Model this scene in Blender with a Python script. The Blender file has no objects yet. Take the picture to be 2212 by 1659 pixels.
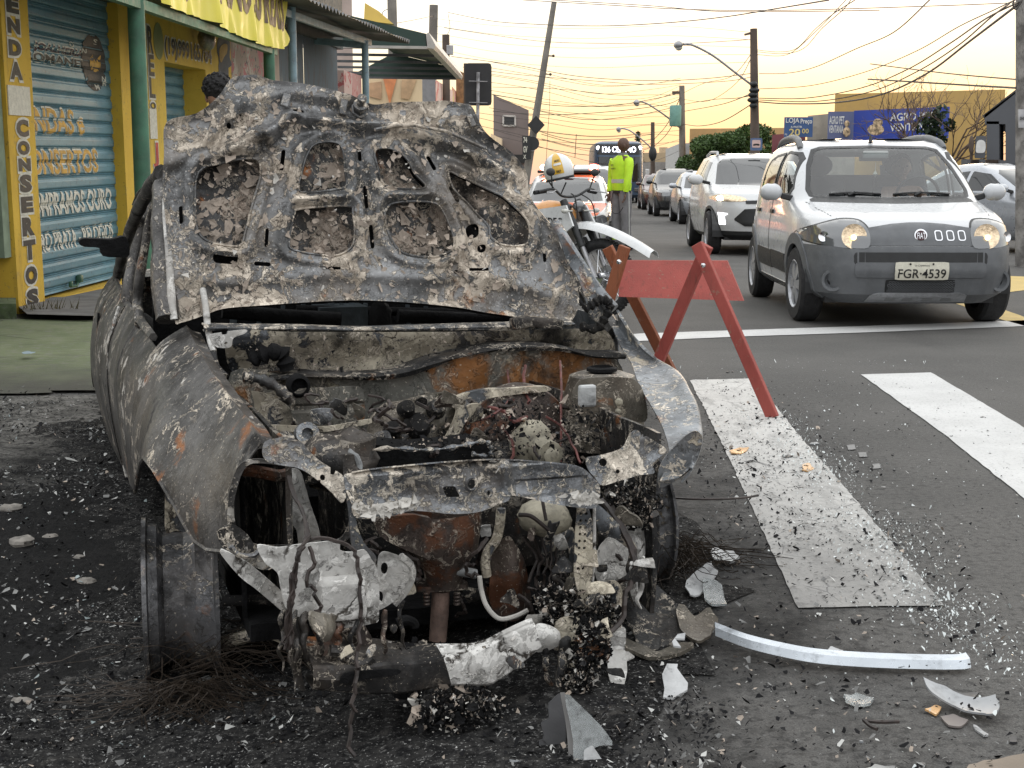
import bpy, bmesh, math, random
import numpy as np
from mathutils import Vector, Matrix
random.seed(7); RS=np.random.RandomState(11)
SC=bpy.context.scene; COL=SC.collection
# ------------------------------------------------------------------ camera
FPX=2975.0; CX,CY=1106.0,829.5; CH=1.03; PITCH=math.atan((CY-393)/FPX)
cam_d=bpy.data.cameras.new("camera"); cam=bpy.data.objects.new("camera",cam_d); COL.objects.link(cam)
cam_d.sensor_width=36.0; cam_d.lens=36.0*FPX/2212.0; cam_d.clip_start=0.05; cam_d.clip_end=3000
cam.location=(0,0,CH); cam.rotation_euler=(math.pi/2-PITCH,0,0); SC.camera=cam
# ------------------------------------------------------------------ sky and sun
SUN_EL=math.radians(4.0); SUN_AZ=math.radians(14.0)      # low in front of the camera, a little to the right
w=bpy.data.worlds.new("World"); SC.world=w; w.use_nodes=True
nt=w.node_tree; nt.nodes.clear()
sky=nt.nodes.new('ShaderNodeTexSky'); sky.sky_type='NISHITA'; sky.sun_disc=False
sky.sun_elevation=SUN_EL; sky.sun_rotation=SUN_AZ; sky.dust_density=3.0; sky.air_density=1.5
bgA=nt.nodes.new('ShaderNodeBackground'); bgA.inputs[1].default_value=0.05*.3
nt.links.new(sky.outputs[0],bgA.inputs[0])
tc=nt.nodes.new('ShaderNodeTexCoord'); sep=nt.nodes.new('ShaderNodeSeparateXYZ'); nt.links.new(tc.outputs['Generated'],sep.inputs[0])
def wramp(stops):
    r=nt.nodes.new('ShaderNodeValToRGB'); e=r.color_ramp.elements
    while len(e)<len(stops): e.new(0.5)
    for k,(p,c) in enumerate(stops): e[k].position=p; e[k].color=(*c,1)
    return r
# dusk sky after sundown: afterglow along the street, pale blue-grey overhead and behind
glow=wramp([(0.0,(.68,.43,.35)),(0.012,(.70,.46,.31)),(0.032,(.73,.55,.32)),(0.055,(.77,.66,.41)),(0.085,(.84,.79,.60)),(0.125,(.92,.91,.82)),(0.3,(1.15,1.15,1.12)),(1.0,(1.16,1.18,1.20))])
away=wramp([(0.0,(.52,.49,.47)),(0.10,(.66,.65,.65)),(0.35,(.92,.94,.97)),(1.0,(1.16,1.18,1.20))])
nt.links.new(sep.outputs[2],glow.inputs[0]); nt.links.new(sep.outputs[2],away.inputs[0])
mr=nt.nodes.new('ShaderNodeMapRange'); mr.inputs[1].default_value=-0.35; mr.inputs[2].default_value=0.8
mr.interpolation_type='SMOOTHSTEP'; nt.links.new(sep.outputs[1],mr.inputs[0])
wm=nt.nodes.new('ShaderNodeMix'); wm.data_type='RGBA'
nt.links.new(mr.outputs[0],wm.inputs[0]); nt.links.new(away.outputs[0],wm.inputs[6]); nt.links.new(glow.outputs[0],wm.inputs[7])
cn_=nt.nodes.new('ShaderNodeTexNoise');cm_=nt.nodes.new('ShaderNodeMapping');cm_.inputs['Scale'].default_value=(2.2,2.2,16);nt.links.new(tc.outputs['Generated'],cm_.inputs[0]);nt.links.new(cm_.outputs[0],cn_.inputs['Vector']);cn_.inputs['Scale'].default_value=2.4;cn_.inputs['Detail'].default_value=6
cr_=nt.nodes.new('ShaderNodeMapRange');nt.links.new(cn_.outputs[0],cr_.inputs[0]);cr_.inputs[1].default_value=.3;cr_.inputs[2].default_value=.7;cr_.inputs[3].default_value=.93;cr_.inputs[4].default_value=1.06
vm_=nt.nodes.new('ShaderNodeVectorMath');vm_.operation='SCALE';nt.links.new(wm.outputs[2],vm_.inputs[0]);nt.links.new(cr_.outputs[0],vm_.inputs['Scale'])
bgB=nt.nodes.new('ShaderNodeBackground'); bgB.inputs[1].default_value=1.28; nt.links.new(vm_.outputs[0],bgB.inputs[0])
ad=nt.nodes.new('ShaderNodeAddShader'); nt.links.new(bgA.outputs[0],ad.inputs[0]); nt.links.new(bgB.outputs[0],ad.inputs[1])
wo=nt.nodes.new('ShaderNodeOutputWorld'); nt.links.new(ad.outputs[0],wo.inputs[0])
sl=bpy.data.lights.new("sun",'SUN'); sl.energy=0.5; sl.angle=math.radians(14); sl.color=(1,.72,.45)
so=bpy.data.objects.new("sun",sl); COL.objects.link(so)
sd=Vector((math.sin(SUN_AZ)*math.cos(SUN_EL),math.cos(SUN_AZ)*math.cos(SUN_EL),math.sin(SUN_EL)))
so.rotation_euler=(-sd).to_track_quat('-Z','Y').to_euler()
vs=SC.view_settings; vs.view_transform='Standard'; vs.look='None'; vs.exposure=0.28; vs.gamma=1.0; vs.use_curve_mapping=False
SC.render.resolution_x=1024; SC.render.resolution_y=768
SC.cycles.max_bounces=6; SC.cycles.transparent_max_bounces=12
# ------------------------------------------------------------------ where a point of the place stands (rays of the photograph met with planes)
_c,_s=math.cos(PITCH),math.sin(PITCH); CAMP=np.array([0,0,CH])
def ray(px,py):
    u=(px-CX)/FPX; v=(CY-py)/FPX
    return np.array([u,_c+_s*v,-_s+_c*v])
def G(px,py,z=0.0):
    d=ray(px,py); return CAMP+d*((z-CH)/d[2])
def AY(px,py,y):
    d=ray(px,py); return CAMP+d*(y/d[1])
class Frame:
    """a local plane: origin, two in-plane axes, normal n = ex x ey"""
    def __init__(s,o,ex,ey):
        s.o=np.array(o,float); s.ex=np.array(ex,float)/np.linalg.norm(ex); ey=np.array(ey,float)
        ey=ey-s.ex*np.dot(ey,s.ex); s.ey=ey/np.linalg.norm(ey); s.n=np.cross(s.ex,s.ey)
    def uv(s,px,py):
        d=ray(px,py); t=np.dot(s.o-CAMP,s.n)/np.dot(d,s.n); p=CAMP+d*t-s.o
        return (float(np.dot(p,s.ex)),float(np.dot(p,s.ey)))
    def uvs(s,pts): return [s.uv(*p) for p in pts]
    def P(s,u,v,h=0.0):
        u=np.asarray(u,float);v=np.asarray(v,float);h=np.asarray(h,float)+np.zeros_like(u)
        return s.o+u[...,None]*s.ex+v[...,None]*s.ey+h[...,None]*s.n
# ------------------------------------------------------------------ objects
def link(o,parent=None):
    COL.objects.link(o)
    if parent is not None:
        o.parent=parent
    return o
def tag(o,label=None,cat=None,group=None,kind=None):
    if label: o['label']=label
    if cat: o['category']=cat
    if group: o['group']=group
    if kind: o['kind']=kind
    return o
def empty(name,loc=(0,0,0),rz=0,label=None,cat=None,group=None):
    o=bpy.data.objects.new(name,None); o.location=loc; o.rotation_euler=(0,0,rz); o.empty_display_size=.1
    link(o); tag(o,label,cat,group); bpy.context.view_layer.update(); return o
def mesh_obj(name,verts,faces,mats,parent=None,idx=None,smooth=None,world=False):
    me=bpy.data.meshes.new(name)
    V=np.asarray(verts,float).reshape(-1,3)
    if world and parent is not None:
        M=np.array(parent.matrix_world.inverted()); V=V@M[:3,:3].T+M[:3,3]
    me.from_pydata(V.tolist(),[],[tuple(int(i) for i in f) for f in faces])
    if not isinstance(mats,(list,tuple)): mats=[mats]
    for m in mats: me.materials.append(m)
    if idx is not None: me.polygons.foreach_set('material_index',np.asarray(idx,dtype=np.int32))
    me.update()
    if smooth:
        me.shade_smooth(); me.set_sharp_from_angle(angle=math.radians(smooth))
    return link(bpy.data.objects.new(name,me),parent)
def copy_tree(o,parent=None):
    c=o.copy(); COL.objects.link(c)
    if parent is not None: c.parent=parent
    for ch in list(o.children): copy_tree(ch,c)
    return c
class MB:
    def __init__(s): s.v=[];s.f=[];s.m=[];s.n=0
    def add(s,V,Fs,mi=0):
        V=np.asarray(V,float).reshape(-1,3); s.v.append(V)
        s.f+= [tuple(i+s.n for i in f) for f in Fs]; s.m+=[mi]*len(Fs); s.n+=len(V); return s
    def box(s,c,d,rz=0,mi=0,R=None,bev=0):
        x,y,z=[k/2 for k in d]; b=min(bev,x*.9,y*.9,z*.9)
        if b>0:
            V=[];Fs=[]
            # chamfered box: 24 verts
            bm=bmesh.new(); bmesh.ops.create_cube(bm,size=1)
            for q in bm.verts: q.co=Vector((q.co.x*2*x,q.co.y*2*y,q.co.z*2*z))
            bmesh.ops.bevel(bm,geom=bm.edges[:]+bm.verts[:],offset=b,segments=2,affect='EDGES',profile=.5)
            V=np.array([q.co[:] for q in bm.verts]); Fs=[tuple(q.index for q in f.verts) for f in bm.faces]; bm.free()
        else:
            V=np.array([(a*x,e*y,g*z) for a in(-1,1) for e in(-1,1) for g in(-1,1)],float)
            Fs=[(0,1,3,2),(4,6,7,5),(0,4,5,1),(2,3,7,6),(0,2,6,4),(1,5,7,3)]
        if R is not None: V=V@np.array(R).T
        elif rz:
            ca,sa=math.cos(rz),math.sin(rz); V=np.stack([V[:,0]*ca-V[:,1]*sa,V[:,0]*sa+V[:,1]*ca,V[:,2]],1)
        return s.add(V+np.array(c,float),Fs,mi)
    def bar(s,p,q,wd,th,up=(0,0,1),mi=0,bev=0):
        p=np.array(p,float);q=np.array(q,float);d=q-p;L=np.linalg.norm(d);d/=L
        x=np.cross(np.array(up,float),d)
        if np.linalg.norm(x)<1e-6: x=np.cross(np.array((1,0,0.)),d)
        x/=np.linalg.norm(x); y=np.cross(d,x)
        return s.box((p+q)/2,(wd,th,L),mi=mi,R=np.stack([x,y,d],1),bev=bev)
    def tube(s,pts,r,seg=8,cap=True,mi=0,closed=False):
        P=np.array(pts,float);n=len(P);r=np.zeros(n)+np.asarray(r,float)
        T=np.gradient(P,axis=0)
        if closed: T=np.roll(P,-1,0)-np.roll(P,1,0)
        T/=np.linalg.norm(T,axis=1)[:,None]+1e-12
        up=np.array((0,0,1.)) if abs(T[0,2])<.9 else np.array((1.,0,0))
        a=np.cross(up,T[0]);a/=np.linalg.norm(a);V=[]
        ang=np.arange(seg)*2*math.pi/seg
        for i in range(n):
            a=a-T[i]*np.dot(a,T[i]);a/=np.linalg.norm(a)+1e-12;b=np.cross(T[i],a)
            V.append(P[i]+r[i]*(np.cos(ang)[:,None]*a+np.sin(ang)[:,None]*b))
        V=np.concatenate(V);Fs=[]
        rng=n if closed else n-1
        for i in range(rng):
            j=(i+1)%n
            for k in range(seg):
                l=(k+1)%seg;Fs.append((i*seg+k,i*seg+l,j*seg+l,j*seg+k))
        if cap and not closed: Fs+=[tuple(range(seg))[::-1],tuple(range((n-1)*seg,n*seg))]
        return s.add(V,Fs,mi)
    def lathe(s,prof,o=(0,0,0),ax=(0,0,1),seg=24,mi=0,cap=True):
        ax=np.array(ax,float);ax/=np.linalg.norm(ax)
        a=np.cross(ax,(0,0,1.) if abs(ax[2])<.9 else (1.,0,0));a/=np.linalg.norm(a);b=np.cross(ax,a)
        ang=np.arange(seg)*2*math.pi/seg;V=[];n=len(prof)
        for r,h in prof: V.append(np.array(o,float)+ax*h+r*(np.cos(ang)[:,None]*a+np.sin(ang)[:,None]*b))
        Fs=[]
        for i in range(n-1):
            for k in range(seg):
                l=(k+1)%seg;Fs.append((i*seg+k,i*seg+l,(i+1)*seg+l,(i+1)*seg+k))
        if cap:
            if prof[0][0]>1e-5: Fs.append(tuple(range(seg))[::-1])
            if prof[-1][0]>1e-5: Fs.append(tuple(range((n-1)*seg,n*seg)))
        return s.add(np.concatenate(V),Fs,mi)
    def prism(s,pts,vec,mi=0):
        P=np.array(pts,float);n=len(P);V=np.concatenate([P,P+np.array(vec,float)])
        Fs=[tuple(range(n))[::-1],tuple(range(n,2*n))]+[(i,(i+1)%n,n+(i+1)%n,n+i) for i in range(n)]
        return s.add(V,Fs,mi)
    def quad(s,a,b,c,d,mi=0): return s.add([a,b,c,d],[(0,1,2,3)],mi)
    def grid(s,A,mi=0,cu=False,cv=False):
        A=np.asarray(A,float);n,m=A.shape[:2];Fs=[]
        for i in range(n if cu else n-1):
            for j in range(m if cv else m-1):
                i2=(i+1)%n;j2=(j+1)%m;Fs.append((i*m+j,i*m+j2,i2*m+j2,i2*m+j))
        return s.add(A.reshape(-1,3),Fs,mi)
    def solid(s,A,th,mi=0):
        """grid surface with thickness along its own normals"""
        A=np.asarray(A,float);n,m=A.shape[:2]
        N=np.cross(np.gradient(A,axis=0),np.gradient(A,axis=1));N/=np.linalg.norm(N,axis=2)[...,None]+1e-12
        B=A-N*th;s.grid(A,mi);s.grid(B[:,::-1],mi)
        for q0,q1 in ((A[0],B[0]),(B[-1],A[-1]),(B[:,0],A[:,0]),(A[:,-1],B[:,-1])):
            s.grid(np.stack([q1,q0]),mi)
        return s
    def ball(s,c,r,seg=14,rings=9,mi=0,fn=None,R=None):
        r=np.zeros(3)+np.asarray(r,float);th=np.linspace(0,math.pi,rings);ph=np.arange(seg)*2*math.pi/seg
        A=np.stack([np.sin(th)[:,None]*np.cos(ph),np.sin(th)[:,None]*np.sin(ph),np.cos(th)[:,None]+0*ph],2)
        if fn is not None: A=A*fn(A)[...,None]
        A=A*r
        if R is not None: A=A@np.array(R).T
        return s.grid(A+np.array(c,float),mi,cv=True)
    def build(s,name,mats,parent=None,smooth=None,world=False):
        return mesh_obj(name,np.concatenate(s.v) if s.v else np.zeros((0,3)),s.f,mats,parent,s.m,smooth,world)
def wobble(seed,scale,n=6):
    r=np.random.RandomState(seed);scale=np.asarray(scale,float)
    if scale.size==2: scale=np.append(scale,1.)
    K=r.normal(0,1,(n,3))*scale;ph=r.uniform(0,6.28,n)
    return lambda P:(np.sin(np.asarray(P)[...,:]@K[:,:np.asarray(P).shape[-1]].T+ph)).sum(-1)/n
def sm(pts,n=6,closed=True):
    P=np.array(pts,float);N=len(P);out=[]
    for i in range(N if closed else N-1):
        if closed: p0,p1,p2,p3=P[(i-1)%N],P[i],P[(i+1)%N],P[(i+2)%N]
        else: p0,p1,p2,p3=P[max(i-1,0)],P[i],P[i+1],P[min(i+2,N-1)]
        for k in range(n):
            t=k/n;out.append(.5*((2*p1)+(-p0+p2)*t+(2*p0-5*p1+4*p2-p3)*t*t+(-p0+3*p1-3*p2+p3)*t**3))
    if not closed: out.append(P[-1])
    return np.array(out)
def sdf(P,poly):
    """signed distance (negative inside) and nearest point"""
    A=np.asarray(poly,float)[:,:2];B=np.roll(A,-1,0);best=np.full(len(P),1e9);near=P.copy();ins=np.zeros(len(P),bool)
    for a,b in zip(A,B):
        d=b-a;t=np.clip(((P-a)@d)/(d@d+1e-15),0,1);q=a+t[:,None]*d;e=np.linalg.norm(P-q,axis=1)
        k=e<best;best[k]=e[k];near[k]=q[k]
        cr=((a[1]>P[:,1])!=(b[1]>P[:,1]))&(P[:,0]<(b[0]-a[0])*(P[:,1]-a[1])/(b[1]-a[1]+1e-15)+a[0]);ins^=cr
    return np.where(ins,-best,best),near
def panel_data(outline,holes=(),res=.01,jit=0,seed=0):
    O=np.asarray(outline,float);lo=O.min(0)-res;hi=O.max(0)+res
    nx=max(3,int((hi[0]-lo[0])/res)+1);ny=max(3,int((hi[1]-lo[1])/res)+1)
    X,Yy=np.meshgrid(np.linspace(lo[0],hi[0],nx),np.linspace(lo[1],hi[1],ny),indexing='ij')
    P=np.stack([X.ravel(),Yy.ravel()],1)
    if jit: P+=np.random.RandomState(seed).uniform(-jit,jit,P.shape)*res
    S,Nn=sdf(P,O)
    for h in holes:
        s2,n2=sdf(P,h);s2=-s2;k=s2>S;S=np.where(k,s2,S);Nn[k]=n2[k]
    snap=np.abs(S)<res*.62;P[snap]=Nn[snap];ok=(S<0)|snap
    I=np.arange(nx*ny).reshape(nx,ny);Q=np.stack([I[:-1,:-1],I[1:,:-1],I[1:,1:],I[:-1,1:]],2).reshape(-1,4)
    k4=ok[Q].all(1)&(~snap[Q].all(1)|(S[Q].mean(1)<0));F4=[tuple(q) for q in Q[k4]]
    k3=ok[Q].sum(1)==3
    for q in Q[k3]:
        t=[i for i in q if ok[i]]
        if not all(snap[i] for i in t): F4.append(tuple(t))
    used=np.zeros(len(P),bool)
    for f in F4: used[list(f)]=True
    mp=np.cumsum(used)-1
    return P[used],[tuple(int(mp[i]) for i in f) for f in F4],S[used]
def panel(fn,outline,holes=(),res=.01,th=.003,h=None,jit=0,seed=0,mb=None,mi=0):
    """sheet cut to an outline with holes; fn(u,v,h)->points; h(P,S)->height; th thickness"""
    P,Fs,S=panel_data(outline,holes,res,jit,seed)
    H=np.zeros(len(P)) if h is None else h(P,S)
    A=fn(P[:,0],P[:,1],H);mb=mb or MB()
    if len(P)==0: return mb
    if th:
        B=fn(P[:,0],P[:,1],H-th);n=len(P);cnt={}
        for f in Fs:
            for i in range(len(f)):
                e=(f[i],f[(i+1)%len(f)]);cnt[e]=1
        W=[(b,a,a+n,b+n) for (a,b) in cnt if (b,a) not in cnt]
        mb.add(np.concatenate([A,B]),Fs+[tuple(i+n for i in f[::-1]) for f in Fs]+W,mi)
    else: mb.add(A,Fs,mi)
    return mb
def circ(c,r,n=20,ry=None):
    t=np.arange(n)*2*math.pi/n;return np.stack([c[0]+r*np.cos(t),c[1]+(ry or r)*np.sin(t)],1)
def rrect(x0,y0,x1,y1,r,n=5):
    out=[]
    for cx,cy,a in((x1-r,y1-r,0),(x0+r,y1-r,90),(x0+r,y0+r,180),(x1-r,y0+r,270)):
        for k in range(n): t=math.radians(a+90*k/(n-1));out.append((cx+r*math.cos(t),cy+r*math.sin(t)))
    return np.array(out)
def text_data(body,bold=0.0,cuts=None,cut_axis=1,shear=0.0,spacing=1.0):
    """flat glyph mesh; height 1 for capitals ~0.7; returns verts (n,2), faces; width scaled from x=0"""
    cu=bpy.data.curves.new('t','FONT');cu.body=body;cu.offset=bold;cu.resolution_u=3;cu.shear=shear;cu.space_character=spacing
    o=bpy.data.objects.new('t',cu);COL.objects.link(o);dg=bpy.context.evaluated_depsgraph_get()
    me=bpy.data.meshes.new_from_object(o.evaluated_get(dg));bpy.data.objects.remove(o);bpy.data.curves.remove(cu)
    bm=bmesh.new();bm.from_mesh(me);bpy.data.meshes.remove(me)
    if cuts is not None:
        for c in cuts:
            bmesh.ops.bisect_plane(bm,geom=bm.verts[:]+bm.edges[:]+bm.faces[:],plane_co=(0,c,0),plane_no=(0,1,0))
    bmesh.ops.triangulate(bm,faces=bm.faces[:])
    bm.verts.index_update()
    V=np.array([v.co[:2] for v in bm.verts]).reshape(-1,2);Fs=[tuple(v.index for v in f.verts) for f in bm.faces];bm.free()
    return V,Fs
def text_on(mb,fn,body,u0,v0,u1,v1,h=.002,bold=0.0,mi=0,cuts=None,prof=None,shear=0,spacing=1.0):
    """text fitted into the rectangle u0..u1 x v0..v1 of a surface fn(u,v,h)"""
    V,Fs=text_data(body,bold,shear=shear,spacing=spacing)
    if len(V)==0: return
    lo=V.min(0);hi=V.max(0)
    if cuts is not None:
        sc=(v1-v0)/(hi[1]-lo[1]);V,Fs=text_data(body,bold,cuts=[(c-v0)/sc+lo[1] for c in cuts if v0<c<v1],shear=shear,spacing=spacing)
    u=u0+(V[:,0]-lo[0])/(hi[0]-lo[0])*(u1-u0);v=v0+(V[:,1]-lo[1])/(hi[1]-lo[1])*(v1-v0)
    hh=np.zeros(len(u))+h
    if prof is not None: hh=hh+prof(v)
    mb.add(fn(u,v,hh),Fs,mi)
# ------------------------------------------------------------------ materials
class NT:
    def __init__(s,name):
        s.m=bpy.data.materials.new(name);s.m.use_nodes=True;s.t=s.m.node_tree;s.b=s.t.nodes['Principled BSDF']
        s.co=None
    def new(s,t,**k):
        n=s.t.nodes.new(t)
        for a,b in k.items(): setattr(n,a,b)
        return n
    def L(s,a,b): s.t.links.new(a,b)
    def coord(s):
        if s.co is None: s.co=s.new('ShaderNodeTexCoord').outputs['Object']
        return s.co
    def inp(s,sock,v):
        if isinstance(v,bpy.types.NodeSocket): s.L(v,sock)
        elif isinstance(v,(tuple,list)) and len(v)==3 and sock.type=='RGBA': sock.default_value=(*v,1)
        else: sock.default_value=v
    def noise(s,scale,detail=4,rough=.55,dist=0,vec=None):
        n=s.new('ShaderNodeTexNoise');s.L(vec or s.coord(),n.inputs['Vector']);n.inputs['Scale'].default_value=scale
        n.inputs['Detail'].default_value=detail;n.inputs['Roughness'].default_value=rough;n.inputs['Distortion'].default_value=dist
        return n.outputs[0]
    def voro(s,scale,feature='DISTANCE_TO_EDGE',out=0,vec=None):
        n=s.new('ShaderNodeTexVoronoi',feature=feature);s.L(vec or s.coord(),n.inputs['Vector']);n.inputs['Scale'].default_value=scale
        return n.outputs[out]
    def map(s,f,a,b,c=0.,d=1.,smooth=True):
        n=s.new('ShaderNodeMapRange');n.clamp=True
        if smooth: n.interpolation_type='SMOOTHSTEP'
        s.L(f,n.inputs[0]);
        for i,v in ((1,a),(2,b),(3,c),(4,d)): n.inputs[i].default_value=v
        return n.outputs[0]
    def math(s,op,a,b=0.):
        n=s.new('ShaderNodeMath',operation=op);s.inp(n.inputs[0],a);s.inp(n.inputs[1],b);return n.outputs[0]
    def mix(s,f,a,b):
        n=s.new('ShaderNodeMix',data_type='RGBA');s.inp(n.inputs[0],f);s.inp(n.inputs[6],a);s.inp(n.inputs[7],b);return n.outputs[2]
    def scaled(s,sx,sy,sz):
        n=s.new('ShaderNodeMapping');s.L(s.coord(),n.inputs[0]);n.inputs['Scale'].default_value=(sx,sy,sz);return n.outputs[0]
    def bump(s,h,strength=.3,dist=.01,prev=None):
        n=s.new('ShaderNodeBump');n.inputs['Strength'].default_value=strength;n.inputs['Distance'].default_value=dist;s.L(h,n.inputs['Height'])
        if prev is not None: s.L(prev,n.inputs['Normal'])
        return n.outputs[0]
    def done(s,col=None,rough=None,metal=None,normal=None,**k):
        for nm,v in(('Base Color',col),('Roughness',rough),('Metallic',metal),('Normal',normal)):
            if v is not None: s.inp(s.b.inputs[nm],v)
        for a,v in k.items(): s.inp(s.b.inputs[a.replace('_',' ')],v)
        return s.m
def plain(name,col,rough=.5,metal=0,var=.12,scale=6,bump=.0,bscale=60,dirt=None,**k):
    n=NT(name);f=n.noise(scale,5,.6);lo=tuple(c*(1-var) for c in col);hi=tuple(min(1,c*(1+var)) for c in col)
    c=n.mix(n.map(f,.3,.7),lo,hi)
    if dirt:
        g=n.noise(scale*3.1,8,.68);c=n.mix(n.map(g,.5,.72,0,dirt[1]),c,dirt[0])
    r=n.map(n.noise(scale*4,4),.3,.7,max(rough-.08,.02),min(1,rough+.08))
    nb=n.bump(n.noise(bscale,5,.6),bump,.01) if bump else None
    return n.done(c,r,metal,nb,**k)
def emit(name,col,st):
    n=NT(name);return n.done((0.02,.02,.02),.3,0,None,Emission_Color=col,Emission_Strength=st)
def burnt(name,ash=.5,rust=.56,soot=.55,steel=((.035,.038,.042),(.12,.128,.138)),flake=((.20,.165,.13),(.36,.315,.26)),edge=(.74,.66,.55),s=1.0,met=.5,rustc=(.20,.075,.022),crk=26,veins=1.,brown=(.115,.092,.072),zg=None,dkl=.62):
    """heat-scaled sheet metal: blued steel, peeled ash-coloured paint with pale torn rims, rust and soot"""
    n=NT(name);d=n.noise(9*s,3,.5)
    def warp(sc,amt,vec=None):
        vm=n.new('ShaderNodeVectorMath',operation='SCALE');cn=n.new('ShaderNodeTexNoise');n.L(vec or n.coord(),cn.inputs['Vector']);cn.inputs['Scale'].default_value=sc*s;cn.inputs['Detail'].default_value=4
        n.L(cn.outputs['Color'],vm.inputs[0]);vm.inputs['Scale'].default_value=amt/s
        va=n.new('ShaderNodeVectorMath',operation='ADD');n.L(vec or n.coord(),va.inputs[0]);n.L(vm.outputs[0],va.inputs[1]);return va.outputs[0]
    W=warp(12,.09);W2=warp(30,.06,W)
    big=n.noise(4.6*s,3,.5,vec=W);fine=n.noise(21*s,7,.62,vec=W);mid=n.math('ADD',n.math('MULTIPLY',big,.5),n.math('MULTIPLY',fine,.5))
    if zg:
        sz=n.new('ShaderNodeSeparateXYZ');n.L(n.coord(),sz.inputs[0]);mid=n.math('ADD',mid,n.map(sz.outputs[2],zg[0],zg[1],zg[2],0.))
    st=n.mix(n.map(n.noise(6*s,5,.6),.32,.68),steel[0],steel[1])
    st=n.mix(n.map(n.noise(90*s,3,.6),.55,.75,0,.5),st,tuple(min(1,c*2.1) for c in steel[1]))
    fl=n.mix(n.map(n.noise(23*s,6,.65),.3,.7),flake[0],flake[1])
    ck0=n.math('SUBTRACT',1.0,n.map(n.voro(crk*s,vec=W2),.0,.04));ck0=n.math('MULTIPLY',ck0,n.map(n.noise(7*s,3),.46,.6));ck=n.math('SUBTRACT',1.0,ck0);fl=n.mix(ck,(.04,.034,.028),fl)
    l2=n.map(n.noise(33*s,6,.6,vec=W2),.56,.575);fl=n.mix(n.math('MULTIPLY',l2,.75),fl,tuple(q*1.35 for q in flake[1]))
    pm=n.map(mid,ash,ash+.012);c=n.mix(pm,st,fl)
    ed=n.math('SUBTRACT',1.0,n.map(n.math('ABSOLUTE',n.math('SUBTRACT',mid,ash+.006)),0.,.014))
    em=n.math('MULTIPLY',ed,n.map(n.noise(11*s,3),.45,.56));c=n.mix(em,c,edge)
    vn=n.math('ABSOLUTE',n.math('SUBTRACT',n.noise(10*s,6,.60,vec=W2),.5));vein=n.math('SUBTRACT',1.0,n.map(vn,.004,.022));vein=n.math('MULTIPLY',vein,n.map(n.noise(5.5*s,3),.53-.11*veins,.64-.11*veins));c=n.mix(n.math('MULTIPLY',vein,.9),c,edge)
    vd=n.math('ABSOLUTE',n.math('SUBTRACT',n.noise(16*s,6,.62,vec=W),.52));dk=n.math('SUBTRACT',1.0,n.map(vd,.0,.02));c=n.mix(n.math('MULTIPLY',dk,dkl),c,(.018,.016,.015))
    br=n.map(n.noise(3.7*s,6,.6,vec=W),.46,.66,0,.42);c=n.mix(br,c,brown)
    r1=n.map(n.noise(5.3*s,6,.62,vec=W),rust,rust+.1);c=n.mix(n.math('MULTIPLY',r1,.85),c,n.mix(n.noise(40*s,4),rustc,tuple(min(1,q*1.9) for q in rustc)))
    s1=n.map(n.noise(3.1*s,7,.66),soot,soot+.13);c=n.mix(n.math('MULTIPLY',s1,.93),c,(.011,.0105,.0105))
    fle=n.map(n.noise(130*s,2,.5),.68,.72);c=n.mix(n.math('MULTIPLY',fle,.45),c,edge)
    hgt=n.math('ADD',n.math('MULTIPLY',n.math('ADD',pm,vein),.5),n.math('ADD',n.math('MULTIPLY',em,.5),n.math('MULTIPLY',fine,.5)))
    hgt=n.math('ADD',hgt,n.math('MULTIPLY',n.math('MULTIPLY',ck,pm),.35))
    nb=n.bump(hgt,.9,.007);nb=n.bump(n.noise(150*s,4,.6),.25,.003,nb)
    ro=n.math('ADD',n.map(n.noise(8*s,4),.3,.7,.30,.52),n.math('MULTIPLY',pm,.32))
    dull=n.math('SUBTRACT',1.0,n.math('MULTIPLY',s1,1.0));return n.done(c,n.math('MAXIMUM',ro,n.math('MULTIPLY',s1,.85)),n.math('MULTIPLY',n.math('MULTIPLY',n.math('SUBTRACT',1.0,pm),met),dull),nb,Specular_IOR_Level=.22)
M={}
M['hood']=burnt('burnt hood metal',ash=.53,rust=.63,soot=.60,zg=(.68,1.05,.03),steel=((.072,.073,.073),(.25,.252,.254)),flake=((.33,.28,.225),(.62,.55,.46)),s=1.15,met=.55,brown=(.17,.135,.10))
M['skin']=burnt('flaking hood skin',ash=.50,rust=.6,soot=.52,steel=((.02,.02,.02),(.08,.08,.08)),flake=((.20,.155,.12),(.42,.35,.29)),s=1.5,crk=20)
M['fender']=burnt('burnt fender metal',ash=.60,rust=.62,soot=.54,veins=.35,steel=((.038,.037,.036),(.13,.126,.122)),flake=((.28,.265,.24),(.50,.475,.43)),s=1.1,met=.6,crk=60,brown=(.07,.062,.055))
M['frame']=burnt('scaled front frame',ash=.525,rust=.64,soot=.60,steel=((.07,.073,.077),(.24,.25,.262)),flake=((.42,.37,.31),(.66,.60,.51)),edge=(.80,.73,.62),s=1.7,veins=1.6,met=.6)
M['white']=burnt('white ash metal',ash=.42,rust=.63,soot=.61,steel=((.24,.235,.225),(.42,.41,.39)),flake=((.36,.35,.33),(.56,.55,.525)),edge=(.66,.64,.60),s=1.0,met=.1,crk=5,veins=.3,dkl=.28,brown=(.27,.235,.19))
M['tan']=burnt('tan scorched firewall',ash=.46,rust=.66,soot=.53,flake=((.30,.265,.205),(.48,.435,.345)),s=.8,crk=9,met=.3)
M['rusty']=burnt('orange rusted firewall',ash=.55,rust=.50,soot=.54,steel=((.10,.10,.09),(.22,.215,.19)),flake=((.22,.2,.15),(.36,.33,.25)),rustc=(.19,.075,.018),s=.8)
M['tower']=burnt('scorched olive tower metal',ash=.60,rust=.63,soot=.585,steel=((.055,.05,.04),(.165,.15,.125)),flake=((.25,.22,.17),(.42,.37,.29)),s=1.3,met=.3)
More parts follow.
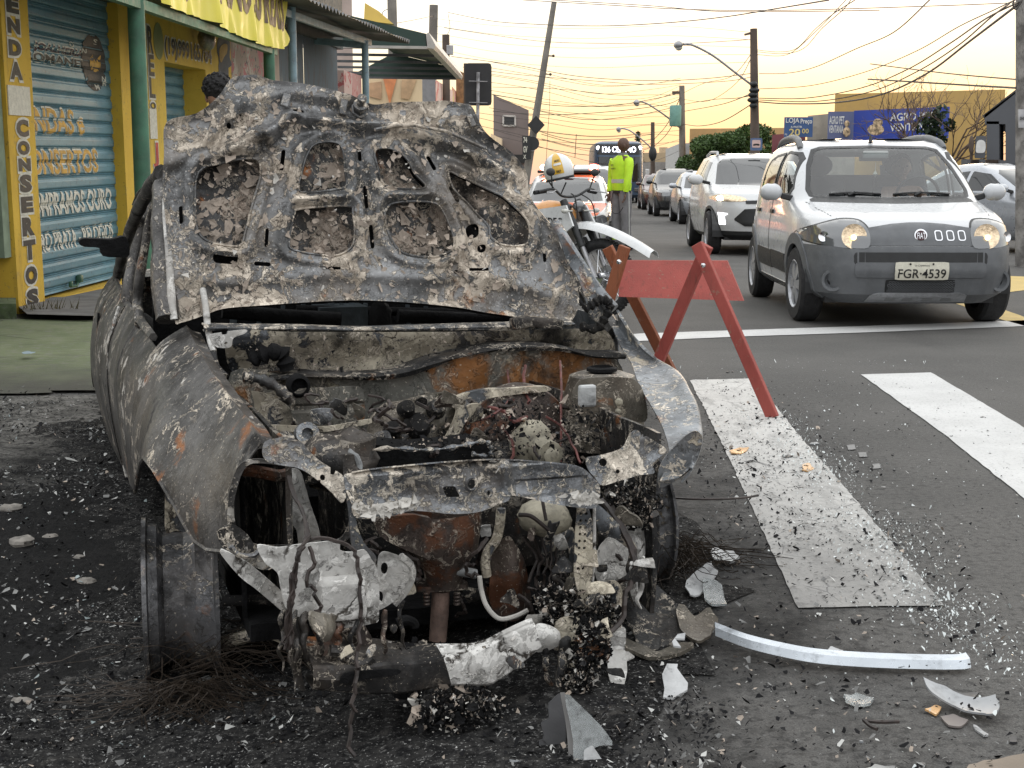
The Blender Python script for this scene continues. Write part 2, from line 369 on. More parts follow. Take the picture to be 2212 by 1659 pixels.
M['iron']=burnt('rusty cast iron',ash=.68,rust=.50,soot=.57,steel=((.05,.04,.036),(.10,.08,.07)),rustc=(.10,.042,.022),s=1.3)
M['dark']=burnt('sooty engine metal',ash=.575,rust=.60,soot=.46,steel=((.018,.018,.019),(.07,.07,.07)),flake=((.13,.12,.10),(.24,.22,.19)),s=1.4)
M['right']=burnt('blued fender steel',ash=.58,rust=.60,soot=.60,steel=((.10,.11,.12),(.27,.285,.30)),flake=((.30,.27,.20),(.45,.40,.32)),s=.8,met=.5,crk=50)
M['soot']=plain('soot and shade black',(.009,.009,.0095),.85,0,.5,20,.6,80,Specular_IOR_Level=.12)  # soot on burnt parts; on the hood backing it stands in for shade
M['wire']=plain('burnt wire',(.028,.02,.017),.6,0,.5,30)
M['rimsteel']=burnt('burnt wheel steel',ash=.62,rust=.60,soot=.50,steel=((.045,.047,.05),(.15,.15,.155)),flake=((.14,.11,.07),(.2,.16,.11)),s=.9,met=.4)
M['tyrewire']=plain('tyre cord wire',(.030,.021,.014),.6,.3,.5,30)
M['beige']=plain('beige baked alloy',(.30,.275,.21),.7,0,.3,14,.4,50,dirt=((.05,.045,.04),.8))
M['alloy']=plain('melted pale alloy',(.34,.35,.35),.55,.2,.3,10,.5,40,dirt=((.06,.06,.06),.7))
M['glass_shard']=plain('clear plastic shard',(.62,.65,.65),.18,0,.15,14,.5,40,dirt=((.12,.12,.12),.7),Transmission_Weight=.75,IOR=1.3)
# ------------------------------------------------------------------ ground
def gz(x,y):
    """the broken strip by the kerb dips below the carriageway under the wreck's near corner"""
    x=np.asarray(x,float);y=np.asarray(y,float)
    return -.155*np.exp(-((np.maximum(x+1.0,0)/.95)**2+(np.maximum(-1.0-x,0)/1.6)**2+((y-3.0)/1.25)**2))
def asphalt():
    n=NT('worn asphalt with fire soot');c=n.mix(n.map(n.noise(1.1,6,.6),.3,.7),(.068,.066,.063),(.100,.096,.091))
    g=n.noise(260,2,.5);c=n.mix(n.map(g,.35,.75,0,.6),c,(.15,.147,.14));c=n.mix(n.map(n.noise(330,2,.5),.56,.62,0,.55),c,(.025,.025,.025))
    st=n.noise(.55,5,.6,vec=n.scaled(1.6,.25,1));c=n.mix(n.map(st,.5,.68,0,.45),c,(.045,.044,.043))
    # char and soot spread round the burnt car
    sx=n.new('ShaderNodeSeparateXYZ');n.L(n.coord(),sx.inputs[0])
    ex=n.math('DIVIDE',n.math('ADD',sx.outputs[0],.75),1.55);ey=n.math('DIVIDE',n.math('SUBTRACT',sx.outputs[1],4.1),3.0)
    ey2=n.math('DIVIDE',n.math('SUBTRACT',sx.outputs[1],3.0),.95)
    r=n.math('SQRT',n.math('ADD',n.math('MULTIPLY',ex,ex),n.math('MULTIPLY',ey,ey)))
    r=n.math('ADD',r,n.math('MULTIPLY',n.math('SUBTRACT',n.noise(2.1,7,.66),.5),1.1))
    so=n.map(r,.72,1.12,1.0,0.0);c=n.mix(n.math('MULTIPLY',so,.93),c,(.010,.010,.0105))
    r2=n.map(r,1.0,2.0,.55,0.0);sp=n.map(n.noise(38,6,.7),.50,.60);c=n.mix(n.math('MULTIPLY',r2,sp),c,(.014,.014,.014))
    nb=n.bump(n.noise(230,3,.6),.5,.004);nb=n.bump(n.noise(24,6,.7),.25,.012,nb)
    return n.done(c,n.map(n.noise(60,4),.3,.7,.7,.9),0,nb,Specular_IOR_Level=.18)
def broken():
    n=NT('scorched broken concrete');c=n.mix(n.map(n.noise(5,7,.65),.35,.65),(.10,.097,.09),(.23,.222,.205));c=n.mix(n.map(n.noise(60,6,.7),.45,.62,0,.8),c,(.03,.03,.03))
    sx=n.new('ShaderNodeSeparateXYZ');n.L(n.coord(),sx.inputs[0])
    ex=n.math('DIVIDE',n.math('ADD',sx.outputs[0],.9),1.4);ey=n.math('DIVIDE',n.math('SUBTRACT',sx.outputs[1],4.0),2.0)
    r=n.math('SQRT',n.math('ADD',n.math('MULTIPLY',ex,ex),n.math('MULTIPLY',ey,ey)));r=n.math('ADD',r,n.math('MULTIPLY',n.math('SUBTRACT',n.noise(2.6,7,.68),.5),1.3))
    c=n.mix(n.map(r,.55,1.2,.95,0.),c,(.010,.010,.0105));c=n.mix(n.map(n.noise(26,7,.7),.53,.6,0,.75),c,(.012,.012,.012))
    nb=n.bump(n.noise(45,8,.7),.9,.02);return n.done(c,.9,0,nb,Specular_IOR_Level=.12)
def greenpave():
    n=NT('faded green pavement paint');c=n.mix(n.map(n.noise(2.4,7,.65),.3,.7),(.135,.165,.09),(.20,.225,.13));c=n.mix(n.map(n.noise(19,7,.68),.5,.66,0,.7),c,(.22,.215,.185))
    c=n.mix(n.map(n.noise(4.1,6,.7,vec=n.scaled(.5,2,1)),.54,.68,0,.6),c,(.09,.095,.07))
    sx=n.new('ShaderNodeSeparateXYZ');n.L(n.coord(),sx.inputs[0]);k=n.math('ADD',sx.outputs[1],n.math('MULTIPLY',n.math('SUBTRACT',n.noise(3,6,.65),.5),1.4))
    c=n.mix(n.map(k,6.5,8.5,.95,0.),c,(.055,.052,.046));ck=n.map(n.voro(.55),.0,.006);ck2=n.math('SUBTRACT',1.0,ck);c=n.mix(n.math('MULTIPLY',ck2,n.map(n.noise(1.1,4),.42,.55)),c,(.05,.05,.04));c=n.mix(n.map(n.noise(8,8,.75),.56,.66,0,.55),c,(.10,.105,.085));return n.done(c,.85,0,n.bump(n.noise(70,6,.65),.35,.008),Specular_IOR_Level=.25)
xs=np.concatenate([np.linspace(-90,-8,12),np.linspace(-6,6,97),np.linspace(8,90,12)]);ys=np.concatenate([np.linspace(-12,.5,5),np.linspace(.8,9,67),np.linspace(10,40,13),np.linspace(50,700,14)])
X,Y_=np.meshgrid(xs,ys,indexing='ij')
def bumpy(x,y,amp): return amp*(wobble(201,3.1)(np.stack([x,y],-1))+.6*wobble(202,9)(np.stack([x,y],-1)))
Z=gz(X,Y_)
tag(MB().grid(np.stack([X,Y_,Z],2)).build('road',asphalt(),None,60),kind='structure')
def ground_patch(name,out,mat,lift,res,amp=0,smo=3,kind='structure'):
    o=sm(out,smo) if smo>1 else np.array(out,float)
    if kind=='structure' and ('stripe' in name or 'line' in name):
        rj=np.random.RandomState(int(abs(o[0][0]*97)+len(o)));o=np.concatenate([a+(b_-a)*np.linspace(0,1,max(2,int(np.linalg.norm(b_-a)/.035)))[:-1,None] for a,b_ in zip(o,np.roll(o,-1,0))]);o=o+rj.normal(0,.0018,o.shape)
    fn=lambda u,v,h:np.stack([u,v,gz(u,v)+lift+h],-1)
    def hh(P,S): return (np.abs(wobble(203,11)(P))+.7*np.abs(wobble(204,29)(P)))*amp*np.clip(-S/.15,0,1) if amp else P[:,0]*0
    return tag(panel(fn,o,[],res,0,hh).build(name,mat,None,60),kind=kind)
ground_patch('driveway',[(-.45,1.2),(-.35,2.2),(-.3,3.2),(-.45,4.4),(-.9,5.6),(-1.35,6.55),(-2.2,6.6),(-3.2,6.55),(-4.6,6.6),(-5,4),(-4.5,1.2),(-2,1.0)],broken(),.005,.05,.012)
g_=lambda *p:[tuple(G(*q)[:2]) for q in p]
SWA=math.radians(3.83);SD=np.array([math.sin(SWA),math.cos(SWA),0.]);SN=np.array([math.cos(SWA),-math.sin(SWA),0.])   # along the street, and from the shop front out to the street
pv=g_((-60,858),(40,856),(120,852),(200,850),(262,852));pv=[(x,y+.10*math.sin(3.1*i)) for i,(x,y) in enumerate(sm(pv,5,False))]
ground_patch('pavement',pv+[(-1.0,6.9),(-.9,9),(.2,26),(1.4,60),(-1.6,60),(-3.2,26),(-4.05,13.2)]+g_((205,698),(60,694),(-60,690)),greenpave(),.016,.12,0,1)
ground_patch('shop_step',g_((60,696),(205,700))+[(-2.9,12.6),(-3.2,14.5)]+g_((235,600),(225,618),(97,662),(40,678)),plain('grey cement step',(.16,.155,.15),.85,0,.25,5,.4,50,dirt=((.07,.07,.07),.6)),.06,.1,0,1)
# painted markings
def paint(name,wear=.5,col=(.54,.53,.505),under=(.13,.13,.13),sootx=True):
    n=NT(name);c=n.mix(n.map(n.noise(3,6,.6),.3,.7),tuple(q*.86 for q in col),col);f=n.noise(55,7,.7,vec=n.scaled(1.5,.8,1))
    c=n.mix(n.map(f,.53,.62,0,wear),c,under);c=n.mix(n.map(n.noise(150,3,.6),.6,.66,0,wear),c,(.2,.2,.19))
    if sootx:
        sx=n.new('ShaderNodeSeparateXYZ');n.L(n.coord(),sx.inputs[0]);k=n.math('ADD',sx.outputs[1],n.math('MULTIPLY',n.math('SUBTRACT',n.noise(4,7,.7),.5),3.2))
        k2=n.math('ADD',k,n.math('MULTIPLY',sx.outputs[0],.7))
        c=n.mix(n.map(k2,3.2,6.8,.72,0.),c,(.085,.084,.083));c=n.mix(n.math('MULTIPLY',n.map(n.noise(5,6,.7,vec=n.scaled(2.2,.6,1)),.50,.62),.45),c,(.16,.158,.152));vc=n.math('SUBTRACT',1.0,n.map(n.voro(7),.0,.02));c=n.mix(n.math('MULTIPLY',vc,n.map(n.noise(3,4),.48,.6)),c,(.10,.10,.10));g=n.noise(15,8,.75);c=n.mix(n.math('MULTIPLY',n.map(k2,3.6,6.0,.5,0.),n.map(g,.52,.64)),c,(.06,.06,.06))
    return n.done(c,.7,0,n.bump(n.noise(160,3,.6),.3,.003))
PW=paint('worn white road paint',.35);PW2=paint('white road paint',.25,(.55,.55,.54),sootx=False);PY=paint('faded yellow road paint',.35,(.55,.40,.13),sootx=False)
ground_patch('crosswalk_stripe',g_((1490,822),(1630,819),(1720,935),(1838,1070),(2040,1310),(1722,1311),(1640,1130),(1560,960)),PW,.004,.04,0,1)
ground_patch('crosswalk_stripe',g_((1860,810),(2012,806),(2212,925),(2330,1000),(2420,1290),(2212,1078),(2040,940)),PW2,.004,.08,0,1)
ground_patch('stop_line',g_((1368,722),(1600,714),(1850,706),(2260,691),(2275,703),(1900,718),(1600,728),(1375,738)),PW2,.004,.08,0,1)
ground_patch('yellow_line',g_((1980,640),(2070,634),(2140,660),(2260,702),(2260,718),(2160,690),(2060,655)),PY,.004,.08,0,1)
ground_patch('yellow_line',g_((2100,628),(2160,596),(2260,600),(2260,622),(2160,634)),PY,.004,.08,0,1)

# bed of char and ash burnt onto the ground round the wreck
def ashbed_mat():
    n=NT('char and ash bed');f=n.noise(30,8,.72);c=n.mix(n.map(f,.40,.62),(.007,.007,.0075),(.030,.029,.028));c=n.mix(n.map(n.noise(70,5,.7),.57,.63,0,.8),c,(.12,.118,.113));c=n.mix(n.map(n.noise(150,3,.6),.635,.67,0,.8),c,(.34,.335,.32));c=n.mix(n.map(n.noise(9,6,.7),.58,.68,0,.6),c,(.075,.07,.064))
    return n.done(c,.92,0,n.bump(n.noise(90,6,.7),.8,.01),Specular_IOR_Level=.12)
_b1=wobble(211,14,20);_b2=wobble(212,37,24);_b3=wobble(213,88,28)
bo=np.array(sm([(-1.25,1.35),(-.6,1.3),(.0,1.4),(.16,1.9),(.25,2.4),(.40,2.9),(.52,3.4),(.52,4.0),(.35,4.6),(-.2,5.2),(-1.2,5.9),(-1.75,6.2),(-2.1,5.7),(-1.75,4.8),(-1.35,4.2),(-1.25,3.6),(-1.42,3.0),(-1.5,2.4),(-1.45,1.8)],5))
bo=bo+np.random.RandomState(4).normal(0,.045,bo.shape)
def bed_h(P,S):
    P3=np.concatenate([P,np.zeros((len(P),1))],1);k=1.0*np.clip(-S/.5,0,1)**.7;v=.016*np.abs(_b1(P3))*2.2+.011*np.abs(_b2(P3))*2.4+.007*np.abs(_b3(P3))*2.4;return v*k-.004*(1-k)
tag(panel(lambda u,v,h:np.stack([u,v,gz(u,v)+.008+h],-1),bo,[],.0135,0,bed_h,jit=.35,seed=3).build('ash_bed',ashbed_mat(),None,None),'black char and grey ash burnt onto the ground under and before the wreck','ash',kind='stuff')
# ------------------------------------------------------------------ the burnt car
YAW=math.radians(18.5);O3=np.array([-.18,3.43,0.]);REAR=np.array([-math.sin(YAW),math.cos(YAW),0.]);LAT=np.array([math.cos(YAW),math.sin(YAW),0.]);UP=np.array([0,0,1.])
wreck=empty('wrecked_car',(-.6,4.6,0),0,'burnt-out grey car wreck with its hood standing open','wrecked car')
def Cc(a,b,z): return O3+a*REAR+b*LAT+np.array([0,0,z])
def FA(a,z=.4,tilt=0.,skew=0.):
    """plane across the car at station a; tilt leans its top to the rear, skew turns its right end to the rear"""
    t=math.radians(tilt);k=math.radians(skew);ex=LAT*math.cos(k)+REAR*math.sin(k)
    return Frame(Cc(a,0,z),ex,UP*math.cos(t)+REAR*math.sin(t))
def Wp(px,py,a):
    F=FA(a);return F.P(*F.uv(px,py))
def wl(pts): return np.array([Wp(*p) for p in pts])
def up_lattice(L,k):
    """Catmull-Rom a lattice of 3-D points along both axes"""
    A=np.array(L,float);B=np.stack([sm(A[i],k,False) for i in range(len(A))]);return np.stack([sm(B[:,j],k,False) for j in range(B.shape[1])],1)
def dent(A,seed,sc,amp,d=None):
    N=np.cross(np.gradient(A,axis=0),np.gradient(A,axis=1));N/=np.linalg.norm(N,axis=2)[...,None]+1e-12
    return A+N*(wobble(seed,sc)(A)*amp)[...,None]
def sheet(name,a,out,mat,holes=(),res=.008,th=.004,amp=.004,sc=18,tilt=0,skew=0,z=.4,smooth=40,h=None,rim=0,seed=1,parent=None,off=0,sub=4,smo=True):
    F=FA(a,z,tilt,skew);o=F.uvs(out);o=sm(o,sub) if smo else np.array(o)
    hs=[np.array(F.uvs(q)) for q in holes];wb=wobble(seed,sc);wb2=wobble(seed+9,sc*3.1)
    def hh(P,S):
        r=off+wb(P)*amp*2+wb2(P)*amp*.6
        if rim: r=r+rim*np.exp(-(np.abs(S)/.010)**2)
        if h is not None: r=r+h(P,F)
        return r
    mb=panel(F.P,o,hs,res,th,hh)
    return mb.build(name,mat,parent or wreck,smooth,world=True)
def px_circle(cx,cy,r,ry=None,n=16): return circ((cx,cy),r,n,ry)
# ---- hood: inner stamping with its windows and slots, outer skin behind it, flakes, latch
HF=FA(.47,.63,12);mm=3.95/FPX
def q1(*p): return [(x/2,y/2) for x,y in p]
hood_out=[(390,697),(378,690),(366,560),(358,470),(352,400),(355,330),(360,262),(425,245),(470,210),(500,168),(528,161),(556,160),(590,172),(640,177),(690,187),(760,208),(805,226),(850,222),(930,221),(960,219),(1000,226),(1016,232),(1040,280),(1070,308),(1106,332),(1137,370),(1144,425),(1182,475),(1221,525),(1246,590),(1257,645),(1240,690),(1200,692),(1140,690),(1106,684),(1050,676),(980,664),(900,656),(820,651),(750,650),(650,655),(550,662),(480,668),(440,682)]
F_=lambda *p:[(777.6+x*.23436,172.8+y*.23436) for x,y in p]
hA=sm(q1((860,740),(960,700),(1080,680),(1120,700),(1125,760),(1100,850),(1060,1000),(1040,1060),(980,1060),(900,1040),(855,990),(845,880)),4)
hB=sm(q1((1330,660),(1370,620),(1450,615),(1480,650),(1490,740),(1495,800),(1460,817),(1297,832),(1300,760)),4)
hC=sm(q1((1620,650),(1680,640),(1750,680),(1790,750),(1838,808),(1760,820),(1660,800),(1630,720)),4)
hD=sm(q1((1270,930),(1300,902),(1500,890),(1525,920),(1530,1040),(1490,1090),(1420,1105),(1270,1080),(1250,1040)),4)
hE=sm(q1((1670,900),(1720,875),(1860,875),(1910,910),(1960,1030),(1950,1080),(1880,1110),(1760,1100),(1700,1050),(1665,960)),4)
hFp=sm(F_((820,850),(900,880),(1050,950),(1200,1020),(1320,1080),(1400,1150),(1480,1220),(1550,1300),(1570,1400),(1550,1500),(1450,1530),(1300,1520),(1200,1450),(1180,1350),(1090,1260),(1000,1150),(900,1050),(840,950)),3)
def slot(cx,cy,w_,h_,ang=0):
    R=rrect(-w_/2,-h_/2,w_/2,h_/2,min(w_,h_)*.45,4);t=math.radians(ang);return R@np.array([[math.cos(t),math.sin(t)],[-math.sin(t),math.cos(t)]])+np.array([cx,cy])
slots=[slot(611,345,9,47,7),slot(577,512,8,42,4),slot(392,462,8,40,-2),slot(791,425,9,50,-5),slot(804,510,9,52,-6),slot(932,352,9,36,-28),slot(980,420,11,40,-27),slot(487,557,54,25,5),slot(567,570,37,9,3),slot(717,580,36,6,2),slot(1035,582,46,7,-2),slot(777,330,8,36,-4),slot(1020,500,25,30,-10),slot(1161,470,9,32,-30),slot(1180,555,8,20,-5),slot(1040,537,17,17),slot(518,250,7,7),slot(494,272,11,12),slot(985,588,12,9),slot(1124,494,6,6),slot(545,470,6,6),slot(468,290,5,5),slot(644,241,26,8,2)]
big=[hA,hB,hC,hD,hE,hFp]
HUV=[np.array(HF.uvs(q)) for q in big];SUV=[np.array(HF.uvs(q)) for q in slots];HO=sm(HF.uvs(hood_out),4)
ridge=sm(HF.uvs(q1((1000,640),(1180,560),(1260,500),(1330,520),(1500,535),(1700,550),(1900,610),(2030,660),(2200,760))),6,False)
fold=sm(HF.uvs(q1((740,700),(900,600),(1000,500),(1080,430),(1300,400),(1500,430))),6,False)
lowr=sm(HF.uvs([(400,600),(500,610),(700,592),(900,600),(1050,600),(1200,640)]),6,False)
ribs=[sm(HF.uvs(q1(*r)),4,False) for r in [((1190,560),(1180,900),(1150,1100)),((1250,640),(1220,900),(1200,1120)),((1560,600),(1590,860),(1620,1120)),((1900,700),(2000,950),(2080,1150))]]
def dline(P,Ln):
    b=np.full(len(P),9.)
    for a,c in zip(Ln[:-1],Ln[1:]):
        d=c-a;t=np.clip(((P-a)@d)/(d@d+1e-12),0,1);b=np.minimum(b,np.linalg.norm(P-(a+t[:,None]*d),axis=1))
    return b
wbh=wobble(3,7);wbh2=wobble(4,26);wbh3=wobble(5,70)
def hood_h(P,S):
    h=wbh(P)*.010+wbh2(P)*.0035+wbh3(P)*.0016
    for H in HUV:
        d,_=sdf(P,H);h+=.014*np.exp(-((d-.022)/.013)**2)
    h+=.024*np.exp(-(dline(P,ridge)/.016)**2)-.012*np.exp(-((dline(P,ridge)-.04)/.02)**2)
    h+=.014*np.exp(-(dline(P,fold)/.02)**2)+.012*np.exp(-(dline(P,lowr)/.02)**2)
    for r in ribs: h+=-.008*np.exp(-(dline(P,r)/.018)**2)
    d,_=sdf(P,HO);h+=.012*np.exp(-(d/.010)**2)
    # left shoulder bends back, right wing curls back like the crown of the hood
    u,v=P[:,0],P[:,1];h-= .30*np.maximum(u-.32,0)**1.5+.22*np.maximum(-u-.42,0)**1.4
    h-=.25*np.maximum(v-.62,0)
    return h
def hood_skin_h(P,S): return hood_h(P,S*0+1)*.55-.050+wobble(12,40)(P)*.003+wobble(13,95)(P)*.0016-.3*0
panel(HF.P,HO,HUV+SUV,.0058,.0035,hood_h).build('hood_inner_panel',M['hood'],wreck,50,world=True)
panel(HF.P,HO*np.array([.985,.985])+np.array([0,.006]),[],.009,.003,lambda P,S:hood_skin_h(P,S)-.014).build('hood_skin',M['soot'],wreck,50,world=True)  # coloured black to paint in the shade seen through the narrow slots
for q in big: panel(HF.P,sm(HF.uvs(np.mean(q,0)+(np.array(q)-np.mean(q,0))*1.18),1),[],.0075,.003,hood_skin_h).build('skin_patch',M['skin'],wreck,50,world=True)
def flakes(name,fr,outl,n,mat,size,hfn,seed,curl=1.,world_parent=wreck):
    r=np.random.RandomState(seed);lo=outl.min(0);hi=outl.max(0);V=[];Fs=[];P=r.uniform(lo,hi,(n*3,2));S,_=sdf(P,outl);P=P[S<-.006][:n];H=hfn(P,P[:,0]*0+1)
    mb=MB()
    for (u,v),h in zip(P,H):
        s=size*r.lognormal(0,.5);k=r.randint(5,8);t=np.sort(r.uniform(0,6.28,k));rad=s*r.uniform(.45,1.1,k);ex=r.uniform(.6,1.8)
        a=r.uniform(0,6.28);x=np.cos(t)*rad*ex;y=np.sin(t)*rad;uu=u+x*math.cos(a)-y*math.sin(a);vv=v+x*math.sin(a)+y*math.cos(a)
        lift=h+.002+curl*s*r.uniform(0,.9)*(np.clip(np.sin(t+r.uniform(0,6.28)),0,1))
        A=fr.P(uu,vv,lift);c=fr.P(np.array([u]),np.array([v]),np.array([h+.0025]))
        mb.add(np.concatenate([c,A]),[(0,1+i,1+(i+1)%k) for i in range(k)])
    o=mb.build(name,mat,world_parent,None,world=True);o['kind']='stuff';return o
M['flk']=plain('curled paint flake',(.34,.285,.235),.85,0,.35,9,.3,60,dirt=((.05,.045,.04),.7))
M['flkw']=plain('pale ash flake',(.52,.50,.46),.85,0,.25,9)
for q in HUV:
    b=MB();b.tube(HF.P(q[:,0],q[:,1],hood_h(q,None)+.001),.0036,6,closed=True);b.build('cutout_rim',M['hood'],wreck,60,world=True)
flakes('paint_flakes',HF,HO,620,M['flk'],.0060,hood_h,21)
for H,s,nn in zip(HUV,range(6),(60,40,16,70,90,30)): 
    pass
flakes('skin_flakes',HF,np.concatenate([HUV[0]]),60,M['flk'],.0085,hood_skin_h,31,.8)
flakes('skin_flakes',HF,HUV[3],60,M['flk'],.0075,hood_skin_h,32,.8)
flakes('skin_flakes',HF,HUV[4],120,M['flk'],.0075,hood_skin_h,33,.9)
flakes('skin_flakes',HF,HUV[1],34,M['flk'],.0075,hood_skin_h,34,.8)
flakes('ash_flakes',HF,HO,90,M['flkw'],.0052,hood_h,35,1.2)
b=MB();hp=HF.P(*HF.uv(775,240),.0);n=HF.n
b.lathe([(.016,0),(.016,.02),(.02,.022),(.02,.03),(.012,.032),(.012,.052),(.014,.054),(.013,.06),(.004,.062)],hp,n+UP*.5,16)
b.tube([hp+n*(.012+.014*k/14)+.024*(math.cos(k*.9)*LAT+math.sin(k*.9)*HF.ey) for k in range(15)],.0025,6)
b.build('hood_latch',M['hood'],wreck,40,world=True)
b=MB();b.tube([HF.P(*HF.uv(x,y),h) for x,y,h in((805,284,.02),(850,276,.03),(890,276,.03),(960,290,.03),(1040,325,.03))],.005,8);b.build('hood_stay_rod',M['hood'],wreck,40,world=True)
for pts,wd in (([(620,205),(612,232)],.022),([(743,215),(738,250)],.02),([(970,240),(945,275)],.018),([(1010,250),(1022,275)],.018),([(868,240),(865,270)],.02)):
    b=MB();b.bar(HF.P(*HF.uv(*pts[0]),.008),HF.P(*HF.uv(*pts[1]),.008),wd,.014,n,bev=.003);b.build('hood_bracket',M['hood'],wreck,None,world=True)
# ---- left flank: front wing, doors, shoulder line (stations from the nose to the tail; each from the top edge down)
fen=[[(565,957,-.5),(528,1012,-.5),(510,1060,-.5),(502,1110,-.5),(498,1150,-.5),(499,1192,-.5)],
[(538,908,-.37),(505,962,-.37),(475,1030,-.37),(452,1085,-.37),(437,1130,-.37),(428,1178,-.36)],
[(500,862,-.2),(458,920,-.2),(418,978,-.2),(392,1020,-.2),(378,1050,-.2),(371,1078,-.2)],
[(458,803,0),(405,855,0),(360,910,0),(335,950,0),(322,972,0),(314,990,0)],
[(430,757,.25),(372,795,.25),(334,848,.25),(312,905,.25),(303,960,.25),(300,1030,.27)],
[(405,705,.5),(340,750,.5),(302,812,.5),(288,880,.5),(284,960,.5),(292,1065,.5)]]
A=up_lattice([[Wp(*p) for p in r] for r in fen],8)
A=dent(A,41,np.array([14,14,14.]),.006);MB().solid(A[:,::-1],.003).build('front_wing',M['fender'],wreck,60,world=True)
# turned lip of the wheel arch and gutter of the bonnet opening
arch=A[:,-1];b=MB();b.tube(arch[::3],.006,6);b.build('wheel_arch_lip',M['fender'],wreck,50,world=True)
b=MB();gt=A[:,0];IN=LAT
L=np.stack([gt,gt+IN*.012-UP*.012,gt+IN*.035-UP*.02,gt+IN*.05-UP*.05]);b.grid(L);b.build('bonnet_gutter',M['fender'],wreck,50,world=True)
door=[[(340,752,.505),(305,812,.505),(291,880,.505),(287,960,.505),(295,1065,.505)],[(307,706,.9),(272,762,.9),(256,832,.9),(264,920,.9),(283,1040,.9)],
[(274,660,1.45),(242,738,1.45),(236,820,1.45),(246,908,1.45),(270,1010,1.45)]]
door2=[[(273,659,1.46),(239,738,1.46),(233,820,1.46),(243,908,1.46),(266,1005,1.46)],[(258,628,1.9),(219,690,1.9),(206,770,1.9),(212,850,1.9),(240,955,1.9)],[(250,604,2.35),(213,650,2.35),(199,735,2.35),(200,805,2.35),(222,900,2.3)]]
tail=[[(250,603,2.36),(212,650,2.36),(198,735,2.36),(199,805,2.36),(204,840,2.36)],[(252,590,2.9),(224,630,2.9),(212,730,2.9),(212,800,2.9),(214,830,2.9)],[(275,580,3.4),(250,620,3.4),(240,700,3.4),(240,770,3.4),(242,800,3.4)]]
for nm,Lt,sd_ in(('front_door',door,51),('rear_door',door2,52),('rear_quarter',tail,53)):
    A2=dent(up_lattice([[Wp(*p) for p in r] for r in Lt],8),sd_,np.array([7,7,7.]),.006);ob=MB().solid(A2[:,::-1],.003).build(nm,M['fender'],wreck,60,world=True)
    if nm=='rear_door': MB().bar(A2[8,10],A2[12,10],.02,.05,UP).build('handle_recess',M['soot'],ob,world=False) if 0 else None
b=MB();b.tube(wl([(258,662,1.47),(248,690,1.47),(240,740,1.47),(236,790,1.47),(238,840,1.47),(246,905,1.47),(262,980,1.47),(274,1030,1.47)]),.006,6);b.build('door_edge',M['white'],wreck,40,world=True)
b=MB();b.tube(wl([(331,728,.55),(315,708,.75),(296,684,1.0),(277,660,1.4),(262,632,1.8),(251,603,2.3)]),[.012,.014,.014,.012,.01,.008],6);b.build('window_sill_strip',M['fender'],wreck,40,world=True)
b=MB();b.bar(Wp(213,676,1.95),Wp(211,722,1.95),.03,.008,LAT);b.build('door_handle_slot',M['soot'],wreck,None,world=True)
# roof edge, pillars and door frames of the left side, roof and the far side
for nm,pts,r in (('roof_rail',[(349,372,.75),(322,410,1.0),(298,455,1.35),(278,505,1.7),(262,560,2.05),(252,603,2.35)],[.022,.022,.022,.02,.02,.018]),
 ('windscreen_pillar',[(352,400,.72),(350,470,.64),(352,540,.58),(356,620,.53),(362,690,.48)],[.03,.03,.032,.034,.036]),
 ('door_frame',[(346,420,.95),(325,470,1.0),(312,540,1.0),(300,610,1.0),(297,660,1.0),(303,700,.9)],[.014,.014,.014,.016,.016,.016]),
 ('centre_pillar',[(332,440,1.5),(313,490,1.5),(296,545,1.5),(284,600,1.48),(279,655,1.47)],[.022,.022,.024,.026,.028]),
 ('door_frame',[(322,450,1.6),(303,500,1.6),(287,550,1.6),(275,600,1.6),(268,640,1.6)],[.012]*5),
 ('rear_pillar',[(300,470,2.3),(285,510,2.3),(270,555,2.3),(262,600,2.3)],[.025]*4),
 ('windscreen_pillar_trim',[(357,430,.6),(362,500,.56),(366,570,.52),(370,640,.48),(376,690,.46)],[.010,.011,.010,.012,.010])):
    b=MB();P=wl(pts);P2=sm(P,5,False);rr=np.interp(np.linspace(0,1,len(P2)),np.linspace(0,1,len(r)),r)
    rr=rr*(1+.18*wobble(61,60)(P2));b.tube(P2,rr,8);b.build(nm,M['fender'] if 'trim' not in nm else M['white'],wreck,60,world=True)
zr=.96
R_=[[Cc(a,bb,zr+.06*(1-(bb/.62)**2)+dz) for bb in(-.58,-.3,0,.3,.58)] for a,dz in((1.05,0),(1.7,.03),(2.3,.02),(2.75,-.04))]
MB().solid(dent(up_lattice(R_,5),66,np.array([5,5,5.]),.02),.003).build('roof',M['fender'],wreck,60,world=True)
for pts in(((.5,.68,.58),(.75,.62,.8),(1.05,.57,.97)),((1.5,.7,.5),(1.5,.6,.97)),((2.75,.55,.93),(3.0,.6,.75),(3.2,.65,.62))):
    b=MB();b.tube([Cc(*p) for p in pts],.03,7);b.build('far_pillar',M['fender'],wreck,50,world=True)
FS=[[Cc(a,.655+.06*math.sin(max(0,min(1,(a)/2.5))*3.14)-.0,z) for z in(.12,.3,.5,.62)] for a in(.48,1.0,1.6,2.2,2.8,3.4)]
MB().solid(dent(up_lattice(FS,5),67,np.array([6,6,6.]),.012),.003).build('far_flank',M['right'],wreck,60,world=True)
B_=[[Cc(a,bb,.60+.03*(1-abs(bb))) for bb in(-.6,-.2,.2,.6)] for a in(2.95,3.2,3.45)]
MB().solid(up_lattice(B_,4),.003).build('boot_lid',M['fender'],wreck,60,world=True)
b=MB();b.box(Cc(3.45,0,.42),(1.2,.04,.4),YAW);b.build('tail_panel',M['fender'],wreck,None,world=True)
b=MB();b.box(Cc(1.7,0,.12),(1.25,2.4,.05),YAW);b.build('floor_pan',M['soot'],wreck,None,world=True)
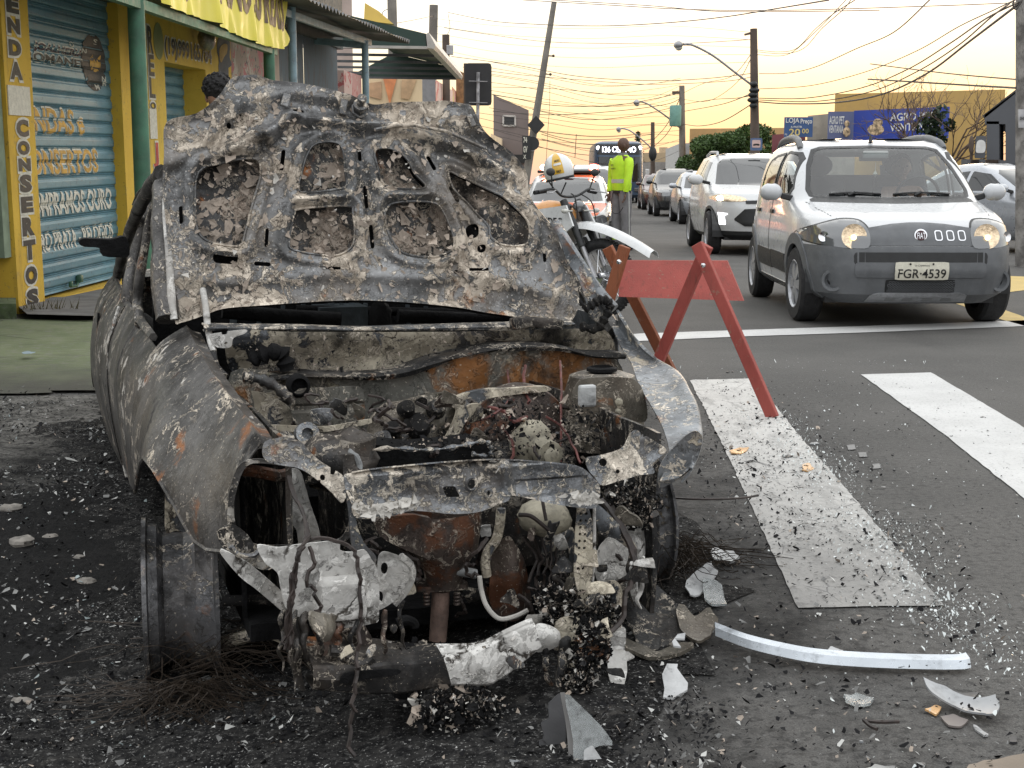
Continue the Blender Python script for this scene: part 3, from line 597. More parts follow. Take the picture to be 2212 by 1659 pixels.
for bb in(-.35,.33):
    b=MB();b.box(Cc(1.35,bb,.30),(.46,.4,.14),YAW,bev=.04);b.bar(Cc(1.55,bb,.3),Cc(1.68,bb,.80),.44,.08,REAR,bev=.03);b.build('seat_frame',M['soot'],wreck,40,world=True)
# door mirror stump
b=MB();P1=sm(wl([(272,512,.7),(240,517,.7),(205,516,.7),(178,516,.7),(170,525,.7),(182,533,.7),(215,536,.7),(222,553,.7),(262,556,.7),(280,550,.7)]),3)
b.prism(P1,REAR*.09);b.build('mirror_stump',M['soot'],wreck,30,world=True)
# ---- dashboard bars seen under the hood
b=MB()
for (x0,y0,x1,y1,a,r) in((480,672,735,690,.75,.022),(860,682,1140,690,.72,.02),(640,668,1180,676,.9,.014)): b.tube([Wp(x0,y0,a),Wp((x0+x1)/2,(y0+y1)/2+2,a),Wp(x1,y1,a)],r,8)
b.build('dashboard_bar',M['soot'],wreck,50,world=True)
b=MB()
for x in (505,560,612,655,715,738,760,790,830,880,920,960,1000,1040,1090,1130,1170): b.bar(Wp(x,655,.95),Wp(x+random.uniform(-4,4),708,.95),random.choice((.012,.02,.04,.012)),.01,REAR)
b.build('dashboard_brackets',plain('blued bracket steel',(.10,.12,.135),.5,.4,.4,20),wreck,None,world=True)
b=MB();P2=[Wp(690,665,.86),Wp(795,662,.86),Wp(795,704,.86),Wp(690,704,.86)];b.prism(P2,REAR*.14);b.build('heater_box',plain('heater box steel',(.055,.068,.075),.5,.3,.4,20,.3),wreck,None,world=True)
b=MB();b.ball(Wp(822,685,.70),(.035,.03,.05),14,9,fn=lambda A:1+.25*wobble(9,9)(A));b.build('charred_lump',M['soot'],wreck,40,world=True)
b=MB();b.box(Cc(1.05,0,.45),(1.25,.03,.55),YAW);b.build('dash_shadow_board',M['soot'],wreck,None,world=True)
# ---- scuttle lip and firewall
def lipstrip(name,top,bot,a,mat,depth=.05,th=.004,smooth=50,amp=.004,seed=5):
    T=sm(wl([(x,y,a) for x,y in top]),6,False);Bt=sm(wl([(x,y,a-.012) for x,y in bot]),6,False)
    A=np.stack([T+REAR*depth,T,(T+Bt)/2-REAR*.012,Bt,Bt+REAR*.02]);A=dent(A,seed,np.array([20,20,20.]),amp)
    return MB().solid(A,th).build(name,mat,wreck,smooth,world=True)
lipstrip('scuttle_lip',[(440,700),(520,702),(640,704),(760,706),(900,704),(1020,700),(1120,698),(1235,692)],[(440,716),(520,713),(640,715),(760,716),(900,715),(1020,713),(1120,713),(1245,705)],.40,M['frame'])
sheet('firewall_upper',.47,[(492,712),(600,716),(800,717),(1000,716),(1250,710),(1310,720),(1330,780),(1200,800),(1000,815),(860,815),(760,822),(620,812),(560,812),(500,800)],M['tan'],amp=.008,sc=7,res=.012,tilt=6,h=lambda P,F:.02*np.sin(P[:,1]*40))
lipstrip('firewall_shelf',[(585,812),(640,808),(720,808),(800,808),(870,800),(940,775),(1010,757),(1080,745),(1150,742),(1210,746),(1280,762),(1350,765)],[(585,820),(640,818),(720,818),(800,820),(870,812),(940,792),(1010,770),(1080,760),(1150,756),(1210,758),(1280,774),(1350,777)],.33,M['dark'],.09,amp=.007)
sheet('firewall_lower',.36,[(500,805),(640,814),(800,818),(870,806),(940,786),(1010,768),(1090,756),(1200,756),(1280,772),(1340,790),(1340,960),(1000,985),(700,985),(520,960)],M['rusty'],amp=.012,sc=8,res=.012,th=.006)
sheet('inner_wheel_house',.16,[(515,850),(545,845),(590,860),(622,880),(634,905),(632,940),(640,960),(575,955),(548,925),(528,880)],M['tan'],amp=.008,sc=14,skew=-25,h=lambda P,F:0*P[:,0])
sheet('battery_tray',.18,[(638,846),(700,838),(770,835),(786,850),(788,900),(772,918),(720,922),(640,918)],M['rusty'],[px_circle(643,835,1)],amp=.004,h=lambda P,F:-.008*(np.abs(P[:,1]-F.uv(700,880)[1])<.006))
b=MB();b.lathe([(.03,-.01),(.03,.02),(.022,.03),(.018,.0)],Wp(643,832,.2),-REAR,18);b.build('hose_port',M['soot'],wreck,40,world=True)
b=MB();b.tube(sm(wl([(525,815,.15),(560,818,.15),(600,838,.13),(630,870,.12)]),5,False),[.011,.017,.013,.018,.012]*3+[.011],8);b.build('charred_hose',M['dark'],wreck,50,world=True)
b=MB();b.tube(sm(wl([(545,775,.38),(580,762,.36),(610,765,.36),(620,800,.36)]),4,False),[.022+.008*math.sin(k*2.6) for k in range(13)],8);b.build('charred_duct',M['soot'],wreck,50,world=True)
# wing bracket plate and the hinge at the left
sheet('hinge_plate',.36,[(452,725),(480,718),(530,712),(530,720),(505,730),(500,748),(486,752),(465,748)],M['white'],[px_circle(485,720,7,3),px_circle(488,741,4,3)],amp=.002,res=.004)
sheet('wing_bracket',-.38,[(508,930),(530,910),(545,900),(560,945),(572,965),(550,970),(540,960),(520,938)],M['white'],[px_circle(520,920,9,5),px_circle(536,945,11,5)],amp=.003,res=.004,tilt=35)
b=MB();b.tube(sm(wl([(438,625,.5),(444,660,.46),(448,700,.42),(452,725,.4),(460,760,.36)]),4,False),.009,8);b.build('hood_strut',M['white'],wreck,50,world=True)
b=MB()
for s_ in range(5): b.tube(sm(wl([(452+s_*3,735,.4),(455+s_*2,760,.36),(470,790,.3),(478+s_*3,812,.25)]),4,False),.006,6)
b.build('hinge_arm',M['dark'],wreck,40,world=True)
# right-hand scuttle end: hook of the hinge, cloth-like lump
b=MB();b.tube(sm(wl([(1255,705,.42),(1290,710,.42),(1305,690,.42),(1317,665,.42),(1312,650,.42),(1296,648,.42),(1280,658,.42),(1262,668,.42)]),5,False),[.013+.004*math.sin(k*2.1) for k in range(36)],8);b.build('hinge_arm',M['dark'],wreck,50,world=True)
b=MB();b.bar(Wp(1105,700,.36),Wp(1145,693,.36),.05,.03,UP,bev=.006);b.bar(Wp(1145,695,.36),Wp(1215,702,.36),.03,.03,UP,bev=.006);b.build('wiper_motor_bracket',M['dark'],wreck,40,world=True)
sheet('screen_corner',.50,[(1225,560),(1250,600),(1262,640),(1275,680),(1300,700),(1320,672),(1290,610),(1255,560),(1225,520),(1200,490)],M['right'],amp=.006,res=.01)
b=MB();b.tube(sm(wl([(1195,480,.62),(1235,545,.58),(1270,600,.54),(1300,640,.5),(1325,668,.47)]),5,False),[.02]*20+[.02],8);b.build('windscreen_pillar',M['right'],wreck,50,world=True)
# ---- right front wing seen from inside
rf=[[(1322,705,.42),(1335,700,.42),(1333,668,.42),(1345,700,.42)],[(1338,742,.3),(1362,742,.3),(1360,712,.3),(1385,760,.32)],[(1358,772,.17),(1398,770,.17),(1396,757,.17),(1425,800,.2)],[(1376,818,.0),(1425,812,.0),(1462,800,.0),(1478,845,.03)],
[(1402,868,-.18),(1455,862,-.18),(1492,845,-.18),(1500,900,-.15)],[(1432,925,-.36),(1478,918,-.36),(1514,915,-.36),(1512,960,-.33)],[(1446,985,-.5),(1488,978,-.5),(1513,965,-.5),(1500,1010,-.48)],[(1425,1040,-.58),(1462,1035,-.58),(1492,1012,-.58),(1470,1040,-.57)]]
A=dent(up_lattice([[Wp(*p) for p in r] for r in rf],8),71,np.array([16,16,16.]),.007);MB().solid(A,.004).build('front_wing',M['right'],wreck,55,world=True)
sheet('wing_front_edge',-.56,[(1425,1052),(1450,1046),(1480,1025),(1505,990),(1514,945),(1500,930),(1470,950),(1440,985),(1424,1015)],M['right'],amp=.010,res=.008)
# strut tower and things in the bay
b=MB();tp=Wp(1300,806,-.02)
b.lathe([(.03,.0),(.055,.004),(.085,-.006),(.098,-.05),(.112,-.13),(.118,-.19)],tp,UP,28,cap=False)
b.build('strut_tower',M['tower'],wreck,45,world=True)
sheet('tower_panel',-.1,[(1238,838),(1262,815),(1340,812),(1378,830),(1396,880),(1392,910),(1360,908),(1320,920),(1260,912),(1232,888)],M['tower'],amp=.012,sc=14,h=lambda P,F:.03*np.exp(-((P[:,0]-F.uv(1310,860)[0])/.08)**2))
b=MB();b.lathe([(.040,0),(.040,.008),(.030,.012),(.026,-.01)],tp+UP*.006,UP,22);b.build('tower_mouth',M['soot'],wreck,40,world=True)
for x,y,r in((1336,868,.010),(1334,888,.007)):
    b=MB();b.lathe([(r,0),(r,.006),(r*.5,.01)],Wp(x,y,-.16),-REAR,12);b.build('bolt_head',M['beige'],wreck,30,world=True)
b=MB();b.box(Wp(1268,855,-.16),(.045,.02,.055),YAW,bev=.006);b.build('relay_box',M['alloy'],wreck,None,world=True)
b=MB();b.lathe([(.01,-.02),(.135,-.02),(.15,.0),(.14,.03),(.11,.045),(.04,.05),(.02,.045)],Wp(1120,950,.02),-REAR+UP*.15,36);b.build('clutch_housing',M['iron'],wreck,40,world=True)
b=MB();b.lathe([(.012,0),(.018,.004),(.012,.012)],Wp(1110,920,-.06),-REAR,14);b.build('housing_hole',M['soot'],wreck,None,world=True)
b=MB();b.ball(Wp(1150,960,-.14),(.055,.05,.06),16,10,fn=lambda A:1+.2*wobble(81,4)(A));b.tube([Wp(1165,970,-.17),Wp(1190,982,-.24)],[.036,.032],14);b.lathe([(.014,0),(.02,.004),(.014,.008)],Wp(1191,984,-.25),-REAR,14);b.build('starter_motor',M['beige'],wreck,40,world=True)
GX=sm([(800,960),(795,920),(820,880),(880,862),(960,850),(1000,862),(1005,900),(980,930),(960,962),(880,968)],4)
sheet('gearbox_casing',.05,[tuple(p) for p in GX],M['tower'],amp=.018,sc=9,sub=1,th=.02,h=lambda P,F:.05*np.exp(-(np.hypot(P[:,0]-F.uv(890,920)[0],(P[:,1]-F.uv(890,920)[1]))/.10)**2)+.01*np.sin(P[:,0]*90)*np.sin(P[:,1]*70))
b=MB()
for x,y,q in((905,915,.03),(880,880,.02),(945,880,.022),(850,925,.02)): b.lathe([(q*1.2,-.02),(q,.0),(q*.8,.012),(q*.3,.014)],Wp(x,y,-.02),-REAR+UP*.5,14)
b.build('casing_boss',M['dark'],wreck,40,world=True)
sheet('gearbox_flange',-.02,[(985,862),(1040,842),(1110,838),(1180,835),(1185,845),(1110,852),(1050,862),(1020,890),(990,940),(965,985),(950,975),(975,930),(990,890)],M['tan'],amp=.006,res=.006,th=.02)
sheet('bay_cross_rail',-.02,[(560,918),(640,920),(690,922),(730,918),(800,905),(800,915),(735,928),(690,934),(600,932),(560,930)],M['tan'],amp=.005,res=.006)
b=MB();b.lathe([(.014,0),(.014,.02),(.028,.02),(.028,.01),(.031,.0)],Wp(662,940,-.1),-REAR+UP*.4,20);b.build('pulley_ring',M['frame'],wreck,40,world=True)
b=MB();b.ball(Wp(735,1000,-.2),(.09,.08,.075),18,12,fn=lambda A:1+.35*wobble(84,4)(A)+.15*wobble(85,11)(A));b.build('alternator_lump',M['dark'],wreck,40,world=True)
b=MB();b.tube(sm(wl([(752,975,-.27),(768,985,-.27),(776,1005,-.27),(775,1025,-.27)]),4,False),.008,8);b.build('bright_trim',M['alloy'],wreck,40,world=True)
A=sm(wl([(770,965,-.2),(830,962,-.2),(900,968,-.2),(980,962,-.2),(1040,955,-.2),(1058,968,-.2),(1058,985,-.2),(1000,1000,-.2),(900,1005,-.2),(800,1003,-.2)]),5)
b=MB();b.prism(A,REAR*.12);b.build('charred_cross_beam',M['soot'],wreck,None,world=True)
b=MB();b.tube(sm(wl([(780,975,-.24),(850,968,-.24),(930,972,-.24),(1000,962,-.24),(1045,953,-.24),(1060,965,-.24),(1055,985,-.24),(1020,980,-.24)]),6,False),[.005+.003*math.sin(k*1.7) for k in range(43)],6);b.build('beam_ash_edge',M['frame'],wreck,40,world=True)
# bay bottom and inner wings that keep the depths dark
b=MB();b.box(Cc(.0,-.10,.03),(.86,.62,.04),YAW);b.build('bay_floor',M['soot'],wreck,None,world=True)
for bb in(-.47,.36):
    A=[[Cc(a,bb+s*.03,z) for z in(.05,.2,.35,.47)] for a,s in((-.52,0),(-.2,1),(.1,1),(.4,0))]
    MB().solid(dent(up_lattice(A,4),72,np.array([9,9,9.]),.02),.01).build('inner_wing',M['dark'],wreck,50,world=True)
b=MB();b.box(Cc(.02,.02,.22),(.62,.34,.32),YAW,bev=.05);b.build('engine_block',M['dark'],wreck,40,world=True)
# ---- front frame
UC=[(743,1028),(760,1022),(803,1015),(868,1008),(968,999),(1068,994),(1155,998),(1243,1008),(1275,1028),(1293,1052),(1291,1092),(1268,1098),(1193,1088),(1105,1070),(1090,1080),(1043,1103),(980,1110),(893,1103),(843,1115),(770,1119),(757,1085),(745,1055)]
def uc_h(P,F):
    top=F.uv(900,1020)[1];h=-.03*np.clip((P[:,1]-top)/.02,0,1)
    c=F.uv(880,1065);h-=.014*np.clip(1.2-np.abs(P[:,0]-c[0])/.10,0,1)*np.clip(1.3-np.abs(P[:,1]-c[1])/.03,0,1)
    s=F.uv(1090,1050)[0];h+=.02*np.exp(-((P[:,0]-s)/.012)**2)
    c2=F.uv(1190,1050);h-=.01*((np.abs(P[:,0]-c2[0])<.075)&(np.abs(P[:,1]-c2[1])<.018))
    return h
sheet('radiator_crossmember',-.66,UC,M['frame'],[np.array([(955,1051),(982,1050),(993,1073),(964,1074)]),px_circle(1018,1045,10),px_circle(1055,1065,6),np.array([(887,1014),(897,1013),(897,1019),(887,1020)]),np.array([(1050,1003),(1070,1001),(1070,1007),(1050,1008)])],res=.0055,th=.004,amp=.004,sc=22,h=uc_h,rim=.006,tilt=8,sub=4,seed=6)
MB().solid(np.stack([sm(wl([(x,y,-.655+d) for x,y in UC[1:9]]),4,False) for d in(0,.045,.09)]),.003).build('crossmember_flange',M['frame'],wreck,50,world=True)
for x,y,r in((1018,1045,.0135),(1055,1065,.008)):
    b=MB();b.tube(np.array([Wp(x,y,-.672)+r*(math.cos(t)*LAT*.85+math.sin(t)*UP) for t in np.linspace(0,6.28,19)[:-1]]),.0035,6,closed=True);b.build('hole_rim',M['frame'],wreck,40,world=True)
ash_=[]
FR=FA(-.67,.4,8);U=sm(FR.uvs([(762,1085),(800,1088),(850,1080),(905,1070),(905,1095),(850,1112),(775,1117)]),3)
flakes('ash_crust',FR,U,150,M['flkw'],.0055,lambda P,S:P[:,0]*0+.004,41,1.5)
U=sm(FR.uvs([(960,1012),(1050,1000),(1100,1004),(1100,1030),(1060,1035),(980,1022)]),3);flakes('ash_crust',FR,U,80,M['flkw'],.005,lambda P,S:P[:,0]*0-.02,42,1.5)
U=sm(FR.uvs([(1190,1070),(1250,1060),(1288,1060),(1285,1092),(1240,1090)]),3);flakes('ash_crust',FR,U,90,M['flkw'],.005,lambda P,S:P[:,0]*0+.004,43,1.4)
sheet('headlamp_bracket',-.60,[(572,955),(600,946),(622,944),(650,955),(668,975),(690,995),(715,1012),(742,1030),(750,1055),(738,1088),(716,1065),(690,1042),(665,1022),(640,1010),(610,1005),(578,998),(566,980)],M['frame'],[px_circle(592,994,4),px_circle(696,1032,6,7),px_circle(717,1022,5,7)],res=.0055,amp=.006,rim=.005,tilt=20,seed=7)
sheet('headlamp_bracket',-.60,[(1265,990),(1290,984),(1335,971),(1352,945),(1370,929),(1385,938),(1410,954),(1435,972),(1420,990),(1407,1004),(1411,1022),(1385,1026),(1360,1031),(1325,1042),(1297,1049),(1282,1030),(1270,1015)],M['frame'],[px_circle(1301,999,9),px_circle(1330,1019,5),px_circle(1383,945,3)],res=.0055,amp=.006,rim=.006,tilt=15,seed=8,h=lambda P,F:.015*np.exp(-((P[:,0]-F.uv(1350,1000)[0])/.02)**2))
HL=sm([(548,1000),(525,1016),(510,1060),(505,1090),(508,1128),(528,1160),(556,1175),(640,1175),(700,1168),(736,1160),(755,1120),(748,1085),(715,1062),(660,1020),(610,1006)],3)
sheet('headlamp_ring',-.57,[(520,1000),(500,1040),(492,1090),(492,1150),(505,1180),(535,1215),(580,1230),(640,1190),(735,1172),(765,1140),(762,1095),(740,1070),(720,1060),(664,1016),(610,1000),(560,990)],M['fender'],[HL],res=.006,amp=.004,rim=.006,th=.005,seed=9,sub=3)
sheet('inner_rail',-.36,[(600,1022),(625,1012),(648,1018),(660,1050),(672,1090),(686,1130),(694,1165),(690,1180),(650,1182),(640,1140),(612,1120),(600,1080)],M['white'],amp=.008,res=.007,skew=-20)
b=MB();b.tube(sm(wl([(525,1015,-.4),(560,1020,-.4),(600,1028,-.4),(620,1025,-.4)]),4,False),.014,8);b.build('bay_pipe',M['iron'],wreck,40,world=True)
sheet('bumper_corner_plate',-.68,[(556,1178),(600,1182),(645,1174),(700,1168),(732,1165),(733,1186),(760,1190),(785,1185),(800,1205),(815,1235),(818,1330),(806,1346),(735,1356),(700,1345),(655,1335),(620,1318),(606,1270),(598,1235),(572,1215)],M['white'],[px_circle(812,1203,3),px_circle(785,1276,5,6)],res=.006,amp=.008,sc=12,th=.005,seed=10,h=lambda P,F:.03*np.clip(1.25-np.abs(P[:,0]-F.uv(735,1292)[0])/.042,0,.25)*4*np.clip(1.25-np.abs(P[:,1]-F.uv(735,1292)[1])/.036,0,.25)*4)
sheet('lower_wing_stay',-.60,[(472,1188),(498,1194),(530,1212),(560,1236),(590,1262),(616,1290),(615,1322),(585,1300),(550,1270),(515,1242)],M['white'],amp=.006,res=.006,th=.012,seed=11)
sheet('wing_tip',-.58,[(500,1132),(530,1150),(548,1175),(556,1192),(530,1196),(500,1190),(478,1178),(470,1150)],M['fender'],amp=.010,res=.006,seed=12)
b=MB();b.tube(sm(wl([(498,1180,-.63),(515,1198,-.63),(545,1200,-.63),(560,1190,-.63)]),4,False),.006,6);b.build('torn_lip',M['frame'],wreck,40,world=True)
sheet('radiator_stay',-.66,[(748,1062),(760,1066),(766,1110),(776,1150),(792,1180),(812,1202),(806,1225),(785,1210),(764,1190),(757,1160),(754,1110)],M['tan'],amp=.004,res=.005,th=.01,seed=13)
sheet('bumper_mount',-.55,[(818,1200),(855,1198),(862,1205),(862,1212),(880,1225),(886,1245),(870,1275),(850,1300),(820,1318),(815,1310)],M['white'],[px_circle(830,1227,8,13),px_circle(820,1290,8,14)],amp=.003,res=.005,th=.004,seed=14)
b=MB();b.tube(sm(wl([(862,1205,-.52),(882,1222,-.52),(886,1245,-.52),(872,1275,-.52),(848,1302,-.52)]),4,False),.013,8);b.build('mount_rib',M['white'],wreck,40,world=True)
# exhaust manifold
MC=[Wp(x,y,-.42) for x,y in((932,1112),(930,1150),(948,1200),(958,1230),(957,1268))]
def ring(c,rx,ry,n=24,sk=0): t=np.arange(n)*2*math.pi/n;return c+np.cos(t)[:,None]*LAT*rx+np.sin(t)[:,None]*REAR*ry
mpx=1.0/ (FPX/3.05)
A=np.stack([ring(Wp(930,1105,-.42),.116,.07),ring(Wp(932,1128,-.42),.114,.075),ring(Wp(935,1158,-.42),.106,.08),ring(Wp(950,1185,-.42),.085,.075),ring(Wp(957,1205,-.42),.062,.062),ring(Wp(957,1228,-.42),.046,.05),ring(Wp(957,1264,-.42),.040,.044)])
A=A+(wobble(91,12)(A)*.008)[...,None]*-REAR
b=MB();b.grid(A,cv=True)
P5=sm(wl([(818,1120,-.5),(822,1158,-.5),(870,1185,-.5),(915,1204,-.5),(930,1204,-.5),(930,1120,-.5)]),3);b.prism(P5,REAR*.02)
b.build('exhaust_manifold',M['iron'],wreck,45,world=True)
b=MB();c0=Wp(952,1270,-.42);P5=[c0+LAT*x+REAR*y for x,y in((-.05,-.02),(.05,-.03),(.052,.02),(.03,.05),(-.03,.05),(-.052,.02))];b.prism(sm(P5,4),UP*.012);b.build('manifold_flange',M['iron'],wreck,40,world=True)
for x in(921,987):
    b=MB();c0=Wp(x,1279,-.44)
    for k in range(4): b.lathe([(.007,0),(.0085,.003),(.007,.006)],c0-UP*(.008*k),-UP,12)
    b.build('flange_bolt',M['iron'],wreck,None,world=True)
b=MB();b.tube([Wp(952,1276,-.42),Wp(950,1320,-.42),Wp(945,1385,-.43)],[.020,.0205,.0195],16);b.build('exhaust_pipe',plain('scaled exhaust pipe',(.15,.10,.08),.8,0,.3,20,.5,60,dirt=((.04,.03,.025),.6)),wreck,40,world=True)
b=MB();b.tube([Wp(985,1232,-.46),Wp(1028,1240,-.46)],[.012,.011],10);b.build('sensor_stub',M['alloy'],wreck,40,world=True)
sheet('heat_shield',-.42,[(1085,1150),(1100,1165),(1113,1182),(1135,1220),(1150,1300),(1148,1320),(1100,1332),(1066,1318),(1052,1280),(1055,1230),(1056,1195)],M['iron'],amp=.012,res=.007,h=lambda P,F:.05*np.exp(-((P[:,0]-F.uv(1100,1250)[0])/.035)**2))
b=MB();b.tube(sm(wl([(1082,1098,-.45),(1080,1130,-.45),(1072,1165,-.45),(1055,1190,-.45),(1048,1215,-.45),(1052,1245,-.45)]),4,False),.011,8);b.build('coolant_pipe',M['tan'],wreck,40,world=True)
b=MB();b.tube(sm(wl([(1036,1245,-.52),(1040,1275,-.52),(1052,1310,-.53),(1078,1336,-.54),(1110,1332,-.55),(1140,1318,-.55)]),6,False),.0055,7);b.build('frayed_cable',M['flkw'],wreck,40,world=True)
b=MB();b.ball(Wp(1178,1118,-.42),(.064,.06,.042),20,12,fn=lambda A:1+.16*wobble(92,4)(A)+.05*wobble(93,12)(A));b.build('fluid_reservoir',M['beige'],wreck,45,world=True)
b=MB();b.tube(sm(wl([(1120,1112,-.52),(1145,1114,-.53),(1165,1128,-.53),(1185,1145,-.53)]),4,False),.005,6);b.tube(sm(wl([(1172,1082,-.5),(1175,1100,-.51),(1180,1125,-.52)]),4,False),.004,6);b.build('cracked_hose',M['wire'],wreck,None,world=True)
FSx=FA(-.60,.3,3)
st=[FSx.uv(*p) for p in((1248,1092),(1272,1094),(1280,1130),(1280,1240),(1272,1310),(1255,1310),(1240,1240),(1243,1150))]
hs=[]
for k in range(9):
    for dx in(-5.5,5.5): hs.append(np.array(FSx.uvs(circ((1261+dx-k*.8,1110+k*14.8),3.6,10))))
panel(FSx.P,np.array(st),hs,.0033,.004,None).build('perforated_strap',M['tan'],wreck,40,world=True)
b=MB();b.tube(wl([(1284,1095,-.6),(1284,1200,-.6),(1278,1275,-.6),(1271,1325,-.6)]),.004,6);b.build('strap_edge',M['white'],wreck,None,world=True)
for o_,a,mt,sd_ in(([(1288,1200),(1310,1165),(1340,1150),(1380,1160),(1395,1190),(1380,1225),(1345,1245),(1300,1262),(1285,1240)],-.5,'white',15),([(1335,1140),(1365,1142),(1395,1120),(1415,1085),(1424,1060),(1422,1120),(1412,1180),(1385,1215),(1370,1170)],-.48,'white',16),
  ([(1285,1095),(1300,1095),(1325,1120),(1355,1150),(1378,1185),(1365,1190),(1330,1165),(1295,1150)],-.58,'tan',17),([(1305,1270),(1340,1260),(1355,1300),(1350,1330),(1325,1340),(1300,1320)],-.55,'tan',18),([(1350,1240),(1378,1220),(1382,1300),(1370,1300)],-.5,'white',19),
  ([(1195,1150),(1245,1145),(1245,1235),(1215,1240),(1182,1225),(1180,1180)],-.38,'tan',20),([(1150,1400),(1145,1372),(1165,1350),(1195,1355),(1212,1370),(1210,1395),(1185,1408),(1165,1412)],-.70,'white',22),([(1210,1350),(1250,1340),(1270,1355),(1262,1385),(1230,1410),(1212,1400)],-.66,'tan',23)):
    sheet('crumpled_panel',a,o_,M[mt],amp=.016,sc=14,res=.007,th=.004,seed=sd_,rim=-.012)
# bumper beam
bt=[(676,1440),(740,1440),(799,1437),(850,1432),(899,1431),(960,1424),(1011,1415),(1036,1404),(1090,1375),(1144,1350),(1152,1352)]
bb_=[(676,1490),(740,1494),(799,1499),(850,1498),(899,1494),(974,1480),(1049,1480),(1075,1470),(1099,1455),(1159,1408),(1170,1400)]
T=sm(wl([(x,y,-.74) for x,y in bt]),5,False);B2=sm(wl([(x,y,-.74) for x,y in bb_]),5,False)
lg=(np.clip(1.35-np.linspace(0,1,len(T))*1.75,.06,1.))[:,None];A=np.stack([T+REAR*.15*lg+UP*.010,T+REAR*.07*lg+UP*.004,T+REAR*.004,T-UP*.004,T*.5+B2*.5-REAR*.006,B2+UP*.004,B2+REAR*.004,B2+REAR*.10]);A=dent(A,95,np.array([9,9,9.]),.009);k=int(len(T)*.50)
MB().solid(A[:,:k+1],.004).build('bumper_beam',M['dark'],wreck,28,world=True)
MB().solid(A[:,k:],.004).build('bumper_beam_end',M['white'],wreck,28,world=True)
b=MB();b.prism(sm(wl([(735,1474,-.757),(745,1455,-.757),(800,1448,-.757),(860,1446,-.757),(858,1458,-.757),(800,1466,-.757),(745,1476,-.757)]),3),REAR*.004);b.build('beam_slot',M['soot'],wreck,None,world=True)
b=MB();b.tube(sm(wl([(712,1405,-.72),(740,1410,-.72),(770,1432,-.73),(790,1430,-.73),(802,1418,-.73)]),5,False),.012,8);b.build('bent_bar',M['dark'],wreck,40,world=True)
b=MB();b.tube(sm(wl([(690,1335,-.66),(705,1380,-.66),(695,1430,-.68)]),4,False),[.02,.022,.024,.022,.02,.02,.02,.02,.02],8);b.tube(sm(wl([(755,1350,-.62),(775,1378,-.62),(788,1410,-.62)]),4,False),.024,8);b.build('tow_leg',M['iron'],wreck,40,world=True)
b=MB();b.prism(sm(wl([(640,1335,-.66),(660,1338,-.66),(650,1440,-.68),(660,1490,-.7),(640,1480,-.7),(632,1400,-.68)]),3),REAR*.03);b.build('bracket_leg',M['dark'],wreck,30,world=True)
b=MB();b.tube(wl([(480,1298,-.2),(560,1296,-.2),(640,1300,-.2)]),.013,10);b.build('drive_shaft',M['dark'],wreck,40,world=True)
b=MB();b.tube(sm(wl([(475,1390,-.1),(540,1372,-.2),(580,1362,-.25),(640,1385,-.3),(660,1400,-.3)]),5,False),[.016]*10+[.02]*11,8);b.build('suspension_arm',M['tan'],wreck,40,world=True)
# heaps of char and ash lying in the front end
def heap(name,pts,a,mat,n,size,seed,spread=.02):
    r=np.random.RandomState(seed);F=FA(a);o=np.array(F.uvs(pts));lo=o.min(0);hi=o.max(0);mb=MB();k=0
    n=int(n*4.6)
    while k<n:
        p=r.uniform(lo,hi)
        if sdf(p[None],o)[0][0]>0: continue
        s=size*.33*r.lognormal(0,.5);m=r.randint(4,7);t=np.sort(r.uniform(0,6.28,m));q=r.normal(0,1,(3,3));q,_=np.linalg.qr(q)
        L=np.stack([np.cos(t)*s*r.uniform(.5,1.6),np.sin(t)*s,r.uniform(-.5,.5,m)*s],1)@q;c=F.P(p[0],p[1],r.uniform(-spread,spread))
        mb.add(np.concatenate([[c],L+c]),[(0,1+i,1+(i+1)%m) for i in range(m)],(0,0,0,0,0,0,3,3,1,2)[r.randint(10)] if len(HM)>3 and mat is HM else (0,0,0,1,2)[r.randint(5)]);k+=1
    o=mb.build(name,mat,wreck,None,world=True);o['kind']='stuff';return o
HM=[M['soot'],M['flk'],M['flkw'],M['dark']]
heap('char_heap',[(790,1432),(850,1395),(940,1395),(1040,1400),(1000,1425),(900,1432)],-.66,HM,330,.010,101)
heap('char_heap',[(1150,1300),(1180,1265),(1250,1265),(1320,1290),(1350,1340),(1250,1360),(1180,1340)],-.6,HM,420,.011,102,.04)
heap('char_heap',[(1250,1350),(1300,1340),(1310,1400),(1285,1450),(1260,1500),(1220,1530),(1215,1480),(1240,1430)],-.74,HM,420,.012,103,.04)
heap('char_heap',[(1310,1060),(1400,1040),(1415,1080),(1390,1140),(1330,1130)],-.5,HM,300,.010,104,.05)
heap('char_heap',[(1020,1400),(1090,1370),(1140,1350),(1130,1375),(1060,1400)],-.72,HM,140,.008,105)
heap('char_heap',[(900,1500),(1050,1490),(1090,1510),(1060,1600),(960,1620),(880,1560)],-.78,HM,330,.012,106,.05)
heap('char_heap',[(500,720),(1200,730),(1200,800),(800,810),(520,800)],.38,[M['soot'],M['flk'],M['dark']],120,.007,107,.02)
heap('char_heap',[(820,960),(1200,850),(1380,930),(1280,990),(1050,985)],-.2,[M['soot'],M['dark'],M['flk']],260,.010,108,.08)
b=MB();b.lathe([(.002,.0),(.018,.02),(.03,.06),(.034,.10)],Wp(880,1400,-.62),-UP,14);b.tube(sm(wl([(858,1345,-.62),(875,1338,-.62),(893,1345,-.62),(896,1355,-.62)]),4,False),.010,8);b.build('melted_bottle_neck',M['soot'],wreck,40,world=True)
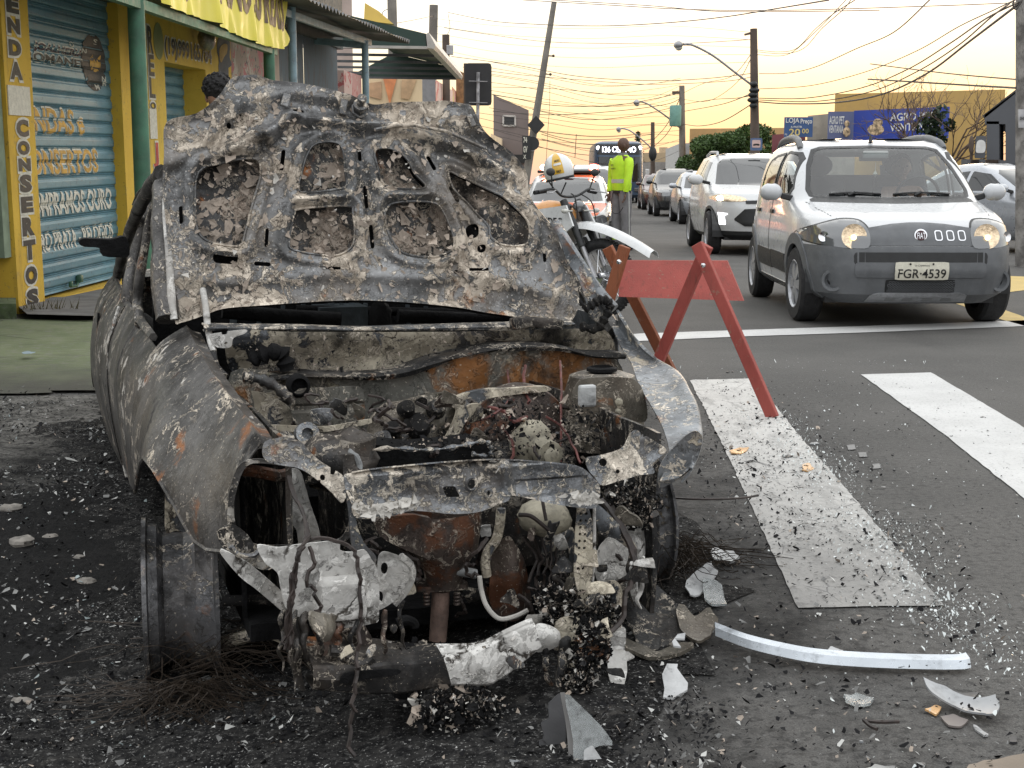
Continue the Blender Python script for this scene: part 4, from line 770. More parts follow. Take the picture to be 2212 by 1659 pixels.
# loose wiring
def wires(name,paths,r,mat,jit=0,seed=0):
    rr=np.random.RandomState(seed)
    for p in paths:
        b=MB();P=sm(wl(p),5,False);P=P+rr.normal(0,jit,P.shape)*np.linspace(0,1,len(P))[:,None] if jit else P;b.tube(P,r*rr.uniform(.7,1.3),5);b.build(name,mat,wreck,None,world=True)
wires('wiring_loom',[[(620+k%3,1010,-.5),(630+k,1060,-.55),(655,1110,-.62),(660+k*2,1160,-.70),(650-k*2,1190,-.735),(632+k*2,1240,-.735),(622+k*2,1320,-.735),(615+k*4,1400,-.73)] for k in range(5)],.0032,M['wire'],.003,5)
wires('wiring_loom',[[(660,1170,-.70),(700,1163,-.70),(760,1185,-.71),(775,1225,-.72),(778,1300,-.72),(776,1360,-.72),(772,1440,-.76),(766,1500,-.78),(757,1580,-.8),(766,1640,-.82)],[(668,1180,-.73),(678,1215,-.74),(662,1245,-.74),(680,1280,-.74),(690,1330,-.73)]],.0036,M['wire'],.006,6)
wires('wiring_loom',[[(1096,800,.2),(1100,830,.1),(1110,860,0),(1085,880,-.1),(1055,905,-.1)],[(1135,790,.2),(1132,830,.05),(1145,870,-.05)],[(1055,880,-.05),(1090,890,-.1),(1110,910,-.15),(1140,900,-.1)],[(1210,780,.1),(1212,850,-.1),(1210,1000,-.2)],[(1180,900,-.2),(1220,930,-.2),(1255,1000,-.3)],[(1020,910,-.1),(1060,900,-.15),(1105,860,-.1)],[(1080,920,-.12),(1105,950,-.14),(1108,1000,-.2)]],.004,plain('bared copper wire',(.10,.03,.025),.6,0,.5,30),.002,7)
wires('wiring_loom',[[(1300,1080,-.5),(1330,1120,-.56),(1360,1180,-.6),(1372,1235,-.62),(1350,1290,-.64),(1345,1340,-.66),(1300,1380,-.7)],[(1320,1090,-.5),(1345,1140,-.56),(1374,1200,-.6),(1365,1260,-.62)]],.006,M['wire'],.002,8)
wires('wiring_loom',[[(1130+20*k,1160,-.4),(1160+10*k,1210,-.42),(1140+18*k,1260,-.45),(1180+6*k,1310,-.5)] for k in range(6)],.0035,M['wire'],.006,9)
wires('wiring_loom',[[(690,870,.1),(720,930,-.0),(760,935,-.1),(800,945,-.15)],[(660,960,-.1),(700,975,-.15),(730,940,-.1),(780,935,-.1)]],.005,M['wire'],0,10)
rb=np.random.RandomState(61)
pth=[]
for k in range(34):
    x=rb.uniform(560,1330);y=rb.uniform(850,985);a=rb.uniform(-.25,.2);p=[(x,y,a)]
    for q in range(4): x+=rb.uniform(-45,45);y+=rb.uniform(-8,28);p.append((x,min(y,1000),a+rb.uniform(-.05,.05)))
    pth.append(p)
wires('wiring_loom',pth,.0042,M['wire'],.003,62)
pth=[]
for k in range(26):
    x=rb.uniform(790,1400);y=rb.uniform(1120,1300);a=rb.uniform(-.5,-.3);p=[(x,y,a)]
    for q in range(4): x+=rb.uniform(-30,30);y+=rb.uniform(5,30);p.append((x,y,a+rb.uniform(-.04,.04)))
    pth.append(p)
wires('wiring_loom',pth,.0042,M['wire'],.003,63)
for k in range(20):
    x=rb.uniform(600,1380);y=rb.uniform(860,985);w_=rb.uniform(14,34);t=np.sort(rb.uniform(0,6.28,rb.randint(5,8)));sheet('bent_bracket',rb.uniform(-.22,.1),[(x+w_*math.cos(q)*rb.uniform(.6,1.2),y+w_*.7*math.sin(q)*rb.uniform(.6,1.2)) for q in t],M[('dark','tan','iron','tower','frame')[k%5]],amp=.014,sc=25,res=.007,seed=200+k,tilt=rb.uniform(-30,50),skew=rb.uniform(-40,40))
for k in range(26):
    x=rb.uniform(840,1400);y=rb.uniform(1130,1330);w_=rb.uniform(12,30);t=np.sort(rb.uniform(0,6.28,rb.randint(5,8)))
    if abs(x-950)<60: continue
    sheet('bent_bracket',rb.uniform(-.40,-.25),[(x+w_*math.cos(q)*rb.uniform(.6,1.2),y+w_*.9*math.sin(q)*rb.uniform(.6,1.2)) for q in t],M[('dark','tan','iron','dark','white')[k%5]],amp=.014,sc=25,res=.007,seed=240+k,tilt=rb.uniform(-40,40),skew=rb.uniform(-40,40))
rm=np.random.RandomState(93)
def strand(x,y,a,dx,L,r0,mat):
    P=[];n=7
    for q in range(n):
        t=q/(n-1);P.append((x+dx*t+rm.uniform(-9,9),y-12+(L+12)*t,a+rm.uniform(-.012,.012)))
    P=sm(wl(P),4,False);P[:,2]=np.maximum(P[:,2],gz(P[:,0],P[:,1])+.01);r0*=.55;rr=np.interp(np.linspace(0,1,len(P)),[0,.1,.5,.8,1],[r0*.5,r0,r0*.7,r0*.6,r0*.15])*(1+.45*wobble(int(x+y),70)(P));b=MB();b.tube(P,np.abs(rr)+.001,6);b.build('melted_strand',M['dark' if mat in('tan','white') and x<900 else mat],wreck,60,world=True)
for x,y,dx,L,r0,mt in ((625,1320,6,130,.012,'dark'),(640,1330,-8,165,.010,'dark'),(655,1335,10,110,.014,'tan'),(612,1330,-4,120,.007,'white'),(700,1350,-6,85,.016,'dark'),(728,1352,8,75,.012,'iron'),(765,1350,-3,95,.008,'dark'),(1225,1390,-25,150,.022,'dark'),(1240,1380,-10,170,.018,'tan'),(1262,1400,-30,120,.014,'dark'),(1290,1420,-8,90,.010,'white'),(1180,1410,5,90,.012,'dark'),(1010,1480,6,95,.010,'tan'),(1040,1480,-16,110,.014,'dark'),(975,1490,10,90,.008,'dark'),(1300,1250,6,110,.010,'white'),(1330,1280,-8,90,.010,'tan'),(1205,1245,4,80,.012,'dark'),(1360,1200,6,110,.008,'dark'),(870,1310,4,90,.008,'dark'),(830,1330,-4,90,.010,'iron'),(1385,1215,-5,100,.012,'white')):
    strand(x,y,-.70 if y>1300 else -.58,dx,L,r0,mt)
for k in range(34):
    x=rm.uniform(640,1410);y=rm.uniform(1290,1440)
    if 880<x<1000 and y<1390: continue
    w_=rm.uniform(14,36);t=np.sort(rm.uniform(0,6.28,rm.randint(5,9)));sheet('melted_scrap',rm.uniform(-.66,-.50),[(x+w_*math.cos(q)*rm.uniform(.5,1.4),y+w_*.8*math.sin(q)*rm.uniform(.5,1.3)) for q in t],M[('dark','tan','white','dark','tower','frame','dark')[k%7]],amp=.022,sc=26,res=.006,seed=300+k,tilt=rm.uniform(-50,50),skew=rm.uniform(-50,50),smo=k%2==0,rim=-.01)
for k in range(16):
    x=rm.uniform(1190,1420);y=rm.uniform(1080,1300);w_=rm.uniform(14,34);t=np.sort(rm.uniform(0,6.28,rm.randint(5,9)));sheet('melted_scrap',rm.uniform(-.56,-.46),[(x+w_*math.cos(q)*rm.uniform(.5,1.4),y+w_*.9*math.sin(q)*rm.uniform(.5,1.3)) for q in t],M[('dark','white','tan','dark','tower')[k%5]],amp=.022,sc=26,res=.006,seed=350+k,tilt=rm.uniform(-50,50),skew=rm.uniform(-50,50),rim=-.01)
# ---- wheels: bare steel barrels
def barrel(name,c,ax,rs,wd,mat):
    b=MB();R=rs;prof=[(R*.70,-wd*.5),(R,-wd*.5),(R,-wd*.44),(R*.93,-wd*.42),(R*.91,-wd*.30),(R*.80,-wd*.22),(R*.79,wd*.05),(R*.84,wd*.12),(R*.90,wd*.2),(R*.91,wd*.40),(R*.93,wd*.43),(R,wd*.45),(R,wd*.5),(R*.9,wd*.5),(R*.86,wd*.3),(R*.74,wd*.05),(R*.3,0),(.02,.0)]
    b.lathe(prof,c,ax,48,cap=False);o=b.build(name,mat,wreck,35,world=True);return o
fl=Wp(395,1462,0.0);fl[2]=0
wc=G(393,1462,-.155);axw=np.array([.972,.235,0]);cFL=np.array([wc[0],wc[1]+.02,-.155+.195])
o=barrel('wheel',cFL,axw,.195,.172,M['rimsteel'])
cFR=Wp(1428,1150,.0);cFR[2]=.135;barrel('wheel',Cc(.0,.50,.135),LAT,.195,.15,M['rimsteel'])
b=MB()
cR=Cc(2.44,-.62,.24);b.lathe([(.16,-.085),(.24,-.09),(.265,-.06),(.265,.06),(.24,.09),(.16,.085)],cR,LAT,32);b.build('rear_tyre',M['soot'],wreck,40,world=True)
b=MB();b.lathe([(.16,-.085),(.24,-.09),(.265,-.06),(.265,.06),(.24,.09),(.16,.085)],Cc(2.44,.6,.25),LAT,32);b.build('rear_tyre',M['soot'],wreck,40,world=True)
sheet('inner_arch_liner',-.12,[(360,1055),(385,1060),(402,1095),(404,1140),(398,1150),(378,1146),(358,1150),(356,1100)],M['tan'],amp=.006,res=.008)
A=[[Cc(a,-.53+.02*s,z) for z in(.05,.2,.32,.42)] for a,s in((-.26,0),(0,1),(.45,0))]
MB().solid(up_lattice(A,4),.01).build('wheel_house',M['soot'],wreck,50,world=True)
# ------------------------------------------------------------------ cars
def carpaint(name,col,metal=0.,rough=.28):
    n=NT(name);c=n.mix(n.map(n.noise(3,3,.5),.42,.75,0,.25),col,tuple(q*.88 for q in col));c=n.mix(n.map(n.noise(1.2,3),.35,.7,0,.25),c,tuple(q*.9 for q in col))
    return n.done(c,n.map(n.noise(6,2),.3,.7,rough-.03,rough+.05),metal,None,Coat_Weight=.6,Coat_Roughness=.08)
M['wpaint']=carpaint('white car paint',(.50,.515,.53));M['wpaint2']=carpaint('pearl white car paint',(.57,.58,.585));M['silver']=carpaint('silver car paint',(.40,.42,.45),.55);M['black']=carpaint('black car paint',(.012,.014,.016));M['wine']=carpaint('dark red car paint',(.055,.010,.014));M['orangep']=carpaint('orange livery paint',(.72,.15,.055),0,.55)
M['greypl']=plain('grey textured bumper plastic',(.108,.114,.121),.55,0,.12,9,.15,160,dirt=((.16,.165,.165),.35))
M['blackpl']=plain('black plastic',(.016,.017,.018),.5,0,.2,14);M['rubber']=plain('tyre rubber',(.019,.019,.02),.85,0,.35,18,.3,70,dirt=((.06,.057,.053),.4))
M['rim']=plain('silver wheel cover',(.40,.41,.43),.35,.4,.15,20,dirt=((.1,.09,.08),.4));M['chrome']=plain('chrome',(.7,.71,.73),.12,1,.05)
M['dglass']=NT('dark car glass').done((.012,.015,.017),.04,0,None,Coat_Weight=.3,IOR=1.55)
def clear_glass():
    n=NT('car windscreen glass');t=n.new('ShaderNodeBsdfTransparent');t.inputs[0].default_value=(.80,.86,.86,1);g=n.new('ShaderNodeBsdfGlossy');g.inputs['Roughness'].default_value=.03;g.inputs[0].default_value=(.9,.9,.9,1)
    f=n.new('ShaderNodeFresnel');f.inputs[0].default_value=1.55;m=n.new('ShaderNodeMixShader');n.L(n.math('MULTIPLY',f.outputs[0],1.25),m.inputs[0]);n.L(t.outputs[0],m.inputs[1]);n.L(g.outputs[0],m.inputs[2]);n.L(m.outputs[0],n.t.nodes['Material Output'].inputs[0]);return n.m
M['glass']=clear_glass()
M['lens']=NT('headlamp lens').done((.15,.155,.16),.12,.35,None,Coat_Weight=.7);M['lensam']=plain('amber lit headlamp bowl',(.75,.60,.42),.15,.7,.3,35,.5,40)
M['lit']=emit('lit headlamp',(1,.95,.85),9);M['litw']=emit('lit daytime lamp',(1,1,1),3.2);M['warmlit']=emit('warm parking bulb',(1,.74,.42),3.0);M['redlit']=emit('red beacon lens',(1,.06,.04),7);M['redhot']=emit('beacon bulb',(1,.55,.35),14);M['redpl']=plain('red lens plastic',(.25,.01,.012),.25)
M['seat']=plain('dark seat cloth',(.03,.032,.035),.9,0,.2,30);M['plate']=plain('cream number plate',(.62,.60,.50),.5,0,.08,20,dirt=((.25,.22,.16),.35));M['ink']=plain('black paint lettering',(.015,.015,.015),.6)
SCL=1.
class Body:
    def __init__(s,keys,nf=4.5,nr=4.5,xc=-.1):
        s.k=np.array(keys,float);s.nf=nf;s.nr=nr;s.xc=xc
    def sl(s,z): return [np.interp(z,s.k[:,0],s.k[:,i]) for i in(1,2,3)]
    def front(s,y,z):
        xf,xr,w=s.sl(z);return s.xc+(xf-s.xc)*np.clip(1-np.abs(y/w)**s.nf,0,1)**(1/s.nf)
    def rear(s,y,z):
        xf,xr,w=s.sl(z);return s.xc+(xr-s.xc)*np.clip(1-np.abs(y/w)**s.nr,0,1)**(1/s.nr)
    def side(s,x,z):
        xf,xr,w=s.sl(z);a=np.where(x>s.xc,xf-s.xc,s.xc-xr);n=np.where(x>s.xc,s.nf,s.nr)
        return w*np.clip(1-np.abs((x-s.xc)/a)**n,0,1)**(1/n)
    def surf(s,zs,nt_=112):
        t=np.arange(nt_)*2*math.pi/nt_;c,q=np.cos(t),np.sin(t);R=[]
        for z in zs:
            xf,xr,w=s.sl(z);n=np.where(c>0,s.nf,s.nr);a=np.where(c>0,xf-s.xc,s.xc-xr)
            R.append(np.stack([s.xc+a*np.sign(c)*np.abs(c)**(2/n),w*np.sign(q)*np.abs(q)**(2/n),np.full(nt_,z)],1))
        return np.array(R)
def wheel_mesh(parent,c,r,wd,side,rimmat,spokes=6,turn=0.,detail=True):
    """wheel > tyre, rim"""
    ax=np.array([math.sin(-turn)*side,math.cos(turn)*side,0.])
    b=MB();b.lathe([(r*.64,-wd/2),(r*.93,-wd/2),(r,-wd*.36),(r,wd*.36),(r*.93,wd/2),(r*.66,wd/2),(r*.62,wd*.42)],c,ax,36,cap=False);w_=b.build('wheel',M['rubber'],parent,35)
    b=MB();b.lathe([(r*.66,wd*.47),(r*.63,wd*.5),(r*.60,wd*.40),(r*.56,wd*.34)],c,ax,36,cap=False)
    b.lathe([(.0,wd*.44),(r*.12,wd*.45),(r*.16,wd*.40)],c,ax,18,cap=False);b.lathe([(r*.62,wd*.12),(.0,wd*.12)],c,ax,20,cap=False,mi=1)
    a=np.cross(ax,(0,0,1.));a/=np.linalg.norm(a);u=np.array([0,0,1.])
    for k in range(spokes):
        t=2*math.pi*k/spokes;d=a*math.cos(t)+u*math.sin(t);e=-a*math.sin(t)+u*math.cos(t);o=np.array(c)+ax*wd*.40
        b.prism([o+d*r*.12+e*r*.09,o+d*r*.60+e*r*.16-ax*.01,o+d*r*.60-e*r*.16-ax*.01,o+d*r*.12-e*r*.09],ax*.012)
    b.build('rim',[rimmat,M['blackpl']],w_,30);return w_
def car(name,label,keys,pos,yaw,paint,wb,tr=.31,tw=.19,nf=4.5,nr=4.5,xc=-.1,windows=True,ws=None,side_w=None,cut=False,bumper=None,bmat=None,rimmat=None,group='cars queuing in the traffic',turn=0.,arch=None,wy=None,back=None,front_off=None,bx=1.2):
    o=empty(name,pos,yaw,label,'car',group);o.scale=(SCL,SCL,SCL);bpy.context.view_layer.update();B=Body(keys,nf,nr,xc);fx,rx=wb/2,-wb/2
    zk=B.k[:,0];zs=np.unique(np.round(np.concatenate([np.linspace(a,b_,4)[:-1] for a,b_ in zip(zk[:-1],zk[1:])]+[[zk[-1]]]),4))
    A=B.surf(zs);n,m=A.shape[:2];F1=[];F2=[];ra=(arch or tr+.055)
    wsp=np.array(ws) if ws is not None else None
    for i in range(n-1):
        for j in range(m):
            j2=(j+1)%m;c=(A[i,j]+A[i+1,j2]+A[i,j2]+A[i+1,j])/4
            if abs(c[1])>.5 and c[2]<tr+ra+.1 and (math.hypot(c[0]-fx,c[2]-tr)<ra or math.hypot(c[0]-rx,c[2]-tr)<ra): continue
            if cut and wsp is not None and c[0]>B.xc and sdf(c[None,1:],wsp*np.array([.985,1]))[0][0]<-.004: continue
            if cut and side_w is not None and any(sdf(np.array([[c[0],c[2]]]),np.array(q))[0][0]<-.012 for q in side_w) and abs(c[1])>.4: continue
            if cut and back is not None and c[0]<B.xc and sdf(c[None,1:],np.array(back))[0][0]<-.004: continue
            f=(i*m+j,i*m+j2,(i+1)*m+j2,(i+1)*m+j)
            (F2 if (bumper and c[2]<bumper and c[0]>bx) else F1).append(f)
    top=tuple((n-1)*m+j for j in range(m));F1.append(top)
    V=A.reshape(-1,3)
    body=mesh_obj('body',V,F1,paint,o,None,32)
    if F2:
        V2=V.copy();k=V[:,0]>1.0;V2[k,:2]*=1.004
        mesh_obj('front_bumper',V2,F2,bmat or paint,o,None,32)
    b=MB();b.box((0,0,zk[0]+.02),(wb+.9,1.3,.05));b.build('underbody',M['blackpl'],o)
    for sx in(fx,rx):
        for sy in(-1,1):
            y=(wy or B.k[2,3]-tw/2-.005)
            wheel_mesh(o,(sx,sy*y,tr),tr,tw,sy,rimmat or M['rim'],turn=turn if sx>0 else 0)
            tt=np.radians(np.linspace(-8,188,15));b=MB();aw=np.stack([np.stack([sx+(ra+.02)*np.cos(tt),0*tt+sy*(y+.06-d_),tr+(ra+.02)*np.sin(tt)],1) for d_ in(0,.34)]);b.grid(aw);b.add(np.concatenate([aw[1]]),[tuple(range(15))]);b.build('wheel_well',M['blackpl'],o)
    fr=lambda u,v,h:np.stack([B.front(u,v)+h,u,v],-1);bk=lambda u,v,h:np.stack([B.rear(u,v)-h,u,v],-1)
    sidef=lambda sg:(lambda u,v,h:np.stack([u,sg*(B.side(u,v)+h),v],-1))
    return o,B,fr,bk,sidef,body
def fpanel(o,fn,name,poly,mat,off=.004,th=.006,res=.03,mirror=False,smo=0,holes=(),hf=None):
    P=sm(poly,smo) if smo else np.array(poly,float);out=[]
    for sg in((1,-1) if mirror else (1,)):
        Q=P*np.array([sg,1]);Hs=[np.array(q)*np.array([sg,1]) for q in holes]
        out.append(panel(fn,Q,Hs,res,th,lambda p,S:p[:,0]*0+off+(hf(p,S) if hf else 0)).build(name,mat,o,40))
    return out
def spanel(o,sidef,name,poly,mat,off=.004,th=.006,res=.03,smo=0,sides=(1,-1),holes=()):
    P=sm(poly,smo) if smo else np.array(poly,float);out=[]
    for sg in sides: out.append(panel(sidef(sg),P,holes,res,th,lambda p,S:p[:,0]*0+off).build(name,mat,o,40))
    return out
def arch_trim(o,sidef,x,r,w_,mat,zc,off=.02,sides=(1,-1)):
    t=np.radians(np.linspace(-14,194,24));O=np.concatenate([np.stack([x+(r+w_)*np.cos(t),zc+(r+w_)*np.sin(t)],1),np.stack([x+r*np.cos(t[::-1]),zc+r*np.sin(t[::-1])],1)])
    return spanel(o,sidef,'arch_trim',O,mat,off,.03,.02,0,sides)
def mirror(o,B,x,z,y,mat,w_=.20,h_=.13):
    for sg in(1,-1):
        b=MB();b.ball((x,sg*y,z),(.07,w_/2,h_/2),16,10,fn=lambda A:1+.12*(np.abs(A[...,1])>.3));m=b.build('door_mirror',mat,o,40)
        b=MB();b.bar((x+.0,sg*(y-w_*.5),z-.03),(x+.03,sg*(y-w_*.5-.12),z-.06),.05,.05,bev=.01);b.build('mirror_arm',M['blackpl'],m)
def pose(pxw,pxr,wb):
    a=G(*pxw);b_=G(*pxr);d=a-b_;return math.atan2(d[1],d[0])
# ---- white hatchback with grey cladding, nearest in the queue
uk=[(.19,1.76,-1.68,.70),(.27,1.92,-1.77,.79),(.45,1.97,-1.80,.825),(.60,1.955,-1.80,.83),(.70,1.91,-1.79,.828),(.78,1.84,-1.78,.822),(.83,1.74,-1.77,.815),(.87,1.58,-1.77,.808),(.92,1.27,-1.76,.80),(.965,1.02,-1.75,.795),(1.0,.93,-1.75,.79),(1.15,.68,-1.74,.762),(1.28,.46,-1.70,.722),(1.40,.26,-1.62,.66),(1.445,.14,-1.52,.61),(1.475,-.10,-1.35,.52),(1.49,-.45,-1.1,.36),(1.495,-.6,-.95,.2)]
FLc=G(1745,692);RLc=G(1645,637);FRc=G(2125,680);hd=(FLc-RLc)[:2];hd/=np.linalg.norm(hd);uyaw=math.atan2(hd[1],hd[0])
lx=np.array([-hd[1],hd[0]])     # car's left (image right when facing us)
upos=np.array(FLc[:2])+lx*.64-hd*1.10
wsu=[(-.64,1.005),(-.655,1.06),(-.60,1.25),(-.53,1.385),(-.45,1.41),(0,1.42),(.45,1.41),(.53,1.385),(.60,1.25),(.655,1.06),(.64,1.005),(.3,.985),(0,.98),(-.3,.985)]
swu=[[(.60,1.0),(.62,1.06),(.36,1.31),(.25,1.37),(.02,1.385),(-.08,1.375),(-.08,1.0)],[(-.16,1.0),(-.16,1.375),(-.6,1.36),(-.86,1.32),(-.93,1.2),(-.95,1.0)]]
bkw=[(-.55,1.05),(-.5,1.33),(0,1.36),(.5,1.33),(.55,1.05)]
o,B,fr,bk,sf,body=car('parked_hatchback','white hatchback with grey plastic cladding and cream number plate, nearest in the queue',uk,(upos[0],upos[1],0),uyaw,M['wpaint'],2.376,.30,.185,nf=5.2,nr=5,ws=wsu,side_w=swu,cut=True,bumper=.635,bmat=M['greypl'],back=bkw,arch=.345,bx=1.32,turn=.06)
o.name='hatchback_car';o.scale=(.925,.925,.925);bpy.context.view_layer.update()
inner=[(x*.965,1.0+(z-1.0)*.955+.006) for x,z in wsu]
fpanel(o,fr,'windscreen',wsu,M['glass'],.003,0,.03)
fpanel(o,fr,'windscreen_rubber',[(x*1.02,z+(.008 if z>1.2 else -.012)) for x,z in wsu],M['blackpl'],.006,.012,.014,holes=[np.array(inner)])
fpanel(o,bk,'rear_window',bkw,M['glass'],.003,0,.04)
for q in swu: spanel(o,sf,'side_window',q,M['glass'],.002,0,.03);spanel(o,sf,'window_frame',[(x,z) for x,z in q],M['blackpl'],.005,.01,.012,holes=[np.array([( (x-np.mean([p[0] for p in q]))*.90+np.mean([p[0] for p in q]),(z-1.18)*.88+1.18) for x,z in q])])
g_out=[(-.47,.64),(-.47,.70),(-.42,.765),(-.2,.80),(-.06,.81),(.06,.81),(.2,.80),(.42,.765),(.47,.70),(.47,.64)]
gp=fpanel(o,fr,'grille_panel',g_out,M['greypl'],.008,.01,.02)[0]
b=MB();bxp=lambda y,z,h:fr(np.array([y]),np.array([z]),np.array([h]))[0]
b.lathe([(.0,.012),(.042,.012),(.048,.010),(.050,.0)],bxp(0,.715,.008),(1,0,.25),28);bad=b.build('badge',M['chrome'],o,30)
b=MB();b.lathe([(.0,.002),(.038,.002),(.039,.0)],bxp(0,.715,.022),(1,0,.25),28);b.build('badge_field',plain('dark red badge enamel',(.05,.012,.014),.3),bad)
b=MB();text_on(b,lambda u,v,h:np.stack([bxp(0,.715,.0)[0]+.036+h-(v-.715)*.25,u,v],-1),'FIAT',-.030,.693,.030,.737,.0015);b.build('badge_lettering',M['chrome'],bad)
for y in(.135,.222,.308): fpanel(o,fr,'grille_slot',rrect(y-.028,.677,y+.028,.753,.017),M['chrome'],.011,.006,.0035,holes=[rrect(y-.0205,.6845,y+.0205,.7455,.012)])
hl=[(.395,.625),(.375,.70),(.39,.775),(.44,.825),(.56,.83),(.68,.80),(.775,.755),(.805,.70),(.77,.655),(.6,.625),(.5,.620)]
fpanel(o,fr,'headlamp_gasket',[((x-.59)*1.055+.59,(z-.725)*1.09+.725) for x,z in hl],M['blackpl'],.006,.01,.016,mirror=True,smo=3)
for hp in fpanel(o,fr,'headlamp',hl,M['lens'],.012,.02,.016,mirror=True,smo=3):
    sg=1 if np.mean([v.co.y for v in hp.data.vertices])>0 else -1
    b=MB();c=bxp(sg*.495,.705,.012);b.lathe([(.0,.006),(.03,.004),(.088,.014),(.095,.016)],c,(1,0,.2),24,cap=False);b.build('reflector_bowl',M['lensam'],hp,30)
    b=MB();b.ball(bxp(sg*.50,.70,.03),(.012,.022,.022));b.build('bulb',M['warmlit'],hp)
    b=MB();c=bxp(sg*.69,.70,.012);b.lathe([(.0,.004),(.035,.01),(.04,.012)],c,(1,sg*.6,.2),18,cap=False);b.build('indicator_bowl',M['chrome'],hp,30)
fpanel(o,fr,'bumper_recess',rrect(-.50,.495,.50,.59,.03),M['blackpl'],.008,.01,.02)
fpanel(o,fr,'bumper_bar',rrect(-.49,.40,.49,.515,.03),M['greypl'],.016,.02,.02)
fpanel(o,fr,'lower_grille',[(-.47,.395),(-.43,.30),(-.36,.275),(.36,.275),(.43,.30),(.47,.395)],M['blackpl'],.005,.01,.02)
hexes=[]
for r in range(4):
    for k in range(22): hexes.append(circ((-.235+k*.0225+(r%2)*.011,.298+r*.022),.0095,6))
fpanel(o,fr,'grille_void',rrect(-.26,.285,.26,.385,.01),M['blackpl'],.009,.004,.02)
hb=MB()
for h_ in hexes: hb.tube(np.stack([fr(np.array([p[0]]),np.array([p[1]]),np.array([.014]))[0] for p in h_]),.0022,4,closed=True)
hb.build('grille_mesh',M['greypl'],o)
fpanel(o,fr,'skid_plate',[(-.38,.205),(-.36,.27),(-.30,.285),(.30,.285),(.36,.27),(.38,.205),(.2,.20),(-.2,.20)],M['rim'],.018,.02,.02)
for y in(-.2,-.07,.08,.22): fpanel(o,fr,'skid_dimple',rrect(y-.04,.215,y+.04,.24,.01),plain('skid plate dimple',(.26,.265,.27),.5,.2) if y==-.2 else bpy.data.materials['skid plate dimple'],.022,.004,.01)
for sg in(-1,1):
    b=MB();c=bxp(sg*.63,.37,.004);ax=(1,sg*.35,0);b.lathe([(.085,.0),(.082,.012),(.062,.010),(.055,-.02),(.045,-.03),(.0,-.025)],c,ax,26,cap=False);f_=b.build('fog_lamp_cup',M['greypl'],o,40)
    b=MB();b.lathe([(.044,-.024),(.03,-.015),(.0,-.012)],c,ax,20,cap=False);b.build('fog_lamp_lens',M['blackpl'],f_,40)
pl=fpanel(o,fr,'number_plate',rrect(-.20,.385,.20,.52,.012),M['plate'],.032,.006,.03)[0]
px_=float(max(v.co.x for v in pl.data.vertices))
b=MB();fpl=lambda u,v,h:np.stack([B.front(u,v)+h,u,v],-1);text_on(b,fpl,'FGR·4539',-.178,.398,.178,.468,.0345,.012);text_on(b,fpl,'SP-CAMPINAS',-.055,.487,.055,.500,.0345,.0)
b.build('plate_lettering',M['ink'],pl)
for y in(-.09,.08):
    b=MB();b.lathe([(.008,0),(.006,.004)],(px_+.002,y,.505),(1,0,0),10);b.build('plate_bolt',M['ink'],pl)
for x in(1.188,-1.188): arch_trim(o,sf,x,.325,.085,M['greypl'],.30,.014)
for (a,c) in ((.78,.08),(.06,-.72)): 
    for p in spanel(o,sf,'door_moulding',[(a,.36),(a,.52),(c,.53),(c,.37)],M['blackpl'],.012,.014,.03): pass
spanel(o,sf,'moulding_strip',[(.76,.415),(.76,.425),(-.70,.435),(-.70,.425)],M['rim'],.027,.004,.02)
spanel(o,sf,'sill_trim',[(.82,.22),(.82,.27),(-.82,.28),(-.82,.22)],M['wpaint'],.006,.01,.03)
spanel(o,sf,'door_seam',[(-.10,.36),(-.10,1.0),(-.115,1.0),(-.115,.36)],M['blackpl'],.002,.002,.012)
for x in(-.02,-.80): spanel(o,sf,'door_handle',rrect(x-.08,.84,x+.06,.875,.012),M['blackpl'],.018,.02,.02)
mirror(o,B,.63,1.03,.93,M['wpaint'],.17,.135)
fpanel(o,fr,'bonnet_seam',[(.47,.795),(.57,.83),(.64,.89),(.70,.965),(.709,.962),(.648,.884),(.576,.822),(.472,.787)],M['blackpl'],.002,.003,.01,mirror=True)
fpanel(o,fr,'bumper_seam',[(-.79,.632),(.79,.632),(.79,.640),(-.79,.640)],M['blackpl'],.006,.003,.01)
for sg in(1,-1):
    b=MB();P=sm([(.18,sg*.62,1.40),(.12,sg*.615,1.43),(.0,sg*.605,1.465),(-.3,sg*.59,1.50),(-.8,sg*.575,1.505),(-1.2,sg*.56,1.48),(-1.4,sg*.55,1.43)],5,False);b.tube(P,[.024+.010*math.sin(math.pi*k/(len(P)-1)) for k in range(len(P))],8);b.build('roof_rail',M['greypl'],o,50)
b=MB();b.lathe([(.022,0),(.016,.02),(.008,.06),(.003,.075)],(.12,0,1.455),(-.25,0,1),10);b.build('aerial',M['blackpl'],o)
for y0,y1 in((-.50,-.08),(.02,.48)):
    b=MB();P=[bxp(y0+(y1-y0)*k/8,1.015+.012*math.sin(k*.4),.022) for k in range(9)];b.tube(P,.009,6);b.tube([P[3]+np.array([.02,0,-.02]),P[4]+np.array([.012,0,.005])],.012,6);b.build('wiper',M['blackpl'],o)
fpanel(o,fr,'scuttle_cover',[(-.70,.955),(-.60,1.0),(0,.99),(.60,1.0),(.70,.955),(0,.94)],M['blackpl'],.004,.004,.02)
